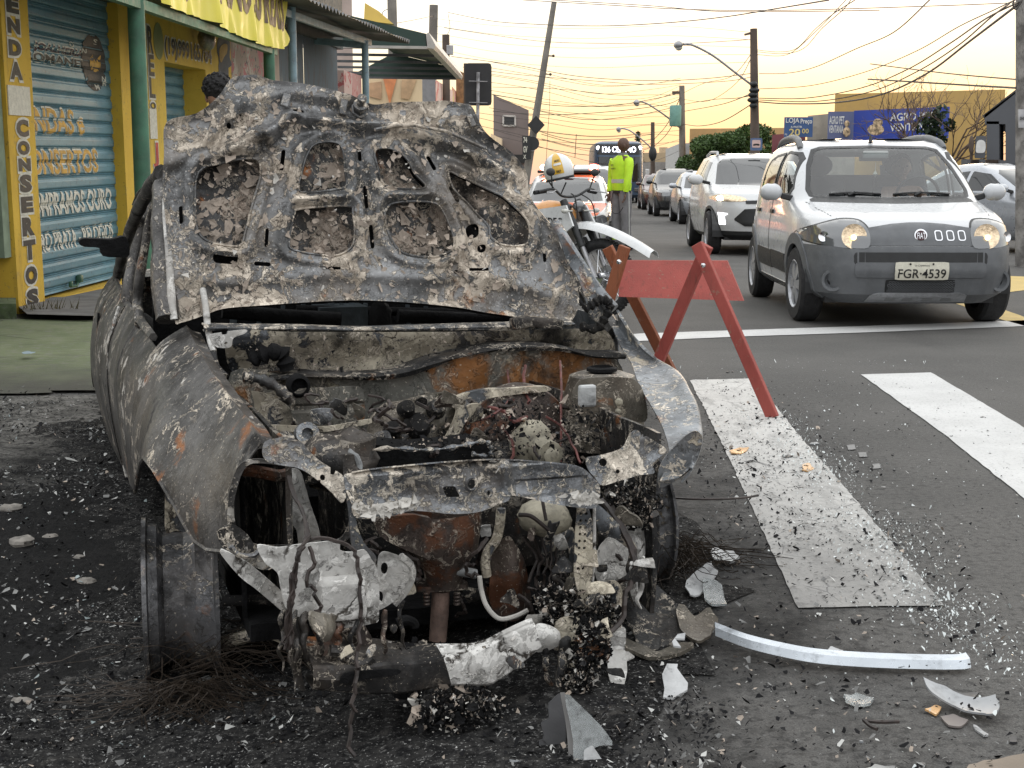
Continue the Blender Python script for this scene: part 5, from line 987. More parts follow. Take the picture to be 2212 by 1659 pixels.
# cabin of the hatchback
b=MB();b.box((-.4,0,.62),(2.4,1.45,.5));b.build('cabin_floor',M['seat'],o)
b=MB();b.box((.72,0,.90),(.42,1.36,.16),bev=.05);b.build('dashboard',M['seat'],o,40)
for y in(-.36,.36):
    b=MB();b.bar((-.15,y,.75),(-.30,y,1.16),.46,.12,(1,0,0),bev=.05);s_=b.build('front_seat',M['seat'],o,40)
    b=MB();b.ball((-.34,y,1.26),(.06,.13,.10),14,9);b.build('headrest',M['seat'],s_,40)
b=MB();b.box((-1.05,0,.98),(.14,1.25,.4),bev=.05);b.build('rear_bench',M['seat'],o,40)
b=MB();b.tube(np.array([(.36+.05*math.sin(t),.36+.18*math.cos(t),1.0+.16*math.sin(t)) for t in np.linspace(0,6.28,25)[:-1]]),.014,7,closed=True);b.build('steering_wheel',M['blackpl'],o,40)
b=MB();b.box((.32,0,1.345),(.03,.22,.065),bev=.012);b.build('rear_view_mirror',plain('mirror back plastic',(.35,.37,.36),.5),o,40)
b=MB();b.lathe([(.0,-.04),(.022,-.012),(.016,.0),(.003,.02),(.002,.09)],(.34,.0,1.19),(0,0,1),12);b.build('hanging_freshener',M['plate'],o,40)
UNO=o;UNO_B=B
# ---- other cars: shorter kit
SCL=.91
def front_kit(o,fr,B,wsp,lamps,lampmat,plate=True,grille=None):
    pass
suvk=[(.24,1.98,-1.95,.74),(.32,2.10,-2.05,.84),(.5,2.14,-2.08,.89),(.72,2.13,-2.08,.90),(.86,2.08,-2.07,.895),(.95,1.96,-2.06,.885),(1.0,1.72,-2.05,.875),(1.06,1.32,-2.04,.865),(1.09,1.1,-2.03,.86),(1.25,.78,-2.0,.80),(1.42,.45,-1.92,.72),(1.53,.2,-1.85,.66),(1.58,-.1,-1.7,.56),(1.61,-.5,-1.4,.4)]
def place(px,py,yaw,wb,half,tw=.2):
    """car centre from where its near front tyre meets the road"""
    p=G(px,py);h=np.array([math.cos(yaw),math.sin(yaw)]);l=np.array([-h[1],h[0]]);return p[:2]+(l*(half-.02)-h*(wb/2))*SCL
ty=uyaw+math.radians(.8);p=place(1533,548,ty,2.57,.84)
o,B,fr,bk,sf,body=car('suv_car','pearl white crossover with lit headlamp and black honeycomb mouth, behind the grey-bumpered hatchback',suvk,(p[0],p[1],0),ty,M['wpaint2'],2.57,.34,.21,nf=3.4,bumper=.36,bmat=M['blackpl'],arch=.39,bx=1.3)
wst=[(-.70,1.10),(-.60,1.44),(-.5,1.51),(0,1.53),(.5,1.51),(.60,1.44),(.70,1.10),(0,1.075)]
fpanel(o,fr,'windscreen',wst,M['dglass'],.006,.006,.03)
for q in([(.55,1.1),(.2,1.45),(-.2,1.5),(-.25,1.1)],[(-.32,1.1),(-.28,1.5),(-1.0,1.46),(-1.3,1.3),(-1.3,1.1)]): spanel(o,sf,'side_window',q,M['dglass'],.005,.006,.03)
for hp in fpanel(o,fr,'headlamp',[(.38,.845),(.42,.90),(.6,.935),(.75,.935),(.84,.90),(.82,.86),(.66,.835)],M['lensam'],.01,.02,.02,mirror=True,smo=3):
    sg=1 if np.mean([v.co.y for v in hp.data.vertices])>0 else -1
    b=MB();b.ball(tuple(fr(np.array([sg*.72]),np.array([.885]),np.array([.02]))[0]),(.03,.07,.038));b.build('bulb',M['lit'],hp)
fpanel(o,fr,'daytime_lamp',[(.66,.48),(.68,.62),(.60,.645),(.76,.665),(.745,.6),(.735,.48)],M['litw'],.012,.012,.02,mirror=True)
fpanel(o,fr,'grille',[(-.40,.46),(-.56,.56),(-.40,.72),(0,.74),(.40,.72),(.56,.56),(.40,.46),(0,.45)],M['blackpl'],.012,.02,.02)
for z in(.52,.58,.64,.69): fpanel(o,fr,'grille_bar',[(-.44+abs(z-.58),z-.008),(.44-abs(z-.58),z-.008),(.44-abs(z-.58),z+.008),(-.44+abs(z-.58),z+.008)],M['greypl'],.022,.012,.02)
fpanel(o,fr,'upper_grille',[(-.40,.80),(-.38,.845),(0,.86),(.38,.845),(.40,.80)],M['blackpl'],.01,.01,.02);fpanel(o,fr,'chrome_strip',[(-.50,.765),(0,.775),(.50,.765),(.5,.782),(0,.795),(-.5,.782)],M['chrome'],.014,.01,.02)
fpanel(o,fr,'number_plate',rrect(-.2,.50,.2,.63,.01),M['wpaint2'],.03,.006,.03)
fpanel(o,fr,'skid_plate',[(-.45,.25),(-.4,.33),(.4,.33),(.45,.25)],M['blackpl'],.014,.01,.03)
for x in(1.285,-1.285): arch_trim(o,sf,x,.375,.05,M['blackpl'],.34,.006)
mirror(o,B,.72,1.17,1.0,M['wpaint2'],.22,.16)
for sg in(1,-1):
    b=MB();b.tube([(.15,sg*.58,1.56),(.05,sg*.57,1.62),(-.9,sg*.56,1.64),(-1.5,sg*.55,1.58)],.022,7);b.build('roof_rail',M['rim'],o,40)
b=MB();b.box((.3,.0,1.46),(.06,.2,.06),bev=.01);b.build('sensor_box',M['blackpl'],o)
sedk=[(.2,2.05,-2.0,.74),(.28,2.2,-2.1,.82),(.45,2.24,-2.14,.87),(.6,2.22,-2.14,.875),(.72,2.12,-2.12,.87),(.80,1.92,-2.1,.86),(.86,1.55,-2.05,.85),(.92,1.2,-1.95,.84),(.96,1.05,-1.75,.835),(1.1,.75,-1.45,.77),(1.25,.42,-1.15,.70),(1.35,.15,-.95,.64),(1.41,-.1,-.75,.54),(1.44,-.3,-.5,.35)]
def simple_car(name,label,keys,px,py,yaw,paint,wb,half,lampmat=None,lit=False,grp='cars queuing in the traffic',zs=1.0,z0=0,ws=None,lampz=(.62,.74),lampy=(.45,.80),kit=True,wsmat=None):
    p=place(px,py,yaw,wb,half) if not isinstance(px,np.ndarray) else px
    K=[(a*zs,b_,c,d*half/.875) for a,b_,c,d in keys]
    o,B,fr,bk,sf,body=car(name,label,K,(p[0],p[1],z0),yaw,paint,wb,.31*min(1.05,zs),.2,nf=3.6,arch=.36,group=grp,bx=5)
    s_=half/.875;W=ws or [(-.68*s_,.97*zs),(-.58*s_,1.27*zs),(-.45*s_,1.335*zs),(0,1.345*zs),(.45*s_,1.335*zs),(.58*s_,1.27*zs),(.68*s_,.97*zs),(0,.945*zs)]
    fpanel(o,fr,'windscreen',W,wsmat or M['dglass'],.006,.006,.03)
    for q in([(.62,.99*zs),(.2,1.26*zs),(-.15,1.31*zs),(-.2,.99*zs)],[(-.27,.99*zs),(-.22,1.31*zs),(-.72,1.26*zs),(-1.1,1.1*zs),(-1.15,.99*zs)]): spanel(o,sf,'side_window',q,M['dglass'],.005,.006,.03)
    fpanel(o,bk,'rear_window',[(-.6*s_,1.0*zs),(-.5*s_,1.28*zs),(.5*s_,1.28*zs),(.6*s_,1.0*zs)],M['dglass'],.006,.006,.04)
    if kit:
        z0_,z1=lampz[0]*zs,lampz[1]*zs;y0,y1=lampy[0]*s_,lampy[1]*s_
        for hp in fpanel(o,fr,'headlamp',[(y0,z0_),(y0,z1-.04),(y0+.12,z1-.01),(y1,z1+.03),(y1+.03,z0_+.07),(y1-.08,z0_)],lampmat or M['lens'],.012,.02,.02,mirror=True,smo=3):
            if lit:
                sg=1 if np.mean([v.co.y for v in hp.data.vertices])>0 else -1
                b=MB();b.ball(tuple(fr(np.array([sg*(y0+.10)]),np.array([(z0_+z1)/2]),np.array([.03]))[0]),(.03,.055,.055));b.build('bulb',M['lit'],hp)
        fpanel(o,fr,'grille',[(-y0+.04,z0_+.03),(-y0+.06,z1-.04),(y0-.06,z1-.04),(y0-.04,z0_+.03)],M['blackpl'],.010,.01,.03)
        fpanel(o,fr,'bumper_mouth',[(-.5*s_,.28*zs),(-.44*s_,.42*zs),(.44*s_,.42*zs),(.5*s_,.28*zs)],M['blackpl'],.010,.01,.03)
        fpanel(o,fr,'number_plate',rrect(-.2,.43*zs,.2,.43*zs+.13,.01),M['plate'],.02,.006,.04)
    mirror(o,B,.68,1.03*zs,.97*s_,paint,.2,.14)
    return o,B,fr,bk,sf
cy=uyaw+math.radians(.2)
o,B,fr,bk,sf=simple_car('sedan_car','silver sedan with one lit headlamp, between the black van-like car and the pearl white crossover',sedk,1466,484,cy,M['silver'],2.7,.875,None,True)
fpanel(o,fr,'chrome_strip',[(-.4,.69),(.4,.69),(.42,.715),(-.42,.715)],M['chrome'],.02,.02,.03)
o,B,fr,bk,sf=simple_car('minivan_car','black tall hatchback with clear swept-back headlamps, between the dark red car and the silver sedan',sedk,1412,467,cy,M['black'],2.62,.87,M['lens'],False,zs=1.10,lampz=(.62,.80),lampy=(.40,.80))
o,B,fr,bk,sf=simple_car('hatchback_car','dark red car with one lit headlamp, last one visible in the queue',sedk,1386,453,cy,M['wine'],2.5,.84,None,True,zs=1.03)
# ---- traffic-control car in white and orange, with its red beacons
py_=uyaw+math.radians(-1.0)
pc=AY(1228,420,22.6)
o,B,fr,bk,sf=simple_car('patrol_car','white and orange traffic patrol car with glowing red roof beacons behind the motorcycle',sedk,np.array([pc[0],pc[1]]),None,uyaw-.06,M['wpaint2'],2.46,.82,M['lens'],False,None,zs=1.03,z0=-.17,wsmat=M['dglass'])
hood=[(-.56,.765),(-.66,.86),(-.72,.955),(0,.975),(.72,.955),(.66,.86),(.56,.765),(0,.755)]
fpanel(o,fr,'bonnet_livery',hood,M['orangep'],.008,.004,.02)
fpanel(o,fr,'roof_livery',[(-.5,1.395),(0,1.41),(.5,1.395),(.42,1.46),(0,1.475),(-.42,1.46)],M['orangep'],.008,.004,.02)
b=MB();text_on(b,fr,'TRÂNSITO',-.36,.825,.36,.852,.012,.01);b.build('bonnet_lettering',plain('faint livery lettering',(.45,.13,.07),.5),o)
b=MB();c=fr(np.array([0.]),np.array([.70]),np.array([.03]))[0];b.lathe([(.0,.01),(.052,.01),(.058,0)],c,(1,0,.3),24);b.tube(np.array([c+np.array([.012,.05*math.cos(t),.05*math.sin(t)]) for t in np.linspace(0,6.28,25)[:-1]]),.006,6,closed=True);bd=b.build('badge',plain('blue badge enamel',(.05,.08,.22),.3),o,30)
b=MB();fbv=lambda u,v,h:np.stack([c[0]+.012+h-(v-.70)*.3,u,v],-1);text_on(b,fbv,'V',-.024,.705,.024,.745,.003,.01);text_on(b,fbv,'W',-.036,.66,.036,.702,.003,.01);b.build('badge_lettering',M['wpaint2'],bd)
b=MB();b.box((-.15,0,1.50),(.24,1.12,.05),bev=.015);lb=b.build('light_bar',M['blackpl'],o)
for y,em in((-.44,1),(-.28,1),(.44,1),(0,0)):
    b=MB();b.box((-.15,y,1.575),(.22,.17,.115),bev=.03);q=b.build('beacon_lens',M['redlit'] if em else M['redpl'],lb,40)
    if em: b=MB();b.ball((-.03,y,1.575),(.03,.075,.055));b.build('beacon_bulb',M['redhot'],q)
# ---- white pick-up behind the patrol car, silver saloon turning at the right
pk=AY(1270,400,36);o,B,fr,bk,sf=simple_car('pickup_truck','white pick-up with dark grille half hidden behind the patrol car',sedk,np.array([pk[0],pk[1]]),None,uyaw+.03,M['wpaint2'],3.0,.92,M['blackpl'],False,None,zs=1.12,lampz=(.60,.78),lampy=(.42,.86))
fpanel(o,fr,'bull_bar',[(-.8,.42),(-.8,.55),(.8,.55),(.8,.42)],M['silver'],.06,.05,.05)
sp=G(2196,551);o,B,fr,bk,sf=simple_car('sedan_car','silver sedan at the right edge, turning with its side windows towards us',sedk,np.array([sp[0]+.36,sp[1]+1.52]),None,uyaw+math.radians(33),M['silver'],2.6,.86,None,False,None)
spanel(o,sf,'door_handle',rrect(-.12,.86,.02,.89,.01),M['blackpl'],.018,.02,.02);spanel(o,sf,'door_handle',rrect(-.98,.87,-.84,.90,.01),M['blackpl'],.018,.02,.02)
spanel(o,sf,'tail_lamp',[(-1.98,.70),(-1.9,.83),(-1.72,.84),(-1.75,.72)],M['redlit'],.008,.01,.03)
spanel(o,sf,'door_seam',[(-.21,.3),(-.21,.98),(-.225,.98),(-.225,.3)],M['blackpl'],.003,.003,.012)
# ---- bus far back
bp=AY(1326,400,74);SCL=1.
o=empty('city_bus',(bp[0],bp[1],-.1),uyaw,'dark blue city bus with lit white route display, far back behind the officer','bus')
bkk=[(.35,5.7,-5.9,1.15),(.5,5.95,-6,1.24),(1.2,6.0,-6,1.25),(2.0,5.95,-6,1.25),(2.7,5.8,-6,1.23),(3.0,5.7,-5.9,1.2),(3.1,5.4,-5.6,1.0),(3.12,5,-5.2,.8)]
B=Body(bkk,9,9,0);A=B.surf(np.unique(np.concatenate([np.linspace(a[0],c[0],3) for a,c in zip(bkk[:-1],bkk[1:])])),72);b=MB();b.grid(A,cv=True);n_=len(A);b.f.append(tuple(range((n_-1)*72,n_*72)));b.m.append(0);b.build('body',plain('dark blue bus paint',(.05,.085,.14),.35,0,.15,1),o,35)
fr=lambda u,v,h:np.stack([B.front(u,v)+h,u,v],-1)
fpanel(o,fr,'windscreen',rrect(-1.12,1.15,1.12,2.35,.12),M['dglass'],.02,.02,.12);fpanel(o,fr,'display_board',rrect(-1.1,2.45,1.1,2.95,.08),M['blackpl'],.02,.02,.12)
b=MB();text_on(b,fr,'136 CENTRO',-.82,2.56,.82,2.84,.05,.02);b.build('route_display',emit('route display',(.85,.88,1),5),o)
for sg in(-1,1):
    b=MB();b.ball(tuple(fr(np.array([sg*1.02]),np.array([2.78]),np.array([.03]))[0]),(.05,.1,.1));b.build('roof_lamp',M['litw'],o);b=MB();b.box((6.1,sg*1.36,1.55),(.12,.2,.4),bev=.04);b.build('door_mirror',M['wpaint2'],o)
    b=MB();b.box((5.98,sg*.95,.75),(.06,.4,.18),bev=.03);b.build('headlamp',M['lens'],o)
    for x in(3.6,-3.2): wheel_mesh(o,(x,sg*1.1,.48),.48,.28,sg,M['rim'])
b=MB();b.bar((6.04,-.3,2.3),(6.04,.5,1.25),.04,.03);b.build('wiper',M['blackpl'],o)
# ------------------------------------------------------------------ shop front on the left
SLOPE=.0229
SF=Frame(G(40,679),(SD[0],SD[1],SLOPE),UP)
def U(px,py=393): return SF.uv(px,py)[0]
def V(px,py): return SF.uv(px,py)[1]
def yellow(name,base=((.56,.35,.035),(.66,.43,.05)),dk=.5):
    n=NT(name);c=n.mix(n.map(n.noise(1.6,6,.6),.3,.7),*base);c=n.mix(n.map(n.noise(2.2,7,.68,vec=n.scaled(2.2,2.2,.5)),.5,.72,0,dk),c,(.25,.15,.03))
    c=n.mix(n.map(n.noise(9,7,.7),.58,.68,0,.55),c,(.30,.22,.09));c=n.mix(n.map(n.noise(30,3,.6),.66,.70,0,.5),c,(.08,.06,.03))
    return n.done(c,.8,0,n.bump(n.noise(50,5,.6),.25,.01))
M['yel']=yellow('yellow painted plaster');M['yel2']=yellow('ochre painted plaster',((.58,.39,.05),(.68,.47,.07)),.4)
M['green']=plain('green enamel pole paint',(.055,.15,.095),.65,0,.25,6,.2,40,dirt=((.13,.16,.12),.35));M['dgreen']=plain('dark green painted wall',(.028,.05,.030),.75,0,.25,3,.2,40);M['pgreen']=plain('pale green edge paint',(.20,.25,.18),.8,0,.2,8)
def slatmat():
    n=NT('teal roller shutter paint');c=n.mix(n.map(n.noise(1.5,6,.6,vec=n.scaled(1,1,3)),.3,.7),(.080,.185,.235),(.13,.265,.325));c=n.mix(n.map(n.noise(3,8,.7,vec=n.scaled(.6,.6,5)),.5,.68,0,.6),c,(.22,.26,.275));c=n.mix(n.map(n.noise(24,7,.7),.56,.64,0,.5),c,(.05,.06,.065))
    return n.done(c,.5,.15,n.bump(n.noise(60,4,.6),.2,.006))
M['slat']=slatmat();M['wlet']=plain('white sign-writing paint',(.60,.58,.50),.7,0,.15,30,dirt=((.2,.2,.19),.5));M['olet']=plain('amber sign-writing paint',(.52,.30,.06),.7,0,.3,9);M['klet']=plain('black sign-writing paint',(.022,.02,.02),.6,0,.4,20);M['rlet']=plain('red sign-writing paint',(.36,.02,.02),.6);M['glet']=plain('faded grey sign-writing paint',(.055,.05,.04),.7,0,.3,20)
shop=empty('shop_building',tuple(SF.P(np.array(1.5),np.array(0.))),0,'yellow watch-repair shop front with blue roller shutters and hand-painted lettering','shop')
def wall_piece(name,u0,u1,v0,v1,h0,h1,mat,parent=shop,bev=0):
    b=MB();P=[SF.P(np.array(u),np.array(v),h) for u,v,h in((u0,v0,h0),(u1,v0,h0),(u1,v1,h0),(u0,v1,h0))];b.prism(P,SF.n*(h1-h0));return b.build(name,mat,parent,None,world=True)
TOP=3.9;ud=[U(x) for x in(-110,24,82,272,322,366,453,508,575)]
wall_piece('pillar',ud[1],ud[2],-.1,TOP,-.30,0,M['yel'])
wall_piece('pillar',ud[3],ud[4],.1,TOP,-.30,.0,M['yel'])
wall_piece('wall',ud[4],ud[5],.1,TOP,-.30,.0,M['yel2']);wall_piece('wall',ud[6],ud[7],.1,TOP,-.30,.0,M['yel2']);wall_piece('lintel',ud[5],ud[6],V(410,144),TOP,-.30,.0,M['yel2']);wall_piece('lintel',ud[2],ud[3],2.95,TOP,-.30,.0,M['yel'])
wall_piece('door_sill',ud[2],ud[3]+.1,-.05,V(140,641),-.30,-.005,M['yel']);wall_piece('back_wall',ud[1],ud[8],0,TOP,-.42,-.36,M['dgreen'])
b=MB();b.add([SF.P(np.array(u),np.array(v),h) for u,v,h in((ud[5],V(410,144)-.0,-.285),(ud[6],V(410,144),-.285),(ud[6],V(410,144)-.001,0),(ud[5],V(410,144)-.001,0))],[(0,1,2,3)]);b.build('lintel_soffit',M['yel'],shop,world=True)
# roller shutters: real slat profile
PIT=.118
def slat_prof(v):
    t=np.mod(np.asarray(v,float),PIT)/PIT;return np.where(t<.66,.010*np.clip(np.sin(np.pi*np.clip(t/.66,0,1))*3,0,1),-.011+.016*np.abs(np.sin((t-.66)/.34*np.pi*2)))
def shutter(name,u0,u1,v0,v1,depth,parent):
    v=np.arange(v0,v1,PIT/14);A=np.stack([SF.P(np.full(len(v),u),v,depth+slat_prof(v)) for u in np.linspace(u0,u1,6)],1);return MB().grid(A).build(name,M['slat'],parent,60,world=True)
D1=-.11;s1=shutter('roller_shutter',ud[2]-.02,ud[3]+.02,V(140,634),3.05,D1,shop);s2=shutter('roller_shutter',ud[5]-.02,ud[6]+.02,.2,V(390,140)+.3,-.27,shop)
fs=lambda d:(lambda u,v,h:SF.P(u,v,d+h))
def V1(py): return SF.uv(170,py)[1]
def cuts(v0,v1): return list(np.arange(math.floor(v0/PIT)*PIT,v1,PIT/7))
du=lambda a:ud[2]+(ud[3]-ud[2])*a
def slat_text(name,body,a0,a1,p0,p1,fill,edge=None,bold=.02,eb=.06):
    v0,v1=V1(p1),V1(p0)
    if edge: b=MB();text_on(b,fs(D1),body,du(a0)-.015,v0-.015,du(a1)+.015,v1+.015,.003,eb,cuts=cuts(v0,v1),prof=slat_prof);b.build(name+'_outline',edge,s1,None,world=True)
    b=MB();text_on(b,fs(D1),body,du(a0),v0,du(a1),v1,.006,bold,cuts=cuts(v0,v1),prof=slat_prof);b.build(name,fill,s1,None,world=True)
slat_text('shutter_lettering','VENDAS e',-.07,.64,236,290,M['olet'],M['wlet'])
slat_text('shutter_lettering','CONSERTOS',-.05,.78,322,375,M['olet'],M['wlet'])
slat_text('shutter_lettering','COMPRAMOS OURO',-.03,.93,412,462,M['wlet'],None,.03)
slat_text('shutter_lettering','OURO PRATA - RELOGIOS',-.02,.93,492,537,M['wlet'],None,.03)
for k,(tx,a0,a1,p0,p1,mt) in enumerate((('LA JOALHERIA',.02,.68,104,122,plain('faded maroon lettering',(.09,.035,.045),.7,0,.3,9)),('ROMANEL',.06,.70,125,142,M['glet']))):
    slat_text('shutter_lettering',tx,a0,a1,p0,p1,mt,M['wlet'],.02,.05)
b=MB();P=circ((du(.80),V1(125)),.30,18,.26);panel(lambda u,v,h:SF.P(u,v,D1+slat_prof(v)+h),P,[],.03,0,lambda p,S:p[:,0]*0+.004,mb=b);b.build('painted_emblem',M['klet'],s1,None,world=True)
b=MB();panel(lambda u,v,h:SF.P(u,v,D1+slat_prof(v)+h),sm([(du(.74),V1(135)),(du(.78),V1(108)),(du(.82),V1(122)),(du(.88),V1(106)),(du(.86),V1(140)),(du(.80),V1(146))],4),[],.025,0,lambda p,S:p[:,0]*0+.007,mb=b);b.build('painted_emblem',M['olet'],s1,None,world=True)
for tx,a,p in(('N',.66,104),('O',.52,94),('S',.80,78),('M',.80,180),('R',.90,170),('N',.88,160)): slat_text('shutter_lettering',tx,a,a+.05,p-6,p+6,M['wlet'])
b=MB();c=SF.P(np.array(U(168)),np.array(V(168,612)),D1+.03);b.tube([c+np.array([.0,-.12,-.03]),c+np.array([.02,0,-.035]),c+np.array([0,.12,0])],.012,7);b.box(c+np.array([.01,.12,.02]),(.05,.10,.07),SWA,bev=.015);b.box(c+np.array([.01,-.13,-.01]),(.03,.05,.05),SWA,bev=.01);pdl=b.build('padlock',plain('green padlock',(.04,.11,.07),.5,.2),None,40);tag(pdl,'green padlock on the bar at the foot of the blue shutter','padlock')
# vertical lettering on the pillars
def vert_text(s,pxl,u0,u1,fill,edge,eb=.085,hh=.004):
    for ch,p0,p1 in pxl:
        if ch==' ': continue
        uu0,uu1=u0,u1;v0,v1=SF.uv(50,p1)[1],SF.uv(50,p0)[1]
        b=MB();text_on(b,fs(0),ch,uu0-.020,v0-.020,uu1+.020,v1+.020,hh,eb);e=b.build('letter_outline',edge,shop,None,world=True)
        b=MB();text_on(b,fs(0),ch,uu0,v0,uu1,v1,hh+.003,.065);b.build('painted_letter',fill,shop,None,world=True)
w0,w1=ud[1]+.44*(ud[2]-ud[1])-.11,ud[1]+.44*(ud[2]-ud[1])+.12
vert_text('',[('E',-4,34),('N',44,77),('D',90,124),('A',136,174)],w0-.02,w1-.02,M['glet'],M['wlet'])
vert_text('',[('C',258,296),('O',304,335),('N',342,370),('S',377,416),('E',425,460),('R',470,511),('T',520,564),('O',578,618),('S',628,668)],w0+.03,w1+.03,M['klet'],M['wlet'])
wall_piece('paper_patch',ud[1]+.36*(ud[2]-ud[1])-.16,ud[1]+.36*(ud[2]-ud[1])+.25,SF.uv(50,250)[1],SF.uv(50,187)[1],.001,.010,M['wlet'])
def SF2(px,py): return SF.uv(px,py)
def text_px(body,p00,p11,fill,edge=None,bold=.03,eb=.05,h=.004,name='painted_letter'):
    """p00 lower-left and p11 upper-right pixel of the word on the wall"""
    u0=U(p00[0]);u1=U(p11[0]);v0=SF.uv(*p00)[1];v1=SF.uv(*p11)[1]
    if edge: b=MB();text_on(b,fs(0),body,u0-.02,v0-.02,u1+.02,v1+.02,h,eb);b.build('letter_outline',edge,shop,None,world=True)
    b=MB();text_on(b,fs(0),body,u0,v0,u1,v1,h+.003,bold);b.build(name,fill,shop,None,world=True)
for ch,a,b_ in(('R',62,117),('E',122,165),('L',170,212),('O',222,236),): text_px(ch,(331,b_),(343,a),M['glet'],M['wlet'])
for ch,a,b_ in(('J',308,362),('O',372,408)): text_px(ch,(333,b_),(344,a),M['rlet'],M['wlet'])
wall_piece('paper_patch',U(328),U(343),SF.uv(336,300)[1],SF.uv(336,236)[1],.001,.010,M['wlet'])
text_px('(19)999165784',(367,128),(466,107),M['glet'],M['wlet'],.03,.045)
b=MB();panel(fs(.004),circ((U(355),SF.uv(355,92)[1]),.16,18,.19),[],.05,.002,mb=b);b.build('painted_phone_mark',plain('faded green sign paint',(.22,.24,.10),.8),shop,None,world=True)
blob=[SF.uv(*p) for p in((470,84),(480,80),(497,92),(495,120),(500,140),(492,148),(495,160),(488,170),(484,160),(480,172),(474,160),(470,150),(473,130),(468,110))];b=MB();panel(fs(.004),sm(blob,3),[],.05,.002,mb=b);b.build('painted_burst',plain('slate blue sign paint',(.07,.085,.11),.8,0,.3,5),shop,None,world=True)
blob=[SF.uv(*p) for p in((473,105),(482,95),(490,97),(489,115),(483,122),(477,136),(473,125))];b=MB();panel(fs(.008),sm(blob,3),[],.05,.002,mb=b);b.build('painted_burst',plain('ochre sign paint',(.40,.26,.08),.8,0,.3,5),shop,None,world=True)
# torn bills on the next piece of wall
def poster_mat(name,cols,sc):
    n=NT(name);c=n.mix(n.map(n.noise(sc,3,.6,vec=n.scaled(1,1,.35)),.44,.5),cols[0],cols[1]);c=n.mix(n.map(n.noise(sc*1.3,4,.6,1.5),.56,.58),c,cols[2]);c=n.mix(n.map(n.noise(sc*2.1,5,.65,2),.6,.62),c,cols[3]);return n.done(c,.85,0,n.bump(n.noise(sc*4,6,.6),.4,.01))
M['bills']=poster_mat('torn street bills',((.42,.38,.32),(.30,.24,.20),(.40,.15,.16),(.08,.09,.10)),3.1)
wall_piece('bill_wall',ud[7],ud[8]+.25,.1,TOP-.3,-.30,-.02,M['bills'])
b=MB();c=SF.P(np.array(U(430)),np.array(SF.uv(430,88)[1]),.15);b.ball(c,(.10,.14,.13),14,9);b.build('wall_lamp',plain('dented steel lamp',(.25,.23,.2),.35,.6,.3,20),shop,40,world=True)
# canopy on green columns, its beam, and the yellow banner
can=empty('shop_canopy',tuple(G(307,560)*0+AY(307,393,11.5)*np.array([1,1,0])),0,'green steel canopy over the yellow shop front, on two round green columns','canopy')
def column(px,y,dia,z1,mat,parent,name='column'):
    p=AY(px,393,y);b=MB();b.lathe([(dia/2,0),(dia/2,z1)],(p[0],p[1],0),UP,20);return b.build(name,mat,parent,40,world=True),p
_,ca=column(308,11.5,.137,3.2,M['green'],can);_,cb=column(588,16.8,.135,3.4,M['green'],can)
CD=(cb-ca);CD[2]=0;CL=np.linalg.norm(CD);CD/=CL;CDs=np.array([CD[0],CD[1],SLOPE]);CF=Frame((ca[0],ca[1],0),CDs,UP)
def cpz(px,py): return CF.uv(px,py)
b=MB();z0=cpz(440,60)[1];b.bar(CF.P(np.array(-6.),np.array(z0),.02),CF.P(np.array(CL+.3),np.array(z0),.02),.07,.08,UP);b.build('canopy_beam',M['green'],can,None,world=True)
b=MB();b.prism([CF.P(np.array(u),np.array(z0+.20),h) for u,h in((-5.,.02),(CL+.6,.02),(CL+.6,-3.2),(-5.,-3.2))],UP*.05);b.build('canopy_roof',M['dgreen'],can,None,world=True)
bo=[cpz(*p) for p in((322,-40),(327,6),(337,14),(375,27),(420,41),(460,58),(500,78),(535,92),(563,101),(594,106),(604,99),(607,85),(601,60),(603,20),(606,-60),(450,-120))]
uL=bo[0][0]
def ban_h(P,S):
    u,v=P[:,0],P[:,1];k=wobble(301,np.array([5.,1.2]))(P)*.05+wobble(302,np.array([14.,3.]))(P)*.02;return .09+k+.05*np.exp(-((np.mod(u+.25*v,.85)-.4)/.07)**2)*np.clip((z0+.55-v)/.5,0,1)
banm=plain('yellow banner cloth',(.80,.70,.10),.55,0,.08,2,.15,9,Transmission_Weight=.0)
bn=panel(CF.P,np.array(bo),[],.035,.003,ban_h).build('advertising_banner',banm,None,60);tag(bn,'creased yellow cloth banner with brown lettering hanging from the canopy','banner')
def banfn(u,v,h):
    P=np.stack([u,v],-1);return CF.P(u,v,ban_h(P,None)+h)
V_,F_2=text_data('ÇO MINIMO 50 REAIS',.02);
b=MB();v0=cpz(470,36)[1]
text_on(b,banfn,'ÇO MINIMO 50 REAIS',cpz(372,0)[0],cpz(460,34)[1],cpz(599,0)[0],cpz(460,34)[1]+.62,.006,.035,cuts=list(np.arange(0,5,.05)))
b.build('banner_lettering',plain('brown banner ink',(.14,.09,.05),.6,0,.3,9),bn,None)
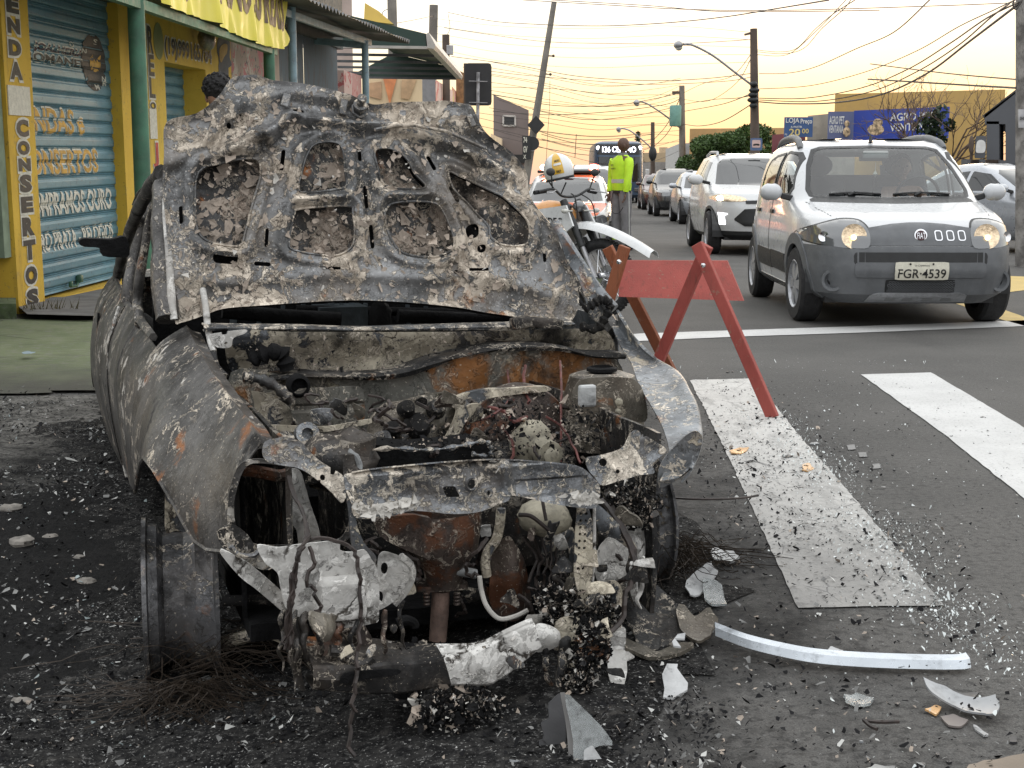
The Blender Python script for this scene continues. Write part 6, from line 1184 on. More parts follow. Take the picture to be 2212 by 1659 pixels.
# far left green wall and mossy block
gw=wall_piece('wall',ud[0]-2,ud[1]-.12,.1,TOP,-.6,-.25,M['dgreen'],None);tag(gw,'dark green wall at the far left edge, beside the lettered pillar','wall')
gp=wall_piece('corner_post',ud[1]-.13,ud[1]-.01,.45,TOP,-.20,-.03,M['pgreen'],None);tag(gp,'narrow pale green post between the green wall and the yellow pillar','post')
P=g_((-60,640),(20,640),(36,670),(36,694),(-60,692));b=MB();b.prism([(x,y,.0) for x,y in P],(0,0,.13));
kb=b.build('mossy_kerb',plain('mossy green cement',(.085,.115,.055),.9,0,.45,9,.9,26,dirt=((.17,.17,.15),.7)),None,None);tag(kb,'mossy cement block at the foot of the green wall','kerb block')
wd=MB();r=np.random.RandomState(5);c0=G(100,684)
for k in range(46):
    a=r.uniform(0,6.28);L=r.uniform(.04,.13);p=c0+np.array([r.normal(0,.10),r.normal(0,.07),.04]);t=p+np.array([math.cos(a)*L*.6,math.sin(a)*L*.4,L]);s_=np.array([math.sin(a),-math.cos(a),0])*.006;wd.add([p-s_,p+s_,t],[(0,1,2)])
tag(wd.build('weed_tuft',plain('dry weed',(.07,.06,.025),.9,0,.4,30),None),'small dry weed growing at the foot of the lettered pillar','weed')
# neighbours down the street: roller gates, corrugated awning on blue posts, dark green awning
nb=empty('neighbour_building',tuple(SF.P(np.array(U(660)),np.array(0.))),0,'neighbouring workshop with stained steel roller gates under the corrugated awning','building')
def gate_mat():
    n=NT('stained steel gate');sx=n.new('ShaderNodeSeparateXYZ');n.L(n.coord(),sx.inputs[0]);k=n.math('ADD',sx.outputs[2],n.math('MULTIPLY',n.noise(4,7,.7,vec=n.scaled(3,3,.25)),.9))
    c=n.mix(n.map(k,2.35,2.75),(.50,.40,.28),(.12,.15,.17));c=n.mix(n.map(n.noise(9,7,.7,vec=n.scaled(4,4,.3)),.5,.62,0,.6),c,(.12,.09,.07));return n.done(c,.6,.1)
M['gate']=gate_mat()
def zfw(px,py): return SF.uv(px,py)[1]
uu=[U(x) for x in(585,612,668,738,770,912)]
wall_piece('wall',uu[0],uu[1],.1,TOP,-.3,-.01,plain('pinkish grey plaster',(.36,.29,.24),.85,0,.25,2,.3,30),nb)
for a,b_ in((uu[1],uu[2]-.05),(uu[2]+.05,uu[3])):
    n_=int((b_-a)/.16);P=[]
    for k in range(n_*2+1):
        u=a+(b_-a)*k/(n_*2);P.append(u)
    A=np.stack([SF.P(np.array(P),np.full(len(P),v),-.05+.035*(np.arange(len(P))%2)) for v in(.1,zfw(660,92)+.2)],0);MB().grid(A).build('gate_leaf',M['gate'],nb,None,world=True)
wall_piece('fascia',uu[1]-.1,uu[3]+.3,zfw(660,92)+.1,TOP+1,-.3,.02,plain('dark fascia board',(.05,.06,.06),.7,0,.2,4),nb)
wall_piece('billboard_wall',uu[3]+.1,uu[4]+.4,.1,zfw(755,158),-.3,.06,poster_mat('pink torn bills',((.52,.38,.34),(.50,.27,.25),(.42,.12,.12),(.5,.42,.36)),2.2),nb)
aw=empty('corrugated_awning',tuple(AY(638,393,18)*np.array([1,1,0])),0,'corrugated sheet awning carried by two pale blue posts','awning')
M['bpost']=plain('pale blue post paint',(.21,.31,.36),.5,0,.18,5,.2,40,dirt=((.11,.09,.08),.45))
_,p1=column(638,18,.112,3.65,M['bpost'],aw,'post');_,p2=column(793,22.3,.110,AY(796,88,22.3)[2],M['bpost'],aw,'post')
AD=(p2-p1);AD[2]=0;AD/=np.linalg.norm(AD);AN=np.array([AD[1],-AD[0],0]);zA=AY(796,84,22.3)[2]
wv=[];nU=170
for k in range(nU):
    t=-9+15.5*k/(nU-1);z=.035*math.sin(t*2*math.pi/.19)
    wv.append([p2+AD*(t-5.1)+AN*h+np.array([0,0,-p2[2]+zA+.06+z+(.42-h)*.10+SLOPE*(t-5.1)]) for h in(.46,0,-1.6,-3.3)])
M['roofs']=plain('grey corrugated sheet',(.11,.115,.12),.55,.5,.25,3,.2,30,dirt=((.06,.05,.045),.5));MB().solid(np.array(wv),.006).build('corrugated_sheet',M['roofs'],aw,30,world=True)
for h,wd_ in((0.,.09),(-3.0,.09)):
    b=MB();b.bar(p2+AD*-13+AN*h+UP*(zA-p2[2]-.02-.02-SLOPE*13-h*.1),p2+AD*.4+AN*h+UP*(zA-p2[2]-.02-h*.1),.05,.09,UP);b.build('purlin',M['bpost'],aw,None,world=True)
for t in(0.,-4.3):
    b=MB();b.bar(p2+AD*t+AN*.0+UP*(zA-p2[2]-.10+SLOPE*t),p2+AD*t-AN*3.2+UP*(zA-p2[2]+.2+SLOPE*t),.05,.10,UP);b.build('rafter',M['bpost'],aw,None,world=True)
ga=empty('green_awning',tuple(AY(925,393,26)*np.array([1,1,0])),0,'big dark green box awning with a pale front lip, past the corrugated one','awning')
M['awn']=plain('dark green awning cloth',(.022,.048,.038),.6,0,.15,2)
def gpt(px,py,y): return AY(px,py,y)
ends=[]
for y,pp in((26.,((740,30),(759,35),(920,73),(923,102),(611,98))),(34.,None)):
    if pp: E0=[gpt(x,q,y) for x,q in pp]
b=MB();b.prism(E0,np.array([0,.04,0]));b.build('awning_end',M['awn'],ga,None,world=True)
dv=np.array(AY(998,168,34.5))-np.array(AY(938,101,26.));b=MB();b.prism([p+dv for p in E0],np.array([0,.04,0]));b.build('awning_end',M['awn'],ga,None,world=True)
b=MB();b.quad(E0[0]+UP*.002,E0[0]+dv+UP*.002,E0[2]+dv+UP*.002,E0[2]+UP*.002);b.build('awning_top',M['awn'],ga,None,world=True)
L0=[AY(919,74,26),AY(926,70,26),AY(941,98,26),AY(937,106,26),AY(921,103,26)];b=MB();b.prism(L0,dv);b.build('awning_lip',plain('pale aluminium lip',(.45,.43,.40),.45,.3,.15,4),ga,None,world=True)
for k in range(6):
    t=k/5;b=MB();b.bar(AY(922,104,26)+dv*t,AY(640,100,26)+dv*t,.04,.05,UP);b.build('awning_rib',M['roofs'],ga,None,world=True)
b=MB();b.bar(AY(611,98.5,25.95),AY(923,103,25.95),.05,.05,UP);b.build('hem_tube',plain('pale hem tube',(.4,.39,.36),.5),ga,None,world=True)
# further fronts
def facade(name,label,cat,px0,px1,py0,py1,y,mat,depth=3.,z0=0,lab=None,slant=0,parent=None):
    p0=AY(px0,py0,y);p1=AY(px1,py1,y+slant);b=MB()
    b.prism([(p0[0],p0[1],z0),(p1[0],p1[1],z0),(p1[0],p1[1],p1[2]),(p0[0],p0[1],p0[2])],np.array([p1[0]/p1[1]*depth,depth,0]));o=b.build(name,mat,parent,None)
    if parent is None: tag(o,label,cat)
    return o
pm=poster_mat('orange and cream hoarding bills',((.80,.58,.34),(.80,.50,.30),(.78,.30,.14),(.82,.66,.42)),.9)
facade('hoarding_wall','cream and orange advertising wall beyond the green awning','hoarding',790,912,158,167,36,plain('cream hoarding paint',(.78,.60,.38),.7,0,.12,1),.5,0)
hb=AY(850,200,36)
for nm,tri,mt in(('orange',((826,163),(858,164),(842,226)),(.75,.28,.12)),('brown',((794,180),(824,176),(824,215),(796,208)),(.55,.34,.2)),('brown',((868,172),(900,170),(884,215),(866,212)),(.58,.38,.22))):
    b=MB();b.prism([AY(x,y,35.96) for x,y in tri],np.array([0,.02,0]));o=b.build('poster',plain('poster ink '+nm+str(tri[0][0]),mt,.7,0,.2,4),None);tag(o,{'826':'orange wedge-shaped poster panel on the cream advertising wall','794':'brown poster panel left of the orange wedge','868':'brown poster panel right of the orange wedge'}[str(tri[0][0])],'poster')
facade('grey_house','plain grey wall between the cream hoarding and the pink hoarding','wall',912,940,166,172,40,plain('grey plaster far',(.22,.22,.23),.85),1.5)
facade('pink_hoarding','pink and white hoarding before the black sign','hoarding',941,978,172,196,44,poster_mat('pink hoarding bills',((.75,.55,.48),(.72,.50,.42),(.65,.2,.18),(.75,.62,.5)),1.0),1.0,slant=6)
facade('red_hoarding','small red and yellow hoarding leading to the black sign','hoarding',976,1006,186,222,50,poster_mat('red hoarding bills',((.65,.22,.18),(.72,.4,.3),(.7,.6,.2),(.7,.55,.45)),.8),1.0,slant=8)
facade('timber_shed','brown timber boarding above the red hoarding','shed',985,1006,148,160,52,plain('brown boards',(.26,.14,.06),.7,0,.4,6),1.5)
bb_=facade('brown_building','plain grey-brown flat-roofed building behind the black sign','building',1066,1142,205,238,68,plain('grey-brown plaster',(.20,.165,.155),.85,0,.12,.6),14.)
fw=AY(1108,262,67.9)
b=MB();b.bar(AY(1090,258,67.9),AY(1110,258,67.9),.05,.05,UP)
b=MB();wp=[AY(x,y,67.95) for x,y in((1087,250),(1113,251),(1113,272),(1087,271))]
for i in range(4): b.bar(wp[i],wp[(i+1)%4],.08,.06,(0,1,0))
b.build('window_frame',plain('white frame',(.55,.52,.48),.6),bb_);b=MB();b.prism(wp,np.array([0,.03,0]));b.build('window_pane',M['dglass'],bb_)
b=MB();b.prism([AY(x,y,67.9) for x,y in((1104,334),(1140,334),(1140,352),(1106,352))],np.array([0,.3,0]));b.build('shop_front_band',M['blackpl'],bb_)
facade('cream_block','low cream and yellow shop block below the brown building','building',1060,1085,288,300,58,plain('cream shop paint',(.70,.55,.36),.8,0,.2,.8),4.,slant=9)
facade('pinkish_building','narrow pinkish building above the corrugated awning','building',716,760,-40,-6,48,plain('pinkish plaster far',(.42,.34,.30),.85,0,.15,1),6.,z0=3.)
b=MB();b.prism([AY(x,y,30) for x,y in((788,6),(818,24),(850,52),(786,44))],np.array([0,.3,0]));tag(b.build('shade_sail',plain('yellow tarpaulin cloth',(.75,.52,.12),.6,0,.1,1),None),'yellow tarpaulin triangle rising behind the green awning','tarpaulin')  # yellow cloth colour with slight random variation
# ------------------------------------------------------------------ poles, lamps, signs, wires, far houses and trees
M['conc']=plain('weathered concrete pole',(.20,.185,.165),.85,0,.2,2,.3,30,dirt=((.10,.09,.08),.5));M['wood']=plain('dark weathered pole',(.10,.075,.06),.85,0,.3,2,.3,30);M['steel']=plain('galvanised steel',(.36,.36,.37),.45,.6,.2,9,dirt=((.14,.12,.11),.4));M['signback']=plain('black sign back',(.022,.022,.024),.6,0,.2,3)
def polep(name,label,x0,y0,x1,y1,Y,r0,r1,mat,cat='utility pole',zb=None,grp=None):
    """tapered pole from its top pixel to its foot"""
    t=AY(x0,y0,Y);m=AY(x1,y1,Y);k=(0-t[2])/(m[2]-t[2]);f=t+(m-t)*k;o=empty(name,tuple(f),0,label,cat,grp)
    b=MB();b.tube([f,f*.66+t*.34,f*.33+t*.67,t],[r0,r0*.67+r1*.33,r0*.33+r1*.67,r1],14);b.build('shaft',mat,o,40,world=True);return o,t,f
UG='utility poles along the street'
o,t_,f_=polep('utility_pole','leaning concrete pole carrying the black diamond sign, behind the hood',1197,5,1143,345,44,.14,.085,M['conc'],grp=UG)
for y in(272,305,325): 
    p=AY(1197+(y-5)*(1143-1197)/340,y,44);b=MB();b.lathe([(.13,-.03),(.13,.03)],p,UP,16);b.build('strap',M['steel'],o,40,world=True)
for y in(120,160): p=AY(1197+(y-5)*(1143-1197)/340,y,44);b=MB();b.bar(p,p+np.array([.22,0,-.01]),.03,.03,UP);b.ball(p+np.array([.24,0,-.01]),.045);b.build('insulator',M['wood'],o,None,world=True)
def plate(name,label,cat,pts,Y,mat,th=.03,grp=None,dy=0):
    b=MB();b.prism([AY(x,y,Y) for x,y in pts],np.array([0,th,0]));o=b.build(name,mat,None);tag(o,label,cat,grp);return o
ds=plate('diamond_sign','black diamond-shaped sign back on the leaning pole','road sign',[(1158,250),(1177,270),(1158,291),(1139,270)],43.7,M['signback'])
rs=plate('round_sign','black round sign back low on the leaning pole','road sign',circ((1150,310),15,20),43.75,M['signback'])
st=plate('street_name_sign','black plate with white characters beside the leaning pole','street sign',[(1128,294),(1146,293),(1147,344),(1129,346)],43.7,M['signback'])
b=MB();SFm=Frame(AY(1129,345,43.66),(1,0,0),UP);text_on(b,SFm.P,'74',.02,.52,.14,.70,.004,.04);text_on(b,SFm.P,'GV',.02,.22,.15,.42,.004,.04);text_on(b,SFm.P,'X',.02,.03,.11,.15,.004,.04);b.build('sign_lettering',M['wlet'],st)
o=empty('traffic_sign',tuple(G(1033,500)*0+AY(1033,393,26)*np.array([1,1,0])),0,'back of a black rectangular road sign on a mottled steel post','road sign')
F=Frame(AY(1005,228,26),(1,0,0),UP);wS=56*26/FPX;hS=88*26/FPX;panel(F.P,rrect(0,0,wS,hS,.05),[],.06,.02).build('sign_panel',M['signback'],o,None,world=True)
b=MB();p=AY(1033,156,25.94);q=np.array([p[0]-.04,p[1],0.]);b.tube([q,p],.032,12);b.build('post',plain('mottled galvanised post',(.33,.33,.34),.5,.4,.5,9),o,40,world=True)
for y in(175,221): a=AY(1013,y,25.9);c=AY(1053,y+1,25.9);b=MB();b.bar(a,c,.012,.045,(0,1,0));b.build('bracket',M['steel'],o,None,world=True)
polep('utility_pole','slim dark pole end rising just left of the black road sign',1006,137,1006,300,30,.045,.045,M['wood'],grp=UG)
polep('utility_pole','grey pole with bolt holes above the green awning, leftmost of the street poles',846,-30,848,60,40,.17,.13,M['conc'],grp=UG)
o,t2,f2=polep('utility_pole','pale square pole with drooping cables right of the green awning',937,11,935,110,52,.17,.16,M['conc'],grp=UG)
o,t3,f3=polep('utility_pole','dark pole with a small floodlight above the lip of the green awning',963,75,964,180,46,.13,.12,M['wood'],grp=UG)
b=MB();b.box(AY(972,108,45.6),(.22,.12,.30),0,bev=.02);tag(b.build('floodlight',M['steel'],None,None),'small grey floodlight on the dark pole by the green awning','floodlight')
# right-hand poles and their street lamps
o,pA,fA=polep('utility_pole','tall dark pole with cable boxes above the bus-stop sign',1628,62,1631,340,34,.13,.085,M['wood'],grp=UG)
for y,r in((182,.10),(195,.13),(205,.12),(216,.14),(228,.10)): b=MB();b.ball(AY(1629+random.uniform(-3,3),y,33.8),(r,.10,.07));b.build('cable_box',M['blackpl'],o,40,world=True)
b=MB();b.bar(AY(1608,75,34),AY(1631,70,34),.05,.05,UP);b.build('crossarm',M['wood'],o,None,world=True)
LG='street lamps on curved arms'
def lamp(label,arm,head,Y,sc=1.):
    o=empty('street_lamp',tuple(AY(arm[0][0],arm[0][1],Y)),0,label,'street lamp',LG);b=MB();b.tube(sm([AY(x,y,Y-k*.12) for k,(x,y) in enumerate(arm)],5,False),.028*sc,8);b.build('arm',M['steel'],o,40,world=True)
    a=AY(*arm[-1],Y-.12*len(arm));h0=AY(*head[0],Y-.5);h1=AY(*head[1],Y-.5);c=(h0+h1)/2;L=np.linalg.norm(h1-h0)/2
    b=MB();b.ball(c,(L,.16*sc,.10*sc),16,9,fn=lambda A:1-.25*np.clip(A[...,0],0,1));b.build('lamp_head',M['steel'],o,40,world=True);b=MB();b.ball(c-UP*.05*sc,(L*.7,.12*sc,.08*sc),14,8);b.build('lamp_lens',plain('frosted lamp lens',(.5,.5,.48),.3),o,40,world=True);return o
lamp('nearest street lamp, long arm from the tall dark pole',[(1627,186),(1590,158),(1540,120),(1500,99),(1484,95),(1477,96)],((1455,98),(1478,97)),34)
o,pB,fB=polep('utility_pole','pale concrete pole with a green transformer box',1473,185,1474,345,62,.17,.12,M['conc'],grp=UG)
lamp('middle street lamp, arm from the pole with the green transformer',[(1472,279),(1440,252),(1405,228),(1390,221),(1383,220)],((1368,222),(1384,221)),62,1.3)
b=MB();b.lathe([(.24,-.45),(.26,-.4),(.26,.4),(.22,.45)],AY(1459,250,61.6),UP,16);tag(b.build('transformer',plain('green transformer paint',(.14,.30,.26),.5),None,40),'small green transformer box hung beside the pale concrete pole','transformer')
b=MB();b.bar(AY(1452,200,62),AY(1478,200,62),.12,.12,UP);b.build('crossarm',M['wood'],o,None,world=True)
o,pC,fC=polep('utility_pole','distant dark pole above the black car',1410,264,1410,355,95,.17,.13,M['wood'],grp=UG)
b=MB();b.ball(AY(1410,332,94.8),(.28,.25,.5));b.build('cable_box',M['blackpl'],o,40,world=True)
lamp('farthest street lamp, right above the officer',[(1409,322),(1385,300),(1362,283),(1348,278),(1342,278)],((1331,280),(1343,279)),95,1.7)
o,pD,fD=polep('utility_pole','stained concrete pole at the right edge of the photo',2219,-60,2220,330,17,.15,.13,plain('stained concrete pole',(.22,.21,.20),.85,0,.5,5,.3,30,dirt=((.05,.045,.04),.7)),grp=UG)
ps=plate('pole_poster','small grey poster with black lettering on the right-edge pole','poster',[(2200,236),(2222,236),(2222,276),(2201,276)],16.8,plain('grey poster',(.42,.42,.43),.7,0,.2,8),.02)
b=MB();F=Frame(AY(2201,276,16.78),(1,0,0),UP);text_on(b,F.P,'SHOP',.005,.09,.09,.13,.003,.03);b.build('poster_lettering',M['ink'],ps)
for x,lb in((1190,'thin hanging line left'),):
    pass
# wires: pixel ways with the distance of each end
WG='overhead wires across the sky';WM=plain('black cable',(.05,.042,.038),.6)
def wire(pts,y0,y1,r,sag=0):
    n=len(pts);P=sm([AY(x,y,y0+(y1-y0)*k/(n-1)) for k,(x,y) in enumerate(pts)],8,False);b=MB();b.tube(P,r*.68,5);return tag(b.build('overhead_wire',WM,None,None),'thin dark overhead wire strung across the pale sky','wire',WG)
WR=[([(1130,0),(1300,10),(1480,20),(1700,22),(2040,12),(2230,4)],26,20,.010),([(1190,0),(1400,12),(1540,24),(1700,25),(1900,22)],26,22,.010),([(968,27),(1060,45),(1150,52),(1290,56),(1430,50),(1560,37),(1680,18),(1790,0)],46,15,.014),([(960,60),(1060,75),(1180,90),(1330,94),(1470,94),(1630,85)],50,34,.012),
([(975,122),(1110,140),(1250,165),(1400,174),(1520,170),(1628,158)],46,34,.014),([(1000,145),(1110,160),(1260,173),(1400,182),(1560,176),(1628,165)],46,34,.012),([(1640,159),(1700,158),(1760,145),(1850,105),(1930,70),(2008,0)],34,16,.012),([(1640,192),(1750,185),(1870,155),(1980,110),(2070,58),(2150,20),(2212,-10)],34,15,.012),
([(1640,212),(1740,212),(1860,190),(1960,150),(2050,95),(2130,40),(2200,5)],34,15,.016),([(1640,216),(1760,219),(1880,198),(1980,155),(2070,98),(2140,38),(2180,8)],34,15,.016),([(1640,220),(1700,224),(1800,222),(1900,205),(2000,160),(2100,85),(2205,5)],34,15,.022),([(1880,138),(1990,152),(2080,162),(2200,172)],26,17,.014),([(1875,171),(1960,176),(2090,184),(2195,190)],26,17,.020),
([(1636,108),(1680,112),(1720,105),(1760,64),(1800,30),(1847,0)],34,18,.010),([(1636,112),(1690,116),(1735,105),(1775,62),(1820,22),(1838,0)],34,18,.010),([(1636,118),(1700,118),(1760,70),(1818,10),(1826,0)],34,18,.010),
([(1478,200),(1520,180),(1580,165),(1626,112)],62,34,.014),([(1478,215),(1530,218),(1590,180),(1626,118)],62,34,.014),([(1478,225),(1540,215),(1590,212),(1628,205)],62,34,.018),([(1480,240),(1560,225),(1628,200)],62,34,.020),([(1476,268),(1510,272),(1560,262),(1628,222)],62,34,.020),
([(1064,205),(1110,212),(1200,228),(1320,228),(1420,212),(1470,200)],60,62,.022),([(1064,240),(1190,248),(1330,240),(1440,225),(1472,210)],60,62,.022),([(1150,236),(1260,258),(1370,250),(1470,228)],60,62,.02),([(1064,188),(1200,192),(1330,205),(1400,205),(1470,205)],70,62,.018),
([(1170,290),(1250,310),(1340,312),(1410,300)],80,95,.03),([(1170,300),(1260,320),(1340,318),(1410,310)],80,95,.03),([(1160,282),(1230,300),(1330,300),(1408,290)],80,95,.03),([(1150,315),(1270,335),(1360,330),(1410,318)],80,95,.03),([(1414,300),(1440,270),(1470,210)],95,62,.03),([(1414,315),(1440,290),(1472,235)],95,62,.03),
([(1188,175),(1187,230),(1183,290),(1180,345)],43,43,.010),([(1245,290),(1242,340)],80,80,.03),([(857,50),(900,42),(937,34)],40,52,.015),([(966,75),(972,60),(968,30)],46,46,.012),([(845,30),(838,20),(826,28),(832,40),(850,48)],40,40,.015),([(2208,0),(2195,20),(2188,8),(2196,-10)],15,15,.014)]
rw=np.random.RandomState(77)
for k in range(16):
    y=150+k*11+rw.uniform(-4,4);b_=y+rw.uniform(10,40);WR.append(([(1000+rw.uniform(0,80),y-20),(1150,y+rw.uniform(-3,6)),(1290,b_),(1400,b_-rw.uniform(0,12)),(1470,y+rw.uniform(0,20))],55,66,.013))
for k in range(5):
    y=30+k*16;WR.append(([(940,y+10),(1080,y+26+k*3),(1260,y+32+k*5),(1440,y+26+k*5),(1625,y+40)],52,36,.008))
for w_ in WR: wire(*w_)
# far signs and shop signs
bs=empty('bus_stop_sign',tuple(AY(1633,393,30)*np.array([1,1,0])),0,'blue and pink bus-stop sign under the tall dark pole','sign')
F=Frame(AY(1621,325,30),(1,0,0),UP);k_=30/FPX;panel(F.P,rrect(0,0,25*k_,26*k_,.02),[],.05,.02).build('sign_panel',plain('blue sign paint',(.09,.14,.26),.5),bs,None,world=True);panel(F.P,rrect(3*k_,6*k_,21*k_,22*k_,.01),[],.05,.004,lambda p,S:p[:,0]*0+.008).build('sign_field',plain('pale pink sign field',(.62,.45,.42),.5),bs,None,world=True)
panel(F.P,sm([(5*k_,11*k_),(8*k_,14*k_),(17*k_,14*k_),(19*k_,12*k_),(18*k_,10*k_),(12*k_,11*k_),(7*k_,10*k_)],3),[],.01,.004,lambda p,S:p[:,0]*0+.014).build('bus_symbol',M['ink'],bs,None,world=True)
b=MB();p=AY(1633,330,30.05);b.tube([(p[0],p[1],0),p],.03,8);b.build('post',M['steel'],bs,40,world=True)
def board(name,label,px0,px1,pyb,pyt,Y,mat,texts,slant=0,th=.06,cat='shop sign',grp=None):
    a=AY(px0,pyb,Y);c=AY(px1,pyb,Y+slant);F=Frame(a,(c-a)*np.array([1,1,0]),UP);W=float(np.linalg.norm((c-a)[:2]));Hh=float(AY(px0,pyt,Y)[2]-a[2]);b=MB();b.prism([F.P(np.array(u),np.array(v),0.) for u,v in((0.,0.),(W,0.),(W,Hh),(0.,Hh))],-F.n*th);o=b.build(name,mat,None);tag(o,label,cat,grp)
    for tx,u0,u1,v0,v1,mt in texts: b=MB();text_on(b,F.P,tx,u0*W,v0*Hh,u1*W,v1*Hh,.012,.02);b.build('sign_lettering',mt,o)
    return o,F,W,Hh
wl_=plain('white sign ink',(.66,.66,.64),.6);yl_=plain('pale yellow sign ink',(.62,.50,.20),.6)
board('store_sign','blue roof sign with white handwritten price of twenty',1694,1755,296,253,36,plain('blue sign board',(.045,.10,.24),.6,0,.15,2),[('LOJA',.04,.52,.64,.96,wl_),('Preço',.56,.97,.62,.92,wl_),('A PARTIR',.22,.62,.46,.56,wl_),('R$',.02,.10,.08,.18,wl_),('20',.16,.56,.06,.42,yl_),('00',.62,.86,.18,.42,yl_)])
bw,_,_,_=board('pet_shop_banner','grey-blue banner with white lettering on the beige wall, left of the blue banner',1788,1843,303,241,38,plain('grey-blue banner',(.11,.13,.24),.6,0,.15,1),[('AGRO PET',.03,.62,.56,.84,wl_),('VENTANIA',.02,.60,.26,.52,wl_)],cat='banner')
b=MB();p=AY(1829,285,37.93);b.ball(p,(.10,.012,.13));b.ball(p+np.array([0,0,.22]),(.07,.012,.09));b.build('painted_figure',plain('brown and cream figure paint',(.45,.33,.2),.6,0,.8,12),bw)
bw,_,_,_=board('pet_shop_banner','wide deep blue banner with white lettering behind the bare tree',1843,2046,303,239,38,plain('deep blue banner',(.025,.055,.33),.6,0,.12,1),[('AGRO PET',.40,.86,.60,.86,wl_),('VENTANIA',.40,.86,.26,.52,wl_)],slant=-2,cat='banner')
b=MB();p=AY(1892,275,37.0);b.ball(p+np.array([0,0,-.06]),(.22,.012,.15));b.ball(p+np.array([.05,0,.12]),(.13,.012,.11));b.build('painted_figure',bpy.data.materials['brown and cream figure paint'],bw)
# buildings on the right
def block(name,label,px0,px1,pt0,pt1,Y,slant,mat,depth=8,cat='building',z0=0):
    a=AY(px0,pt0,Y);c=AY(px1,pt1,Y+slant);d=(c-a)*np.array([1,1,0]);d/=np.linalg.norm(d);nn=np.array([c[0],c[1],0]);nn/=np.linalg.norm(nn);b=MB();b.prism([(a[0],a[1],z0),(c[0],c[1],z0),(c[0],c[1],c[2]),(a[0],a[1],a[2])],nn*depth);o=b.build(name,mat,None);tag(o,label,cat);return o,a,c
M['byel']=plain('yellow building plaster',(.50,.33,.11),.85,0,.12,.5,.2,8,dirt=((.38,.26,.12),.4))
block('yellow_building','large flat-roofed yellow building behind the blue banner',1804,2172,203,193,46,-8,M['byel'],16)
block('beige_shop','low beige shop wall between the two blue signs',1745,1850,250,240,39,0,plain('stained beige plaster',(.38,.34,.28),.85,0,.25,1.2,.2,20,dirt=((.2,.18,.15),.6)),5)
block('ochre_house','low ochre house behind the round green tree',1490,1700,278,276,58,-6,plain('ochre plaster',(.50,.32,.14),.85,0,.15,.6),8)
block('maroon_kiosk','small maroon kiosk left of the blue roof sign',1668,1740,291,286,40,0,plain('maroon board',(.22,.07,.08),.7,0,.2,2),2.5)
block('dark_stall','dark stall roof under the blue roof sign',1690,1760,303,302,38,-1,plain('dark stall cloth',(.03,.03,.035),.8),2)
block('white_house','pale two-storey house in the distance behind the silver sedan',1438,1478,322,306,90,-10,plain('pale plaster far',(.48,.48,.47),.85),10)
block('tan_house','tan house in the distance left of the pale house',1380,1440,330,330,110,0,plain('tan plaster far',(.42,.32,.2),.85,0,.1,.4),10)
block('small_tan_house','tan upper storey in the distance above the black car',1424,1442,318,318,120,0,plain('tan plaster farther',(.46,.36,.24),.85),8)
block('grey_far_building','grey tower-like building right of the pale house',1476,1500,310,308,84,0,plain('grey plaster farther',(.33,.32,.31),.85),8)
block('low_far_block','low grey wall of the distance behind the dark red car',1366,1440,350,350,100,0,plain('grey far wall',(.30,.28,.26),.85),4)
# grey gabled house with its gate posts and fence
gh=empty('gabled_house',tuple(AY(2150,393,27)*np.array([1,1,0])),0,'slate grey house with a sloping gable and an open porch at the right edge','house');M['slate']=plain('slate grey plaster',(.10,.105,.115),.85,0,.12,1,.2,20)
Yh=27;gp_=lambda x,y,d=0:AY(x,y,Yh+d)
b=MB();b.prism([gp_(*p) for p in((2127,248),(2212,185),(2290,140),(2290,400),(2212,400),(2172,400),(2172,268),(2127,268))],np.array([1.6,4,0]));b.build('wall',M['slate'],gh,None,world=True)
b=MB();b.prism([gp_(*p) for p in((2122,250),(2216,176),(2216,184),(2126,256))],np.array([1.7,4.4,0]));b.build('roof_edge',plain('dark roof edge',(.04,.04,.042),.7),gh,None,world=True)
for x0,x1 in((2131,2158),): b=MB();b.prism([gp_(*p) for p in((x0,262),(x1,262),(x1,400),(x0,400))],np.array([.3,.6,0]));b.build('porch_pillar',M['slate'],gh,None,world=True)
fe=empty('garden_fence',tuple(AY(2120,393,25)*np.array([1,1,0])),0,'low slate grey garden wall with dark vertical bars, before the gabled house','fence')
for x0,x1,y0 in((2088,2096,344),(2118,2128,344),(2160,2172,346)): b=MB();b.prism([AY(x,y,25) for x,y in((x0,y0),(x1,y0),(x1,450),(x0,450))],np.array([0,.3,0]));b.build('pillar',M['slate'],fe,None,world=True)
b=MB();b.prism([AY(x,y,25.1) for x,y in((2080,383),(2230,383),(2230,450),(2080,450))],np.array([0,.15,0]));b.build('base_wall',M['slate'],fe,None,world=True)
for x in list(np.linspace(2098,2116,8))+list(np.linspace(2130,2158,11)): b=MB();b.bar(AY(x,345,25.1),AY(x,384,25.1),.035,.02,(0,1,0));b.build('bar',M['wood'],fe,None,world=True)
ts=empty('warning_board',tuple(AY(2121,393,26)*np.array([1,1,0])),0,'dark board with a white dome-shaped panel beside the grey house','sign')
F=Frame(AY(2106,342,26),(1,0,0),UP);k_=26/FPX;panel(F.P,rrect(0,0,22*k_,47*k_,.02),[],.05,.03).build('board',M['slate'],ts,None,world=True);panel(F.P,sm([(1*k_,14*k_),(2*k_,33*k_),(10*k_,39*k_),(20*k_,33*k_),(20*k_,14*k_),(10*k_,11*k_)],4),[],.04,.01,lambda p,S:p[:,0]*0+.012).build('dome_panel',wl_,ts,None,world=True)
b=MB();p=AY(2100,300,26.1);b.tube([(p[0],p[1],0),p],.03,8);b.ball(AY(2098,312,26),(.05,.03,.17));b.build('post',M['wood'],ts,40,world=True)
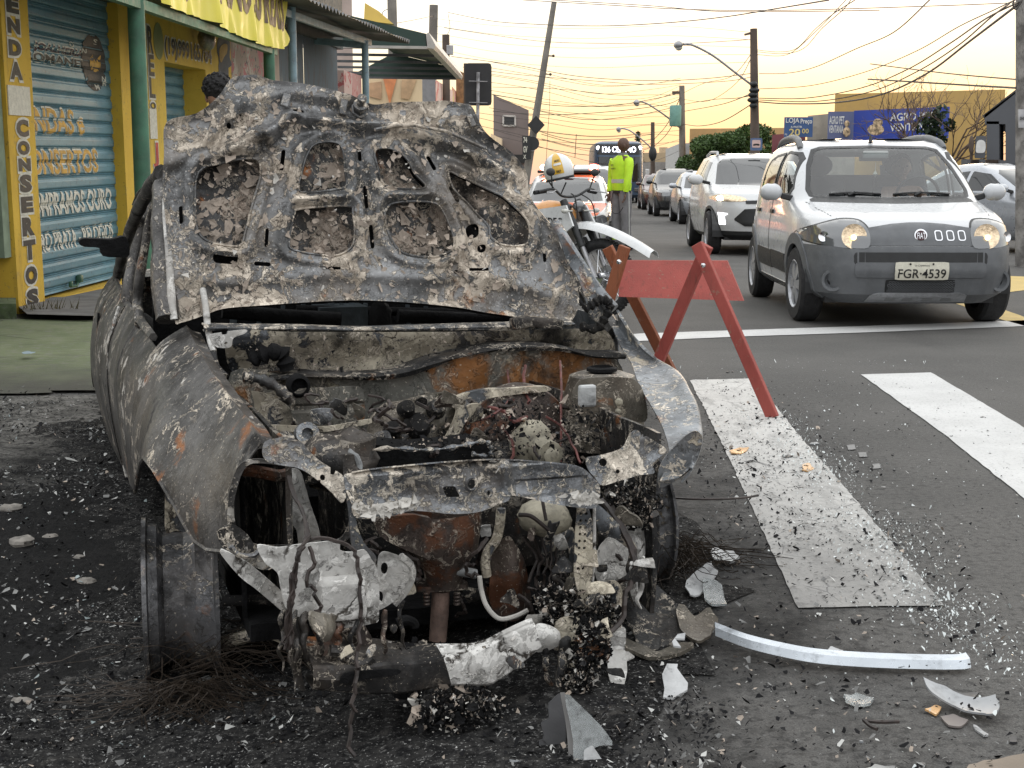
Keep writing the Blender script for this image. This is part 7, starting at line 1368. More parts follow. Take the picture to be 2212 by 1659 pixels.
# trees
def leafmat(name,a,b_): n=NT(name);c=n.mix(n.map(n.noise(1.3,4,.6),.35,.65),a,b_);c=n.mix(n.map(n.noise(9,4,.6),.4,.7,0,.6),c,tuple(q*.55 for q in a));return n.done(c,.6,0,None)
M['leaf']=leafmat('dense green leaf',(.045,.09,.02),(.085,.15,.035));M['leafd']=leafmat('dark green leaf',(.018,.036,.016),(.035,.06,.022));M['bark']=plain('grey brown bark',(.10,.075,.055),.9,0,.3,6,.6,30)
def crown(parent,c,R,n,size,mat,seed,lob=9,flat=1.):
    r=np.random.RandomState(seed);cs=[(np.array(c)+np.array([r.normal(0,.45)*R[0],r.normal(0,.45)*R[1],r.normal(0,.40)*R[2]]),r.uniform(.35,.6)) for _ in range(lob)]+[(np.array(c),.75)];V=[];Fs=[];k=0
    for i in range(n):
        cc,s=cs[r.randint(len(cs))];d=r.normal(0,1,3);d/=np.linalg.norm(d);p=cc+d*np.array(R)*s*r.uniform(.55,1.05)**.5
        a=r.normal(0,1,3);a/=np.linalg.norm(a);b_=np.cross(a,r.normal(0,1,3));b_/=np.linalg.norm(b_)+1e-9;L=size*r.uniform(.6,1.4);V+=[p-a*L,p+b_*L*.45,p+a*L,p-b_*L*.45];Fs.append((k,k+1,k+2,k+3));k+=4
    return mesh_obj('crown',V,Fs,mat,parent,None,None,True)
def trunk(parent,pts,rs,name='trunk',mat=None): b=MB();b.tube(sm(pts,4,False),np.interp(np.linspace(0,1,(len(pts)-1)*4+1),np.linspace(0,1,len(rs)),rs),8);return b.build(name,mat or M['bark'],parent,40,world=True)
c=AY(1566,305,47);o=empty('street_tree',(c[0],c[1],0),0,'round dense green tree between the traffic and the ochre house','tree');trunk(o,[(c[0],c[1],0),(c[0]+.05,c[1],.9),(c[0],c[1],1.8)],[.16,.13,.09]);crown(o,c+UP*-.30,(1.25,1.0,.72),22000,.06,M['leaf'],15,22)
c=AY(1505,350,50);o=empty('hedge_bush',(c[0],c[1],0),0,'low green bush at the left foot of the round tree','bush');trunk(o,[(c[0],c[1],0),(c[0],c[1],.6)],[.06,.04]);crown(o,(c[0],c[1],1.45),(.7,.6,.55),2200,.07,M['leaf'],6,7)
c=AY(1640,300,52);o=empty('hedge_bush',(c[0],c[1],0),0,'sparse green shrub right of the round tree behind the bus-stop sign','bush');trunk(o,[(c[0],c[1],0),(c[0],c[1],2.2)],[.06,.03]);crown(o,c+UP*-.3,(.5,.5,.6),900,.08,M['leaf'],8,6)
# araucaria: tiers of upswept branches
c=AY(1378,282,105);o=empty('conifer_tree',(c[0],c[1],0),0,'slender tiered conifer in the distance right of the officer','tree');zt=c[2];trunk(o,[(c[0],c[1],0),(c[0],c[1],zt*.6),(c[0],c[1],zt)],[.16,.1,.03])
r=np.random.RandomState(3);V=[];Fs=[];k=0
for i in range(30):
    z=.9+(zt-.9)*i/30;L=(1-i/31)*.95+.10
    for j in range(9):
        a=r.uniform(0,6.28);l=L*r.uniform(.6,1.1)
        for q in range(7):
            t=(q+.5)/7;p=np.array([c[0]+math.cos(a)*l*t,c[1]+math.sin(a)*l*t,z+.16*l*t*t-.05*t]);d=r.normal(0,1,3);d/=np.linalg.norm(d);e=np.cross(d,r.normal(0,1,3));e/=np.linalg.norm(e);s_=.11;V+=[p-d*s_,p+e*s_*.4,p+d*s_,p-e*s_*.4];Fs.append((k,k+1,k+2,k+3));k+=4
mesh_obj('crown',V,Fs,M['leafd'],o,None,None,True)
# bare tree with a leafy clump
c=AY(2040,335,29);o=empty('bare_tree',(c[0],c[1],0),0,'leafless spreading tree before the blue banner','tree');r=np.random.RandomState(9);b=MB()
def branch(p,d,L,rad,lv):
    n=5;P=[np.array(p)];dd=np.array(d,float)
    for k in range(n): dd=dd+r.normal(0,.13,3)+np.array([0,0,.05]);dd/=np.linalg.norm(dd);P.append(P[-1]+dd*L/n)
    b.tube(P,np.linspace(rad,rad*.62,n+1),5 if lv<2 else 3,cap=False)
    if lv<5:
        for k in range(3 if lv<3 else 2): i=r.randint(2,n+1);e=dd+r.normal(0,.55,3)*np.array([1.1,.8,.7]);e/=np.linalg.norm(e);branch(P[i],e,L*r.uniform(.55,.8),rad*.62,lv+1)
base=np.array([c[0],c[1],0]);trunk(o,[base,base+UP*.7,base+np.array([.02,0,1.35])],[.10,.085,.07])
for a in(-1.2,-.8,-.4,-.1,.25,.55,.85,-1.0): branch(base+UP*(1.15+.1*abs(a)),(a,r.uniform(-.3,.3),.62),r.uniform(.95,1.25),.026,1)
b.build('branches',plain('pale twig bark',(.15,.105,.08),.85,0,.3,9),o,None,world=True)
crown(o,AY(2012,262,28.8),(.30,.25,.34),420,.06,M['leafd'],12,5);crown(o,AY(2020,295,28.8),(.22,.2,.2),200,.06,M['leafd'],13,4)
# ------------------------------------------------------------------ people
M['skin_dark']=plain('dark brown skin',(.10,.052,.033),.5,0,.12,30);M['skin_mid']=plain('tan skin',(.30,.17,.115),.5,0,.12,30);M['hair']=plain('black curly hair',(.012,.011,.011),.85,0,.5,60,.9,90)
M['hivis']=plain('fluorescent yellow shirt cloth',(.52,.82,.03),.7,0,.08,9,.35,22);M['reflect']=plain('silver reflective tape',(.55,.56,.54),.35,.2,.1,30);M['gtrous']=plain('grey trouser cloth',(.20,.195,.20),.85,0,.18,9,.5,26);M['shoe']=plain('dark boots',(.02,.02,.022),.6);M['dcloth']=plain('dark blue-grey t-shirt',(.03,.035,.045),.85,0,.2,20)
def skin_mesh(name,V,E,R,mat,parent,sub=2):
    me=bpy.data.meshes.new(name);me.from_pydata([tuple(map(float,v)) for v in V],E,[]);o=bpy.data.objects.new(name,me);COL.objects.link(o)
    m=o.modifiers.new('s','SKIN');m.use_smooth_shade=True;me.skin_vertices[0].data
    for i,r in enumerate(R):
        sv=me.skin_vertices[0].data[i];rr=r if isinstance(r,tuple) else (r,r);sv.radius=rr;sv.use_root=(i==0)
    ss=o.modifiers.new('u','SUBSURF');ss.levels=sub;ss.render_levels=sub
    dg=bpy.context.evaluated_depsgraph_get();me2=bpy.data.meshes.new_from_object(o.evaluated_get(dg));bpy.data.objects.remove(o);bpy.data.meshes.remove(me)
    me2.name=name;me2.materials.clear();me2.materials.append(mat);me2.shade_smooth();return link(bpy.data.objects.new(name,me2),parent)
def loft(secs,seg=18):
    """stacked ellipses: (x,y,z,rx,ry)"""
    t=np.arange(seg)*2*math.pi/seg;return np.array([np.stack([x+rx*np.cos(t),y+ry*np.sin(t),np.full(seg,z)],1) for x,y,z,rx,ry in secs])
def head(o,c,skin,hair=None,face=(0,-1),sc=1.,bald=True):
    """head with face, ears and nose; face = unit direction it looks at"""
    f=np.array([face[0],face[1],0.]);f/=np.linalg.norm(f);s_=np.array([-f[1],f[0],0.]);u=UP;R=np.stack([s_,f,u],1);b=MB()
    def sh(A):
        z=A[...,2];y=A[...,1];return 1-.16*np.clip(-z,0,1)*(1-.4*np.clip(y,0,1))+.05*np.clip(-y,0,1)*np.clip(z+.3,0,1)
    b.ball(c,np.array([.078,.098,.118])*sc,22,16,fn=sh,R=R)
    for q in(-1,1): b.ball(c+s_*q*.078*sc-f*.005*sc-u*.012*sc,np.array([.012,.022,.034])*sc,10,7,R=R)
    b.ball(c+f*.098*sc-u*.025*sc,np.array([.016,.020,.022])*sc,10,7,R=R);b.ball(c+f*.084*sc-u*.062*sc,np.array([.028,.014,.010])*sc,10,6,R=R)
    b.ball(c+f*.07*sc-u*.100*sc,np.array([.035,.025,.022])*sc,10,7,R=R)
    h=b.build('head',skin,o,60)
    for q in(-1,1): b=MB();b.ball(c+f*.088*sc+s_*q*.032*sc+u*.008*sc,np.array([.013,.008,.008])*sc,8,6,R=R);b.build('eye',M['ink'],h,60)
    return h
def hand(b,w,d,n,side,sc=1.):
    """palm and five fingers appended to MB b; w wrist, d pointing direction, n palm normal"""
    d=d/np.linalg.norm(d);n=n-d*np.dot(n,d);n/=np.linalg.norm(n);s_=np.cross(d,n)*side;Rm=np.stack([s_,n,d],1)
    b.ball(w+d*.048*sc,np.array([.040,.016,.052])*sc,12,8,R=Rm)
    for k,(o,L) in enumerate(((-.030,.066),(-.010,.076),(.010,.073),(.030,.058))):
        p=w+d*.085*sc+s_*o*sc;b.tube([p,p+d*L*.45*sc+n*.006*sc,p+d*L*.8*sc+n*.018*sc,p+d*L*.95*sc+n*.03*sc],np.array([.0095,.009,.008,.006])*sc,7)
    p=w+d*.03*sc-s_*.036*sc;b.tube([p,p+(d*.6-s_*.6)*.04*sc+n*.008*sc,p+(d*.85-s_*.4)*.07*sc+n*.016*sc],np.array([.012,.0105,.008])*sc,7)
# traffic officer, back and right flank towards us, looking to the right along the queue
fo=G(1341,540);off=empty('person',(fo[0],fo[1],0),-.85,'person in fluorescent yellow shirt and grey trousers, standing in the road, back to us','person');off.scale=(.93,.95,.96)
V=[(0,0,.93),(0,0,1.10),(0,0,1.30),(.01,0,1.44),(.02,0,1.50),(.03,-.01,1.58),(-.10,0,.88),(-.11,0,.50),(-.105,.02,.10),(.10,0,.88),(.11,.0,.50),(.115,.02,.10),(-.20,.0,1.40),(-.25,.02,1.13),(-.22,-.05,.90),(.20,-.05,1.40),(.235,-.10,1.13),(.225,-.13,.90)]
E_=[(0,1),(1,2),(2,3),(3,4),(4,5),(0,6),(6,7),(7,8),(0,9),(9,10),(10,11),(3,12),(12,13),(13,14),(3,15),(15,16),(16,17)]
skin_mesh('body',V,E_,[.11,.11,.12,.08,.055,.055,.085,.06,.045,.085,.06,.045,.055,.042,.032,.055,.042,.032],M['skin_dark'],off)
head(off,np.array([.045,-.01,1.645]),M['skin_dark'],None,(.50,.85))
b=MB();hand(b,np.array([.225,-.132,.895]),np.array([-.12,-.15,-1.]),np.array([-.5,-.8,0]),1);hand(b,np.array([-.22,-.05,.90]),np.array([.1,-.2,-1]),np.array([.6,-.6,0]),-1);b.build('hand',M['skin_dark'],off,60)
wbs=wobble(401,14)
A=loft([(0,0,.90,.175,.125),(0,0,.95,.178,.128),(0,.0,1.02,.182,.132),(0,0,1.12,.185,.135),(0,0,1.24,.20,.135),(0,0,1.34,.215,.130),(.005,0,1.42,.195,.115),(.01,0,1.47,.12,.09),(.02,0,1.50,.075,.07)],26);A=A+(wbs(A)*.008)[...,None]*np.array([1,1,0])
b=MB();b.grid(A,cv=True);sh=b.build('shirt',M['hivis'],off,60)
for nm,P,rr in (('sleeve',[(.17,-.02,1.41),(.215,-.05,1.33),(.235,-.09,1.15),(.238,-.12,1.02),(.228,-.13,.92)],[.075,.075,.062,.055,.046]),('sleeve',[(-.17,0,1.41),(-.22,.01,1.30),(-.25,.02,1.13),(-.23,-.03,.98),(-.22,-.05,.92)],[.075,.072,.060,.054,.046])):
    P2=sm(P,5,False);rr2=np.interp(np.linspace(0,1,len(P2)),np.linspace(0,1,5),rr)*(1+.06*wobble(402,30)(P2));b=MB();b.tube(P2,rr2,14);b.build(nm,M['hivis'],off,60)
b=MB();b.grid(loft([(0,0,1.055,.187,.137),(0,0,1.115,.189,.139)],26),cv=True);b.build('reflective_band',M['reflect'],sh,60)
b=MB();b.grid(loft([(.018,0,1.485,.088,.082),(.022,0,1.525,.078,.073),(.022,0,1.50,.072,.066)],20),cv=True);b.build('collar',plain('grey collar cloth',(.2,.21,.2),.8),sh,60)
b=MB();bf=lambda u,v,h:np.stack([u,-np.sqrt(np.clip(1-(u/.205)**2,0,1))*.135-.006-h,v],-1);text_on(b,bf,'AGENTE',-.17,1.32,-.05,1.35,.004,.02);text_on(b,bf,'DE TRÂNSITO',-.17,1.27,.0,1.30,.004,.02);b.build('shirt_lettering',M['ink'],sh)
for sx,name_ in((-1,'trouser_leg'),(1,'trouser_leg')):
    A=loft([(sx*.085,0,.93,.10,.125),(sx*.09,0,.82,.105,.115),(sx*.10,0,.65,.09,.095),(sx*.108,0,.50,.080,.085),(sx*.11,.01,.30,.075,.08),(sx*.112,.015,.16,.078,.082),(sx*.112,.02,.10,.08,.085)],20);A=A+(wobble(403+sx,22)(A)*.010)[...,None]*np.array([1,1,0]);b=MB();b.grid(A,cv=True);t_=b.build(name_,M['gtrous'],off,60)
    b=MB();b.grid(loft([(sx*.112,.015,.165,.081,.085),(sx*.112,.017,.205,.080,.084)],20),cv=True);b.build('ankle_band',M['hivis'],t_,60)
    b=MB();b.ball((sx*.115,.06,.05),(.052,.135,.055),14,9);b.build('shoe',M['shoe'],off,60)
b=MB();b.tube([(.185,-.02,.92),(.195,-.02,.7),(.192,-.01,.5),(.19,0,.22)],.010,6);b.build('trouser_piping',M['reflect'],off,60)
b=MB();b.grid(loft([(0,0,.895,.184,.133),(0,0,.94,.184,.134)],26),cv=True);b.build('belt',M['shoe'],off,60)
b=MB();b.tube(sm([(-.06,-.135,.91),(-.075,-.15,.75),(-.05,-.16,.62),(.03,-.17,.58),(.12,-.16,.60),(.19,-.15,.68)],5,False),.006,6);b.build('radio_lanyard',M['shoe'],off,60)
# onlooker behind the wreck: only the dark curly hair shows above the hood
po=AY(468,393,9.4);onl=empty('person',(po[0],po[1],0),.2,'person with black curly hair standing behind the raised hood of the wreck','person')
V2=[(x,y,z*.985) for x,y,z in V];skin_mesh('body',V2,E_,[.11,.11,.12,.08,.055,.055,.085,.06,.045,.085,.06,.045,.055,.042,.032,.055,.042,.032],M['skin_mid'],onl)
head(onl,np.array([.03,-.01,1.60]),M['skin_mid'],None,(.3,.95))
b=MB();b.ball((.03,-.015,1.645),(.098,.115,.105),26,18,fn=lambda A:1+.07*wobble(404,9)(A)+.05*wobble(405,22)(A));b.build('hair',M['hair'],onl,80)
r=np.random.RandomState(8);b=MB()
for k in range(260):
    d=r.normal(0,1,3);d/=np.linalg.norm(d)
    if d[2]<-.25: continue
    p=np.array([.03,-.015,1.645])+d*np.array([.098,.115,.105]);b.ball(p,r.uniform(.009,.016),6,4)
b.build('hair_curls',M['hair'],onl,80)
b=MB();b.grid(loft([(0,0,.86,.18,.125),(0,0,1.1,.18,.13),(0,0,1.32,.205,.13),(.01,0,1.44,.13,.095),(.02,0,1.48,.075,.07)],22),cv=True)
b.build('shirt',M['dcloth'],onl,60)
for sx in(-1,1): b=MB();b.grid(loft([(sx*.085,0,.9,.10,.12),(sx*.10,0,.6,.09,.095),(sx*.11,.015,.08,.078,.082)],18),cv=True);b.build('trouser_leg',M['gtrous'],onl,60);b=MB();b.ball((sx*.115,.06,.05),(.052,.135,.055),12,8);b.build('shoe',M['shoe'],onl,60)
# driver of the white hatchback
Mw=np.array(UNO.matrix_world);dp=Mw[:3,:3]@np.array([-.22,.36,0.])+Mw[:3,3];drv=empty('person',tuple(dp),uyaw,'person in a dark t-shirt at the wheel of the white hatchback','person');drv.scale=(.925,.925,.925)
V3=[(0,0,.62),(.0,0,.80),(-.03,0,.98),(-.04,0,1.08),(-.03,0,1.13),(.02,.16,1.03),(.22,.20,.88),(.50,.16,.98),(.02,-.16,1.03),(.22,-.20,.88),(.50,-.14,.98),(.40,.10,.62),(.40,-.10,.62)]
skin_mesh('body',V3,[(0,1),(1,2),(2,3),(3,4),(2,5),(5,6),(6,7),(2,8),(8,9),(9,10),(0,11),(0,12)],[.13,.13,.13,.06,.055,.055,.042,.035,.055,.042,.035,.08,.08],M['skin_mid'],drv)
head(drv,np.array([.0,0,1.245]),M['skin_mid'],None,(1,-.05));b=MB();b.ball((-.018,0,1.29),(.098,.085,.085),18,12);b.build('hair',M['hair'],drv,60)
A=loft([(0,0,.62,.13,.19),(0,0,.80,.135,.20),(-.02,0,.96,.125,.215),(-.03,0,1.05,.09,.13),(-.03,0,1.085,.065,.075)],22);b=MB();b.grid(A,cv=True)
for sx in(-1,1): b.tube([(-.01,sx*.17,1.02),(.08,sx*.20,.95),(.17,sx*.20,.90)],[.075,.065,.06],12)
b.build('shirt',M['dcloth'],drv,60)
# ------------------------------------------------------------------ motorcycle with a helmet on its handlebar
mq=G(1300,684);MH=math.radians(-42)     # heading of the bike: to the right and towards us
moto=empty('motorcycle',(mq[0],mq[1],0),MH,'white and orange trail motorcycle with high front mudguard, parked behind the wreck','motorcycle');moto.scale=(.87,.87,.87)
M['mwhite']=plain('white motorcycle plastic',(.62,.63,.63),.3,0,.08,5,Coat_Weight=.3);M['morange']=plain('orange motorcycle livery',(.70,.33,.10),.35)
def wheel2(c,r,tw,nm):
    b=MB();b.tube(np.array([(c[0]+r*math.cos(t),0,c[2]+r*math.sin(t)) for t in np.linspace(0,6.2832,49)[:-1]]),tw,10,closed=True)
    for k in range(60): t=2*math.pi*k/60;p=np.array([c[0]+(r+tw*.9)*math.cos(t),0,c[2]+(r+tw*.9)*math.sin(t)]);b.box(p,(.02,tw*1.3,.014),0,R=np.array([[-math.sin(t),0,math.cos(t)],[0,1,0],[math.cos(t),0,math.sin(t)]]).T)
    w_=b.build(nm,M['rubber'],moto,40);b=MB();b.tube(np.array([(c[0]+(r-tw*.9)*math.cos(t),0,c[2]+(r-tw*.9)*math.sin(t)) for t in np.linspace(0,6.2832,49)[:-1]]),.012,6,closed=True);b.lathe([(.05,-.06),(.05,.06)],c,(0,1,0),14)
    for k in range(18): t=2*math.pi*k/18;b.tube([(c[0]+.045*math.cos(t+.3),.045*(-1)**k,c[2]+.045*math.sin(t+.3)),(c[0]+(r-tw)*math.cos(t),0,c[2]+(r-tw)*math.sin(t))],.0025,4)
    b.build('rim',M['chrome'],w_,40);b=MB();b.lathe([(.11,.0),(.11,.006),(.06,.006),(.06,0)],(c[0],.075,c[2]),(0,1,0),24);b.build('brake_disc',M['steel'],w_,30)
WF=(0.,0,.345);WR_=(-1.36,0,.33);wheel2(WF,.30,.045,'wheel');wheel2(WR_,.28,.055,'wheel')
top=np.array([-.36,0,.98]);
for sy in(-1,1):
    a=np.array([0,sy*.10,.345]);m_=np.array([-.20,sy*.10,.72]);t_=np.array([-.37,sy*.10,1.02]);b=MB();b.tube([a,m_],[.026,.024],10);b.build('fork_leg',M['steel'],moto,40);b=MB();P=sm([m_+(a-m_)*.28,m_,t_],5,False);b.tube(P,[.034+.004*(k%2) for k in range(len(P))],10);b.build('fork_gaiter',M['blackpl'],moto,40)
b=MB();A=[]
for k in range(13):
    t=k/12;x=-.42+.98*t;z=.80+.04*math.sin(t*2.6)-.34*max(0,t-.25)**1.35;wd=.10-.035*t*t if t>.2 else .09
    A.append([(x,-wd,z-.05),(x,-wd*.7,z-.008),(x,0,z+.012),(x,wd*.7,z-.008),(x,wd,z-.05)])
b.solid(np.array(A)[:,::-1],.004);b.build('front_mudguard',M['mwhite'],moto,50)
b=MB();b.tube(sm([(-.40,-.40,1.10),(-.36,-.25,1.12),(-.38,-.10,1.06),(-.38,.10,1.06),(-.36,.25,1.12),(-.40,.40,1.10)],5,False),.012,8);b.build('handlebar',M['blackpl'],moto,40)
for sy in(-1,1):
    b=MB();b.tube([(-.405,sy*.30,1.105),(-.425,sy*.43,1.09)],.019,10);b.build('grip',M['rubber'],moto,40);b=MB();b.tube([(-.34,sy*.24,1.11),(-.28,sy*.36,1.09),(-.29,sy*.42,1.085)],.006,6);b.build('lever',M['steel'],moto,40)
    b=MB();b.tube([(-.36,sy*.26,1.12),(-.34,sy*.30,1.24)],.006,6);b.ball((-.34,sy*.31,1.27),(.015,.06,.035));b.build('mirror',M['blackpl'],moto,40);b=MB();b.tube([(-.28,sy*.08,.93),(-.26,sy*.2,.93)],.008,6);b.ball((-.25,sy*.22,.93),(.035,.03,.022));b.build('indicator',plain('clear indicator lens',(.5,.5,.46),.2) if sy<0 else bpy.data.materials['clear indicator lens'],moto,40)
b=MB();b.ball((-.27,.0,.97),(.05,.07,.05));b.build('headlamp',M['lens'],moto,40)
b=MB();b.ball((-.62,0,.88),(.30,.15,.14),20,12,fn=lambda A:1-.25*np.clip(-A[...,0],0,1));tk=b.build('fuel_tank',M['morange'],moto,50)
for sy in(-1,1):
    b=MB();b.prism([(-.30,sy*.13,.98),(-.20,sy*.15,.80),(-.46,sy*.16,.62),(-.72,sy*.15,.80),(-.70,sy*.14,.93)],(0,sy*.02,0));sc_=b.build('side_shroud',M['mwhite'],moto,40);b=MB();fb=lambda u,v,h:np.stack([-.45-sy*u,np.full_like(u,sy*.173)+sy*h,v],-1);text_on(b,fb,'EMDEC',-.15,.80,.13,.87,.004,.02);b.build('shroud_lettering',M['ink'],sc_)
b=MB();b.box((-1.05,0,.86),(.66,.22,.08),bev=.035);b.build('seat',M['blackpl'],moto,40);b=MB();b.box((-.62,0,.50),(.36,.22,.34),bev=.05);b.build('engine',M['blackpl'],moto,40)
b=MB();b.tube([(-.37,0,.98),(-.55,0,.70),(-.45,0,.34),(-.80,0,.32),(-1.36,0,.33)],.025,8);b.tube([(-.40,0,.95),(-.85,0,.80),(-1.3,0,.82)],.025,8);b.tube([(-.85,0,.78),(-.85,0,.34)],.025,8);b.build('frame',M['blackpl'],moto,40)
b=MB();b.solid(np.array([[(-1.25-.1*k,-.09,.86-.02*k),(-1.25-.1*k,.09,.86-.02*k)] for k in range(5)]),.006);b.build('rear_mudguard',M['mwhite'],moto,40)
b=MB();b.tube(sm([(-.3,.05,1.08),(-.22,.12,1.0),(-.16,.12,.8),(-.06,.12,.5)],5,False),.006,6);b.tube(sm([(-.32,-.05,1.08),(-.2,-.14,1.04),(-.18,-.12,.85)],5,False),.006,6);b.build('cable',M['rubber'],moto,40)
b=MB();b.tube([(-.95,.10,.30),(-1.02,.28,.015)],.012,8);b.build('side_stand',M['blackpl'],moto,40)
hm=AY(1206,366,mq[1]+.25)
hel=empty('motorcycle_helmet',tuple(hm),0,'white and yellow open helmet hung on the motorcycle handlebar','helmet')
a_=math.radians(-12);Rh=np.array([[math.cos(a_),0,math.sin(a_)],[0,1,0],[-math.sin(a_),0,math.cos(a_)]])
ph=np.linspace(.0,2.05,14);tt=np.arange(28)*2*math.pi/28
A=np.stack([np.outer(np.sin(ph),np.cos(tt))*.118,np.outer(np.sin(ph),np.sin(tt))*.132,np.outer(np.cos(ph),np.ones(28))*.135],2);A[:,:,2]-= .01
cut_=A.copy();b=MB();b.grid(A@Rh.T,cv=True);b.build('shell',M['mwhite'],hel,60)
b=MB();b.tube((A[-1]@Rh.T),.010,8,closed=True);b.build('rim_trim',M['rubber'],hel,60)
b=MB();b.grid((A[4:]*.93)[::-1]@Rh.T,cv=True);b.add((A[5]*.9)@Rh.T,[tuple(range(28))]);b.build('lining',plain('dark helmet lining',(.03,.012,.012),.9),hel,60)
pu=np.linspace(-.42,.30,9);pv_=np.linspace(.12,1.75,14)
B_=np.array([[(.1205*math.sin(p)*math.sin(q)*1.,-.1345*math.sin(p)*math.cos(q),.1375*math.cos(p)-.01) for q in pu] for p in pv_]);b=MB();b.grid(B_@Rh.T);ys=b.build('yellow_stripe',plain('yellow helmet paint',(.62,.37,.03),.3,0,.06,5,Coat_Weight=.3),hel,60)
hfn=lambda u,v,h:(np.stack([(.121+h)*np.sin(v)*np.sin(u),-(.135+h)*np.sin(v)*np.cos(u),(.138+h)*np.cos(v)-.01],-1))@Rh.T
fl_=lambda u,v,h:hfn(u,2.2-v,h)
b=MB();text_on(b,fl_,'EMDEC',-.22,1.14,.20,1.28,.003,.02);text_on(b,fl_,'DIR27',-.18,.52,.12,.66,.003,.03);b.build('helmet_lettering',M['ink'],ys);b=MB();panel(fl_,rrect(-.30,.93,.22,1.06,.05),[],.04,.001,lambda p,S:p[:,0]*0+.003,mb=b);b.build('name_strip',wl_,ys,60)
b=MB();b.tube((np.array([(-.07,-.04,-.10),(-.02,-.05,-.17),(.02,-.05,-.19),(.06,-.04,-.10)])),.006,5);b.build('chin_strap',M['rubber'],hel,40)
# ------------------------------------------------------------------ red trestle barrier
def redwood(name,col,worn,sc):
    n=NT(name);c=n.mix(n.map(n.noise(5,5,.6),.3,.7),tuple(q*.82 for q in col),tuple(min(1,q*1.12) for q in col));c=n.mix(n.map(n.noise(14,8,.7,vec=n.scaled(3.5,3.5,.35)),.54,.66,0,.7),c,worn)
    c=n.mix(n.map(n.noise(34,7,.72),.60,.66,0,.75),c,(.24,.17,.12));c=n.mix(n.map(n.noise(2.2,5,.6),.52,.75,0,.4),c,(.10,.05,.04));return n.done(c,.7,0,n.bump(n.noise(40,6,.65,vec=n.scaled(4,4,.4)),.5,.006))
M['redw']=redwood('faded red trestle paint',(.32,.064,.05),(.20,.055,.04),1);M['redw2']=redwood('brown-red trestle wood',(.24,.075,.03),(.15,.05,.02),1)
ft=G(1668,903);tr=empty('trestle_barrier',(ft[0]-.3,ft[1]+.2,0),0,'red wooden trestle barrier with two crossed-leg ends and a plank between','barrier')
n1=AY(1670,900,ft[1]);n1[2]=.0;t1=AY(1506,527,6.25);n2=AY(1388,862,6.55);n2[2]=0;t2_=AY(1528,530,6.29)
def leg(p,q,mat): b=MB();b.bar(p,q,.055,.028,(.55,.83,0),bev=.004);return b.build('leg',mat,tr,None,world=True)
leg(n1,t1,M['redw']);leg(n2,t2_,M['redw'])
t3_=AY(1350,532,6.46);n3=AY(1308,645,6.5);n3=t3_+(n3-t3_)*2.4;n3[2]=0.0;t4=AY(1312,534,6.80);n4=AY(1443,790,6.75);n4=t4+(n4-t4)*(t4[2]/(t4[2]-n4[2]))
leg(n3,t3_,M['redw2']);leg(n4,t4,M['redw2'])
b=MB();q=[AY(1340,562,6.62),AY(1570,563,6.62),AY(1606,650,6.50),AY(1336,641,6.50)];b.prism(q,np.array([.008,.022,0]));b.build('plank',M['redw'],tr,None,world=True)
for p in((1519,573),(1372,566)): 
    b=MB();b.lathe([(.012,0),(.010,.006),(.0,.008)],AY(p[0]+ (0 if p[0]>1400 else -35),p[1],6.18 if p[0]>1400 else 6.36),(0,-1,0),10);b.build('bolt',M['chrome'],tr,30,world=True)
# ------------------------------------------------------------------ litter of the fire
_cl=wobble(601,5.,12)
def bits(name,n,pos,size,mats,wts,seed,flat=.35,lift=.003,kind='stuff',lab=None,cat=None,clump=True):
    r=np.random.RandomState(seed);V=[];Fs=[];mi=[];k=0;w_=np.cumsum(wts)/sum(wts)
    for i in range(n):
        x,y=pos(r)
        while clump and _cl(np.array([x,y,0.]))<r.uniform(-.35,.25): x,y=pos(r)
        s=size*min(r.lognormal(0,.5),2.6);m=r.randint(4,7);t=np.sort(r.uniform(0,6.283,m));a=r.uniform(0,6.283);ex=r.uniform(.7,1.4);dx=np.cos(t)*s*ex;dy=np.sin(t)*s
        X=x+dx*math.cos(a)-dy*math.sin(a);Y=y+dx*math.sin(a)+dy*math.cos(a);tx,ty=r.normal(0,flat,2);z=float(gz(x,y))+lift+(r.uniform(.006,.03) if bo_in(x,y) else (.008 if x<-.35 else 0))+np.abs(tx)*s+(X-x)*tx+(Y-y)*ty+r.uniform(0,.004)
        V+=list(zip(X,Y,z+s*.25));Fs.append(tuple(range(k,k+m)));k+=m;mi.append(int(np.searchsorted(w_,r.rand())))
    o=mesh_obj(name,V,Fs,mats,None,mi);tag(o,lab,cat,kind=kind);return o
_bp=[tuple(q) for q in bo]
def bo_in(x,y):
    c=False;j=len(_bp)-1
    for i in range(len(_bp)):
        a,b_=_bp[i],_bp[j]
        if (a[1]>y)!=(b_[1]>y) and x<(b_[0]-a[0])*(y-a[1])/(b_[1]-a[1])+a[0]: c=not c
        j=i
    return c
M['ashw']=plain('white ash scrap',(.46,.46,.44),.9,0,.2,20);M['ashg']=plain('grey ash scrap',(.17,.17,.165),.9,0,.4,20);M['blk']=plain('black char scrap',(.010,.010,.011),.85,0,.4,20,Specular_IOR_Level=.15);M['bluebit']=plain('pale green-blue glass scrap',(.22,.26,.26),.4,0,.3,20)
def near(r):
    while True:
        x=r.uniform(-2.6,1.3);y=r.uniform(1.5,6.8)
        d=math.hypot((x+.75)/1.35,(y-3.5)/2.2)
        if r.rand()<math.exp(-d*d*.55) or (x<-.6 and y<4.2 and r.rand()<.5): return x,y
def left(r):
    y=1.5+4.9*r.rand()**1.3;return r.uniform(-2.4-.12*(y-2),-.45-.2*max(0,y-3)),y
def front(r): return -1.2+1.6*r.rand()**.8,r.uniform(1.6,3.0)
bits('char_crumbs',24000,near,.0036,[M['blk'],M['ashg'],M['ashw'],M['flk']],[.72,.15,.06,.07],1,.5)
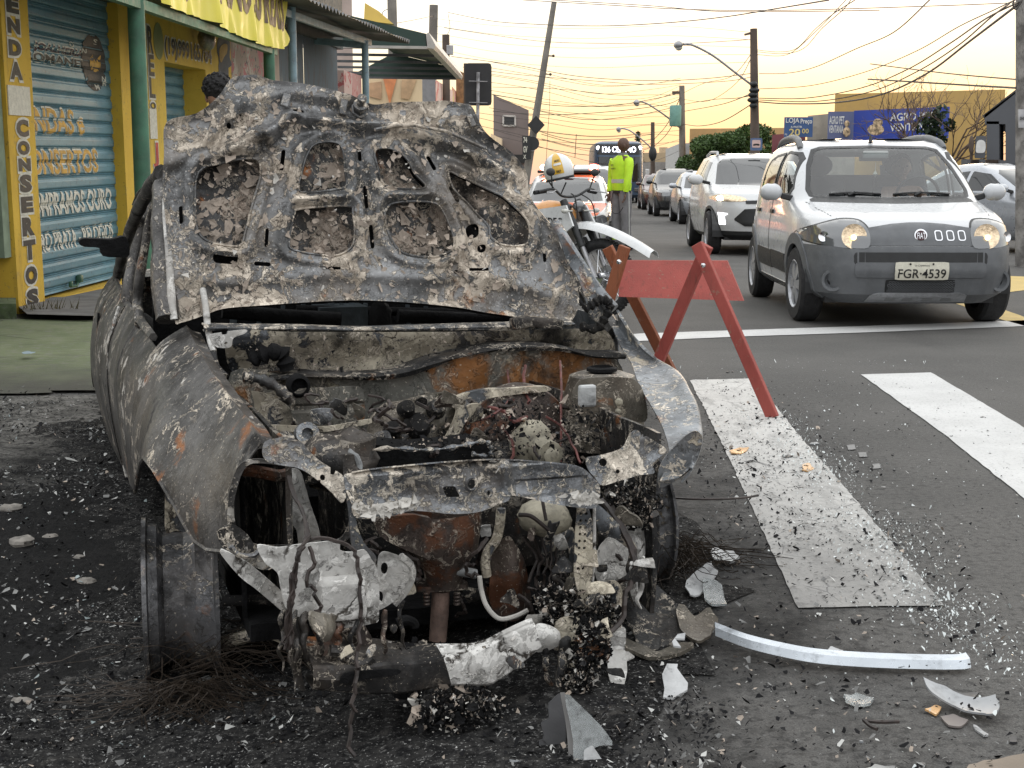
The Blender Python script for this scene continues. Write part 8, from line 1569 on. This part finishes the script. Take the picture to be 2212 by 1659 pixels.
bits('char_crumbs',26000,left,.0034,[M['blk'],M['ashg'],M['ashw'],M['bluebit']],[.62,.25,.08,.05],2,.45)
bits('char_crumbs',17000,front,.0027,[M['blk'],M['ashg'],M['ashw'],M['flk']],[.78,.15,.04,.03],3,.55)
bits('ash_scraps',420,left,.0095,[M['ashg'],M['ashw'],M['flk']],[.6,.3,.1],4,.3);bits('ash_scraps',70,front,.008,[M['ashw'],M['ashg']],[.5,.5],5,.3)
def road_speck(r): return r.uniform(-.2,2.4),1.6+5.5*r.rand()
bits('char_crumbs',4200,road_speck,.0026,[M['blk'],M['ashg'],M['ashw']],[.72,.16,.12],6,.3)
# crumbled window glass in a band along the crossing stripe
E1=[G(*p)[:2] for p in((1655,890),(1745,985),(1840,1090),(1940,1200),(2040,1310),(2090,1390),(2130,1450))]
def glassband(r):
    t=r.uniform(0,len(E1)-1.001);i=int(t);p=E1[i]+(E1[i+1]-E1[i])*(t-i);return p[0]+r.normal(0,.055)+r.exponential(.05)*r.choice((-1,1)),p[1]+r.normal(0,.10)
M['crumb']=NT('crumbled window glass').done((.62,.66,.65),.15,0,None,Specular_IOR_Level=.8)
bits('glass_crumbs',4800,glassband,.0017,[M['crumb']],[1],7,.8);
def glasswide(r): return r.uniform(.6,2.6),2.0+6*r.rand()
bits('glass_crumbs',800,glasswide,.0024,[M['crumb']],[1],8,.7)
def stripe(r):
    t=r.uniform(0,1);p=np.array(G(1540,900)[:2])*(1-t)+np.array(G(1880,1300)[:2])*t;return p[0]+r.normal(0,.16),p[1]+r.normal(0,.2)
bits('char_crumbs',1100,stripe,.0032,[M['blk'],M['ashg']],[.8,.2],9,.3)
# black plastic shards one can point at
SG='dark plastic shards on the crossing';rs_=np.random.RandomState(15)
def shard(name,label,cat,pts,mat,th=.004,curl=.0,grp=None,lift=.006,tilt=0.):
    """a broken piece lying where its outline meets the road"""
    o=np.array([G(x,y,.01)[:2] for x,y in pts]);c=o.mean(0);z0=float(gz(*c));R=max(.02,np.ptp(o,axis=0).max())
    d=np.array([c[0],c[1]]);fn=lambda u,v,h:np.stack([u,v,z0+lift+h+curl*(((u-c[0])/R)**2+((v-c[1])/R)**2*.5)*R+tilt*(v-c[1])],-1)
    rj=np.random.RandomState(int(abs(pts[0][0]*7+pts[0][1])));o=np.concatenate([[a_,a_+(b__-a_)*.5+rj.normal(0,.035*R,2)] for a_,b__ in zip(o,np.roll(o,-1,0))])
    ob=panel(fn,sm(o,3) if 'liner' in name else o,[],R/16,th,lambda P,S:wobble(len(pts)*7,30)(P)*.003).build(name,mat,None,40);tag(ob,label,cat,grp);return ob
M['shardk']=plain('black plastic shard',(.022,.022,.024),.4,0,.3,9);M['shardg']=plain('grey painted shard',(.26,.27,.28),.35,0,.2,6,dirt=((.08,.08,.08),.6));M['shardw']=plain('pale inner shard',(.40,.405,.405),.5,0,.25,9,.3,60,dirt=((.07,.07,.07),.85));M['shardo']=plain('orange lens shard',(.60,.36,.16),.3)
P_=[(1552,918,22),(1565,800,34),(1585,800,14),(1604,885,12),(1645,905,10),(1662,912,12),(1672,896,14),(1690,900,16),(1705,925,14),(1715,918,10),(1700,945,14),(1702,984,32),(1745,1000,12),(1780,1010,16),(1716,958,18),(1760,955,30),(1668,985,12),(1850,1075,14),(1895,1103,24),(1878,1146,12),(1905,1185,14),(1915,1180,10),(1935,1222,30),(2090,1063,12),(2120,898,16),(2070,1197,10),(2130,900,10),(1990,1300,46),(2005,1360,26),(2060,1415,28),(2110,1580,22),(2050,1635,24),(1940,1510,20),(1600,1635,26),(1490,1520,30),(1860,1590,10),(2025,1620,18),(1990,1640,28),(2190,1590,40),(2040,1180,12)]
for k,(x,y,w_) in enumerate(P_):
    n=rs_.randint(4,7);t=np.sort(rs_.uniform(0,6.28,n));w_*=.8;a=rs_.uniform(.3,.6)*w_*(y-393)/900.;pts=[(x+w_*.5*math.cos(q)*rs_.uniform(.7,1.2),y+a*.5*math.sin(q)*rs_.uniform(.7,1.2)) for q in t]
    shard('plastic_shard','small dark plastic shard lying on the road near the crossing stripe','shard',pts,M['shardk'] if k%5 else M['shardg'],.004,rs_.uniform(0,.25),SG)
shard('plastic_shard','orange-brown curled shard on the first crossing stripe','shard',[(1575,972),(1600,966),(1618,968),(1600,978),(1578,980)],M['shardo'],.004,.3)
shard('plastic_shard','orange-lined shard beside the dark shards on the first stripe','shard',[(1735,1010),(1745,998),(1750,1000),(1760,1010),(1745,1018)],M['shardo'],.004,.2)
shard('bumper_shard','pearly grey curved bumper shard at the lower right','bumper piece',[(1993,1500),(2040,1502),(2090,1515),(2150,1522),(2158,1535),(2140,1556),(2120,1548),(2060,1530),(2010,1518)],M['shardg'],.004,.5,lift=.02,tilt=.1)
shard('plastic_shard','small orange shard under the pearly bumper shard','shard',[(1998,1526),(2020,1517),(2034,1522),(2022,1538)],M['shardo'],.004,.2)
shard('plastic_shard','grey inner shard below the pearly bumper shard','shard',[(2032,1540),(2060,1535),(2092,1548),(2075,1562),(2050,1560)],plain('grey brown shard',(.16,.14,.13),.5),.004,.2)
shard('plastic_shard','small white shard right of the grey inner shard','shard',[(2103,1556),(2118,1565),(2136,1578),(2125,1582),(2106,1566)],M['shardw'],.004,.2)
shard('plastic_shard','black shard above the pearly bumper shard','shard',[(2040,1485),(2080,1492),(2116,1494),(2100,1506),(2060,1500)],M['shardk'],.004,.3)
shard('glass_shard','clear crumpled lens shard on the asphalt','lens shard',[(1822,1494),(1850,1490),(1888,1504),(1880,1514),(1845,1514),(1826,1506)],M['glass_shard'],.006,.5)
shard('plastic_shard','white folded shard beside the chrome strip','shard',[(1777,1400),(1795,1387),(1822,1398),(1800,1398)],M['shardw'],.004,.5)
shard('plastic_shard','tan cracked shard in the lower right corner','shard',[(2085,1659),(2110,1640),(2150,1632),(2212,1625),(2240,1700),(2090,1690)],plain('tan rubble',(.22,.18,.14),.85,0,.2,8,.4,30),.012,.1)
shard('plastic_shard','pale chunk at the bottom edge, right of centre','shard',[(1868,1650),(1890,1640),(1935,1645),(1920,1670),(1880,1672)],plain('grey rubble',(.26,.26,.25),.85,0,.4,14,.6,30),.02,.1)
# pieces around the front end
shard('bumper_shard','white upright-curved bumper shard left of the tangled right wheel wires','bumper piece',[(1480,1272),(1500,1256),(1535,1248),(1552,1258),(1520,1272),(1492,1284)],M['shardw'],.004,.6,lift=.03,tilt=.4)
shard('lens_shard','clear broken headlamp lens beside the white bumper shard','lens shard',[(1518,1264),(1545,1266),(1560,1272),(1572,1302),(1540,1300),(1522,1290)],M['glass_shard'],.006,.5,lift=.02,tilt=.2)
shard('bumper_shard','white torn bumper corner below the exhaust side of the wreck','bumper piece',[(1442,1440),(1450,1420),(1476,1402),(1470,1425),(1492,1468),(1466,1478),(1445,1496),(1436,1470)],M['shardw'],.004,.5,lift=.03,tilt=.35)
shard('liner_piece','dark curved wheel-arch liner under the right front corner','liner',[(1348,1345),(1360,1310),(1400,1290),(1440,1320),(1470,1345),(1470,1375),(1440,1395),(1380,1385)],M['dark'],.006,.9,lift=.03,tilt=.35)
shard('liner_piece','grey-beige liner tip next to the chrome strip','liner',[(1460,1340),(1470,1330),(1500,1342),(1530,1335),(1552,1350),(1535,1368),(1510,1378),(1470,1360)],M['tower'],.006,.6,lift=.03,tilt=.3)
shard('bumper_shard','tan and black bumper slab below the dark liner','bumper piece',[(1346,1380),(1380,1385),(1420,1395),(1470,1385),(1505,1392),(1470,1402),(1400,1405),(1350,1398)],M['tower'],.008,.4,lift=.02,tilt=.1)
shard('torn_metal','pale torn metal tab hanging at the bumper end','metal scrap',[(1300,1325),(1312,1350),(1340,1372),(1352,1395),(1335,1410),(1318,1400),(1308,1370)],M['white'],.004,.6,lift=.06,tilt=.5)
shard('torn_metal','white torn metal scrap left of the white bumper corner','metal scrap',[(1312,1425),(1330,1410),(1352,1415),(1348,1450),(1335,1465),(1322,1450)],M['white'],.004,.4,lift=.02,tilt=.4)
shard('bumper_shard','pale long shard by the right front wheel','bumper piece',[(1534,1200),(1548,1192),(1585,1198),(1598,1206),(1580,1212),(1540,1208)],M['shardw'],.006,.3,lift=.02,tilt=.2)
# chrome strip lying on the road
A=[];P=sm([G(x,y,.02) for x,y in((1545,1357),(1610,1382),(1690,1402),(1770,1416),(1880,1424),(2000,1428),(2070,1428),(2090,1424))],5,False)
for p in P: A.append([p+np.array([0,-.018,-.012]),p+np.array([0,-.010,.004]),p+np.array([0,.012,.008]),p+np.array([0,.020,.0])])
tag(MB().solid(np.array(A)[:,::-1],.003).build('trim_strip',plain('bright trim strip',(.52,.56,.60),.25,.35,.12,9,dirt=((.12,.12,.12),.5)),None,50),'long bright bent trim strip lying on the asphalt','trim strip')
# broken headlamp unit at the bottom edge
hu=empty('headlamp_unit',tuple(G(1230,1600)),0,'broken grey and clear headlamp unit standing on the ground at the bottom edge','headlamp')
def up_sheet(name,pts,y,mat,th=.006,h=None,par=hu,res=.006,amp=.006):
    F=Frame(AY(pts[0][0],pts[0][1],y),(1,0,0),(0,.35,1));o=sm(F.uvs(pts),3) if 'lens' in name or 'rim' in name else np.array(F.uvs(pts));return panel(F.P,o,[],res,th,lambda P,S:wobble(33,25)(P)*amp+(h(P) if h else 0)).build(name,mat,par,40,world=True)
yb=float(G(1230,1640,gz(0,2.3))[1])
up_sheet('housing',[(1164,1600),(1176,1596),(1168,1560),(1186,1552),(1184,1520),(1205,1500),(1216,1492),(1222,1540),(1222,1640),(1215,1720),(1150,1720),(1150,1650),(1166,1644)],yb+.05,plain('dark housing plastic',(.04,.04,.042),.6,0,.2,12,.2,40),.02)
up_sheet('rim_edge',[(1210,1494),(1222,1500),(1236,1560),(1238,1640),(1232,1720),(1224,1720),(1228,1640),(1222,1560)],yb+.03,plain('pale rim plastic',(.15,.145,.14),.5),.012)
up_sheet('clear_lens',[(1220,1500),(1260,1530),(1300,1570),(1322,1600),(1328,1610),(1290,1612),(1270,1640),(1262,1720),(1236,1720),(1238,1600)],yb+.01,M['glass_shard'],.004)
up_sheet('lower_flange',[(1262,1620),(1280,1610),(1300,1640),(1366,1645),(1330,1680),(1280,1720),(1255,1720)],yb-.03,M['shardw'],.006)
up_sheet('side_flap',[(1100,1640),(1130,1645),(1160,1655),(1160,1690),(1110,1680)],yb-.02,M['shardg'],.006)
for k,(x,y,s_) in enumerate(((360,1223,26),(185,1224,24),(50,1168,34),(110,1155,18),(25,1113,28),(170,1186,16),(40,1430,30),(210,1300,16))):
    c=G(x,y,-.05);b=MB();rad=s_/FPX*c[1];b.ball((c[0],c[1],float(gz(c[0],c[1]))+rad*.28),(rad*.9,rad*.7,rad*.36),10,7,fn=lambda A,k=k:1+.38*wobble(500+k,2.6)(A)+.22*wobble(510+k,7)(A));tag(b.build('rubble_stone',plain('broken concrete lump',(.20,.185,.165),.9,0,.35,14,.5,40,dirt=((.05,.05,.05),.5)) if k==0 else bpy.data.materials['broken concrete lump'],None,12),'grey lump of broken concrete in the scorched strip left of the wreck','stone','concrete lumps on the scorched strip')
# nests of tyre cord left where the front tyres burnt
def nest(name,label,c,n,L,seed,spread,hgt,fan):
    r=np.random.RandomState(seed);b=MB()
    for k in range(n):
        a=fan+r.normal(0,1.0);l=L*r.uniform(.45,1.3);p=np.array([c[0]+r.normal(0,spread),c[1]+r.normal(0,spread*.55),float(gz(c[0],c[1]))+r.uniform(0,hgt)]);cv=r.normal(0,.55);P=[]
        for q in range(9):
            t=q/8;aa=a+cv*t;P.append(p+np.array([math.cos(aa)*l*t,math.sin(aa)*l*t*.75,hgt*math.sin(min(1,t*1.3)*2.6)*r.uniform(.5,1.)*.7]))
        P=np.array(P);P[:,2]=np.maximum(P[:,2],gz(P[:,0],P[:,1])+.003);b.tube(P,r.uniform(.0007,.0014),3,cap=False)
    return tag(b.build(name,M['tyrewire'],None,None),label,'wire nest')
c=G(395,1530,-.15);nest('cord_nest','spread brush of rusty tyre cord wire before the bare left front wheel',c,170,.24,1,.05,.05,-1.5)
c=G(395,1500,-.15);nest('cord_nest','loose ring of thin cord wire at the foot of the bare left front wheel',c,70,.34,4,.05,.10,.2)
c=G(1400,1265,-.03);nest('cord_nest','brown tangle of tyre cord wire behind the right front wheel',c,230,.17,2,.045,.09,-.7)
c=G(1440,1220,-.03);nest('cord_nest','fine stray cord wires right of the right front wheel',c,40,.26,3,.04,.02,.0)
b=MB();P=sm([G(1460,1076,.02),G(1500,1078,.03),G(1560,1078,.03),G(1610,1075,.02),G(1638,1070,.02)],5,False);b.tube(P,.004,5);tag(b.build('bent_rod',M['wire'],None,None),'thin dark bent rod reaching onto the first crossing stripe','rod')
for pts,lb in (([(1868,1557),(1900,1560),(1942,1559)],'long thin dark rod on the asphalt, right half of the photo'),([(1866,1555),(1880,1568),(1895,1575)],'short thin dark rod touching the long one')): b=MB();b.tube(sm([G(x,y,.01) for x,y in pts],4,False),.004,5);tag(b.build('thin_rod',M['wire'],None,None),lb,'rod')
pv2=[(1795,858),(1848,960),(1880,985),(1905,1000)]
for k,(x,y) in enumerate(((1838,962),(1863,978),(1892,1002))):
    shard('tape_scrap','flat grey scrap of tape on the asphalt between the two crossing stripes','scrap',[(x-9,y-4),(x+8,y-5),(x+11,y+5),(x-6,y+6)],plain('grey tape scrap',(.14,.14,.14),.5) if k==0 else bpy.data.materials['grey tape scrap'],.001,0,'grey tape scraps between the stripes',.004)
shard('leaf_litter','small pale blue scrap on the green pavement','scrap',[(48,777),(62,774),(78,776),(66,780),(52,780)],plain('pale blue scrap',(.25,.32,.36),.6),.002,.2,None,.05)
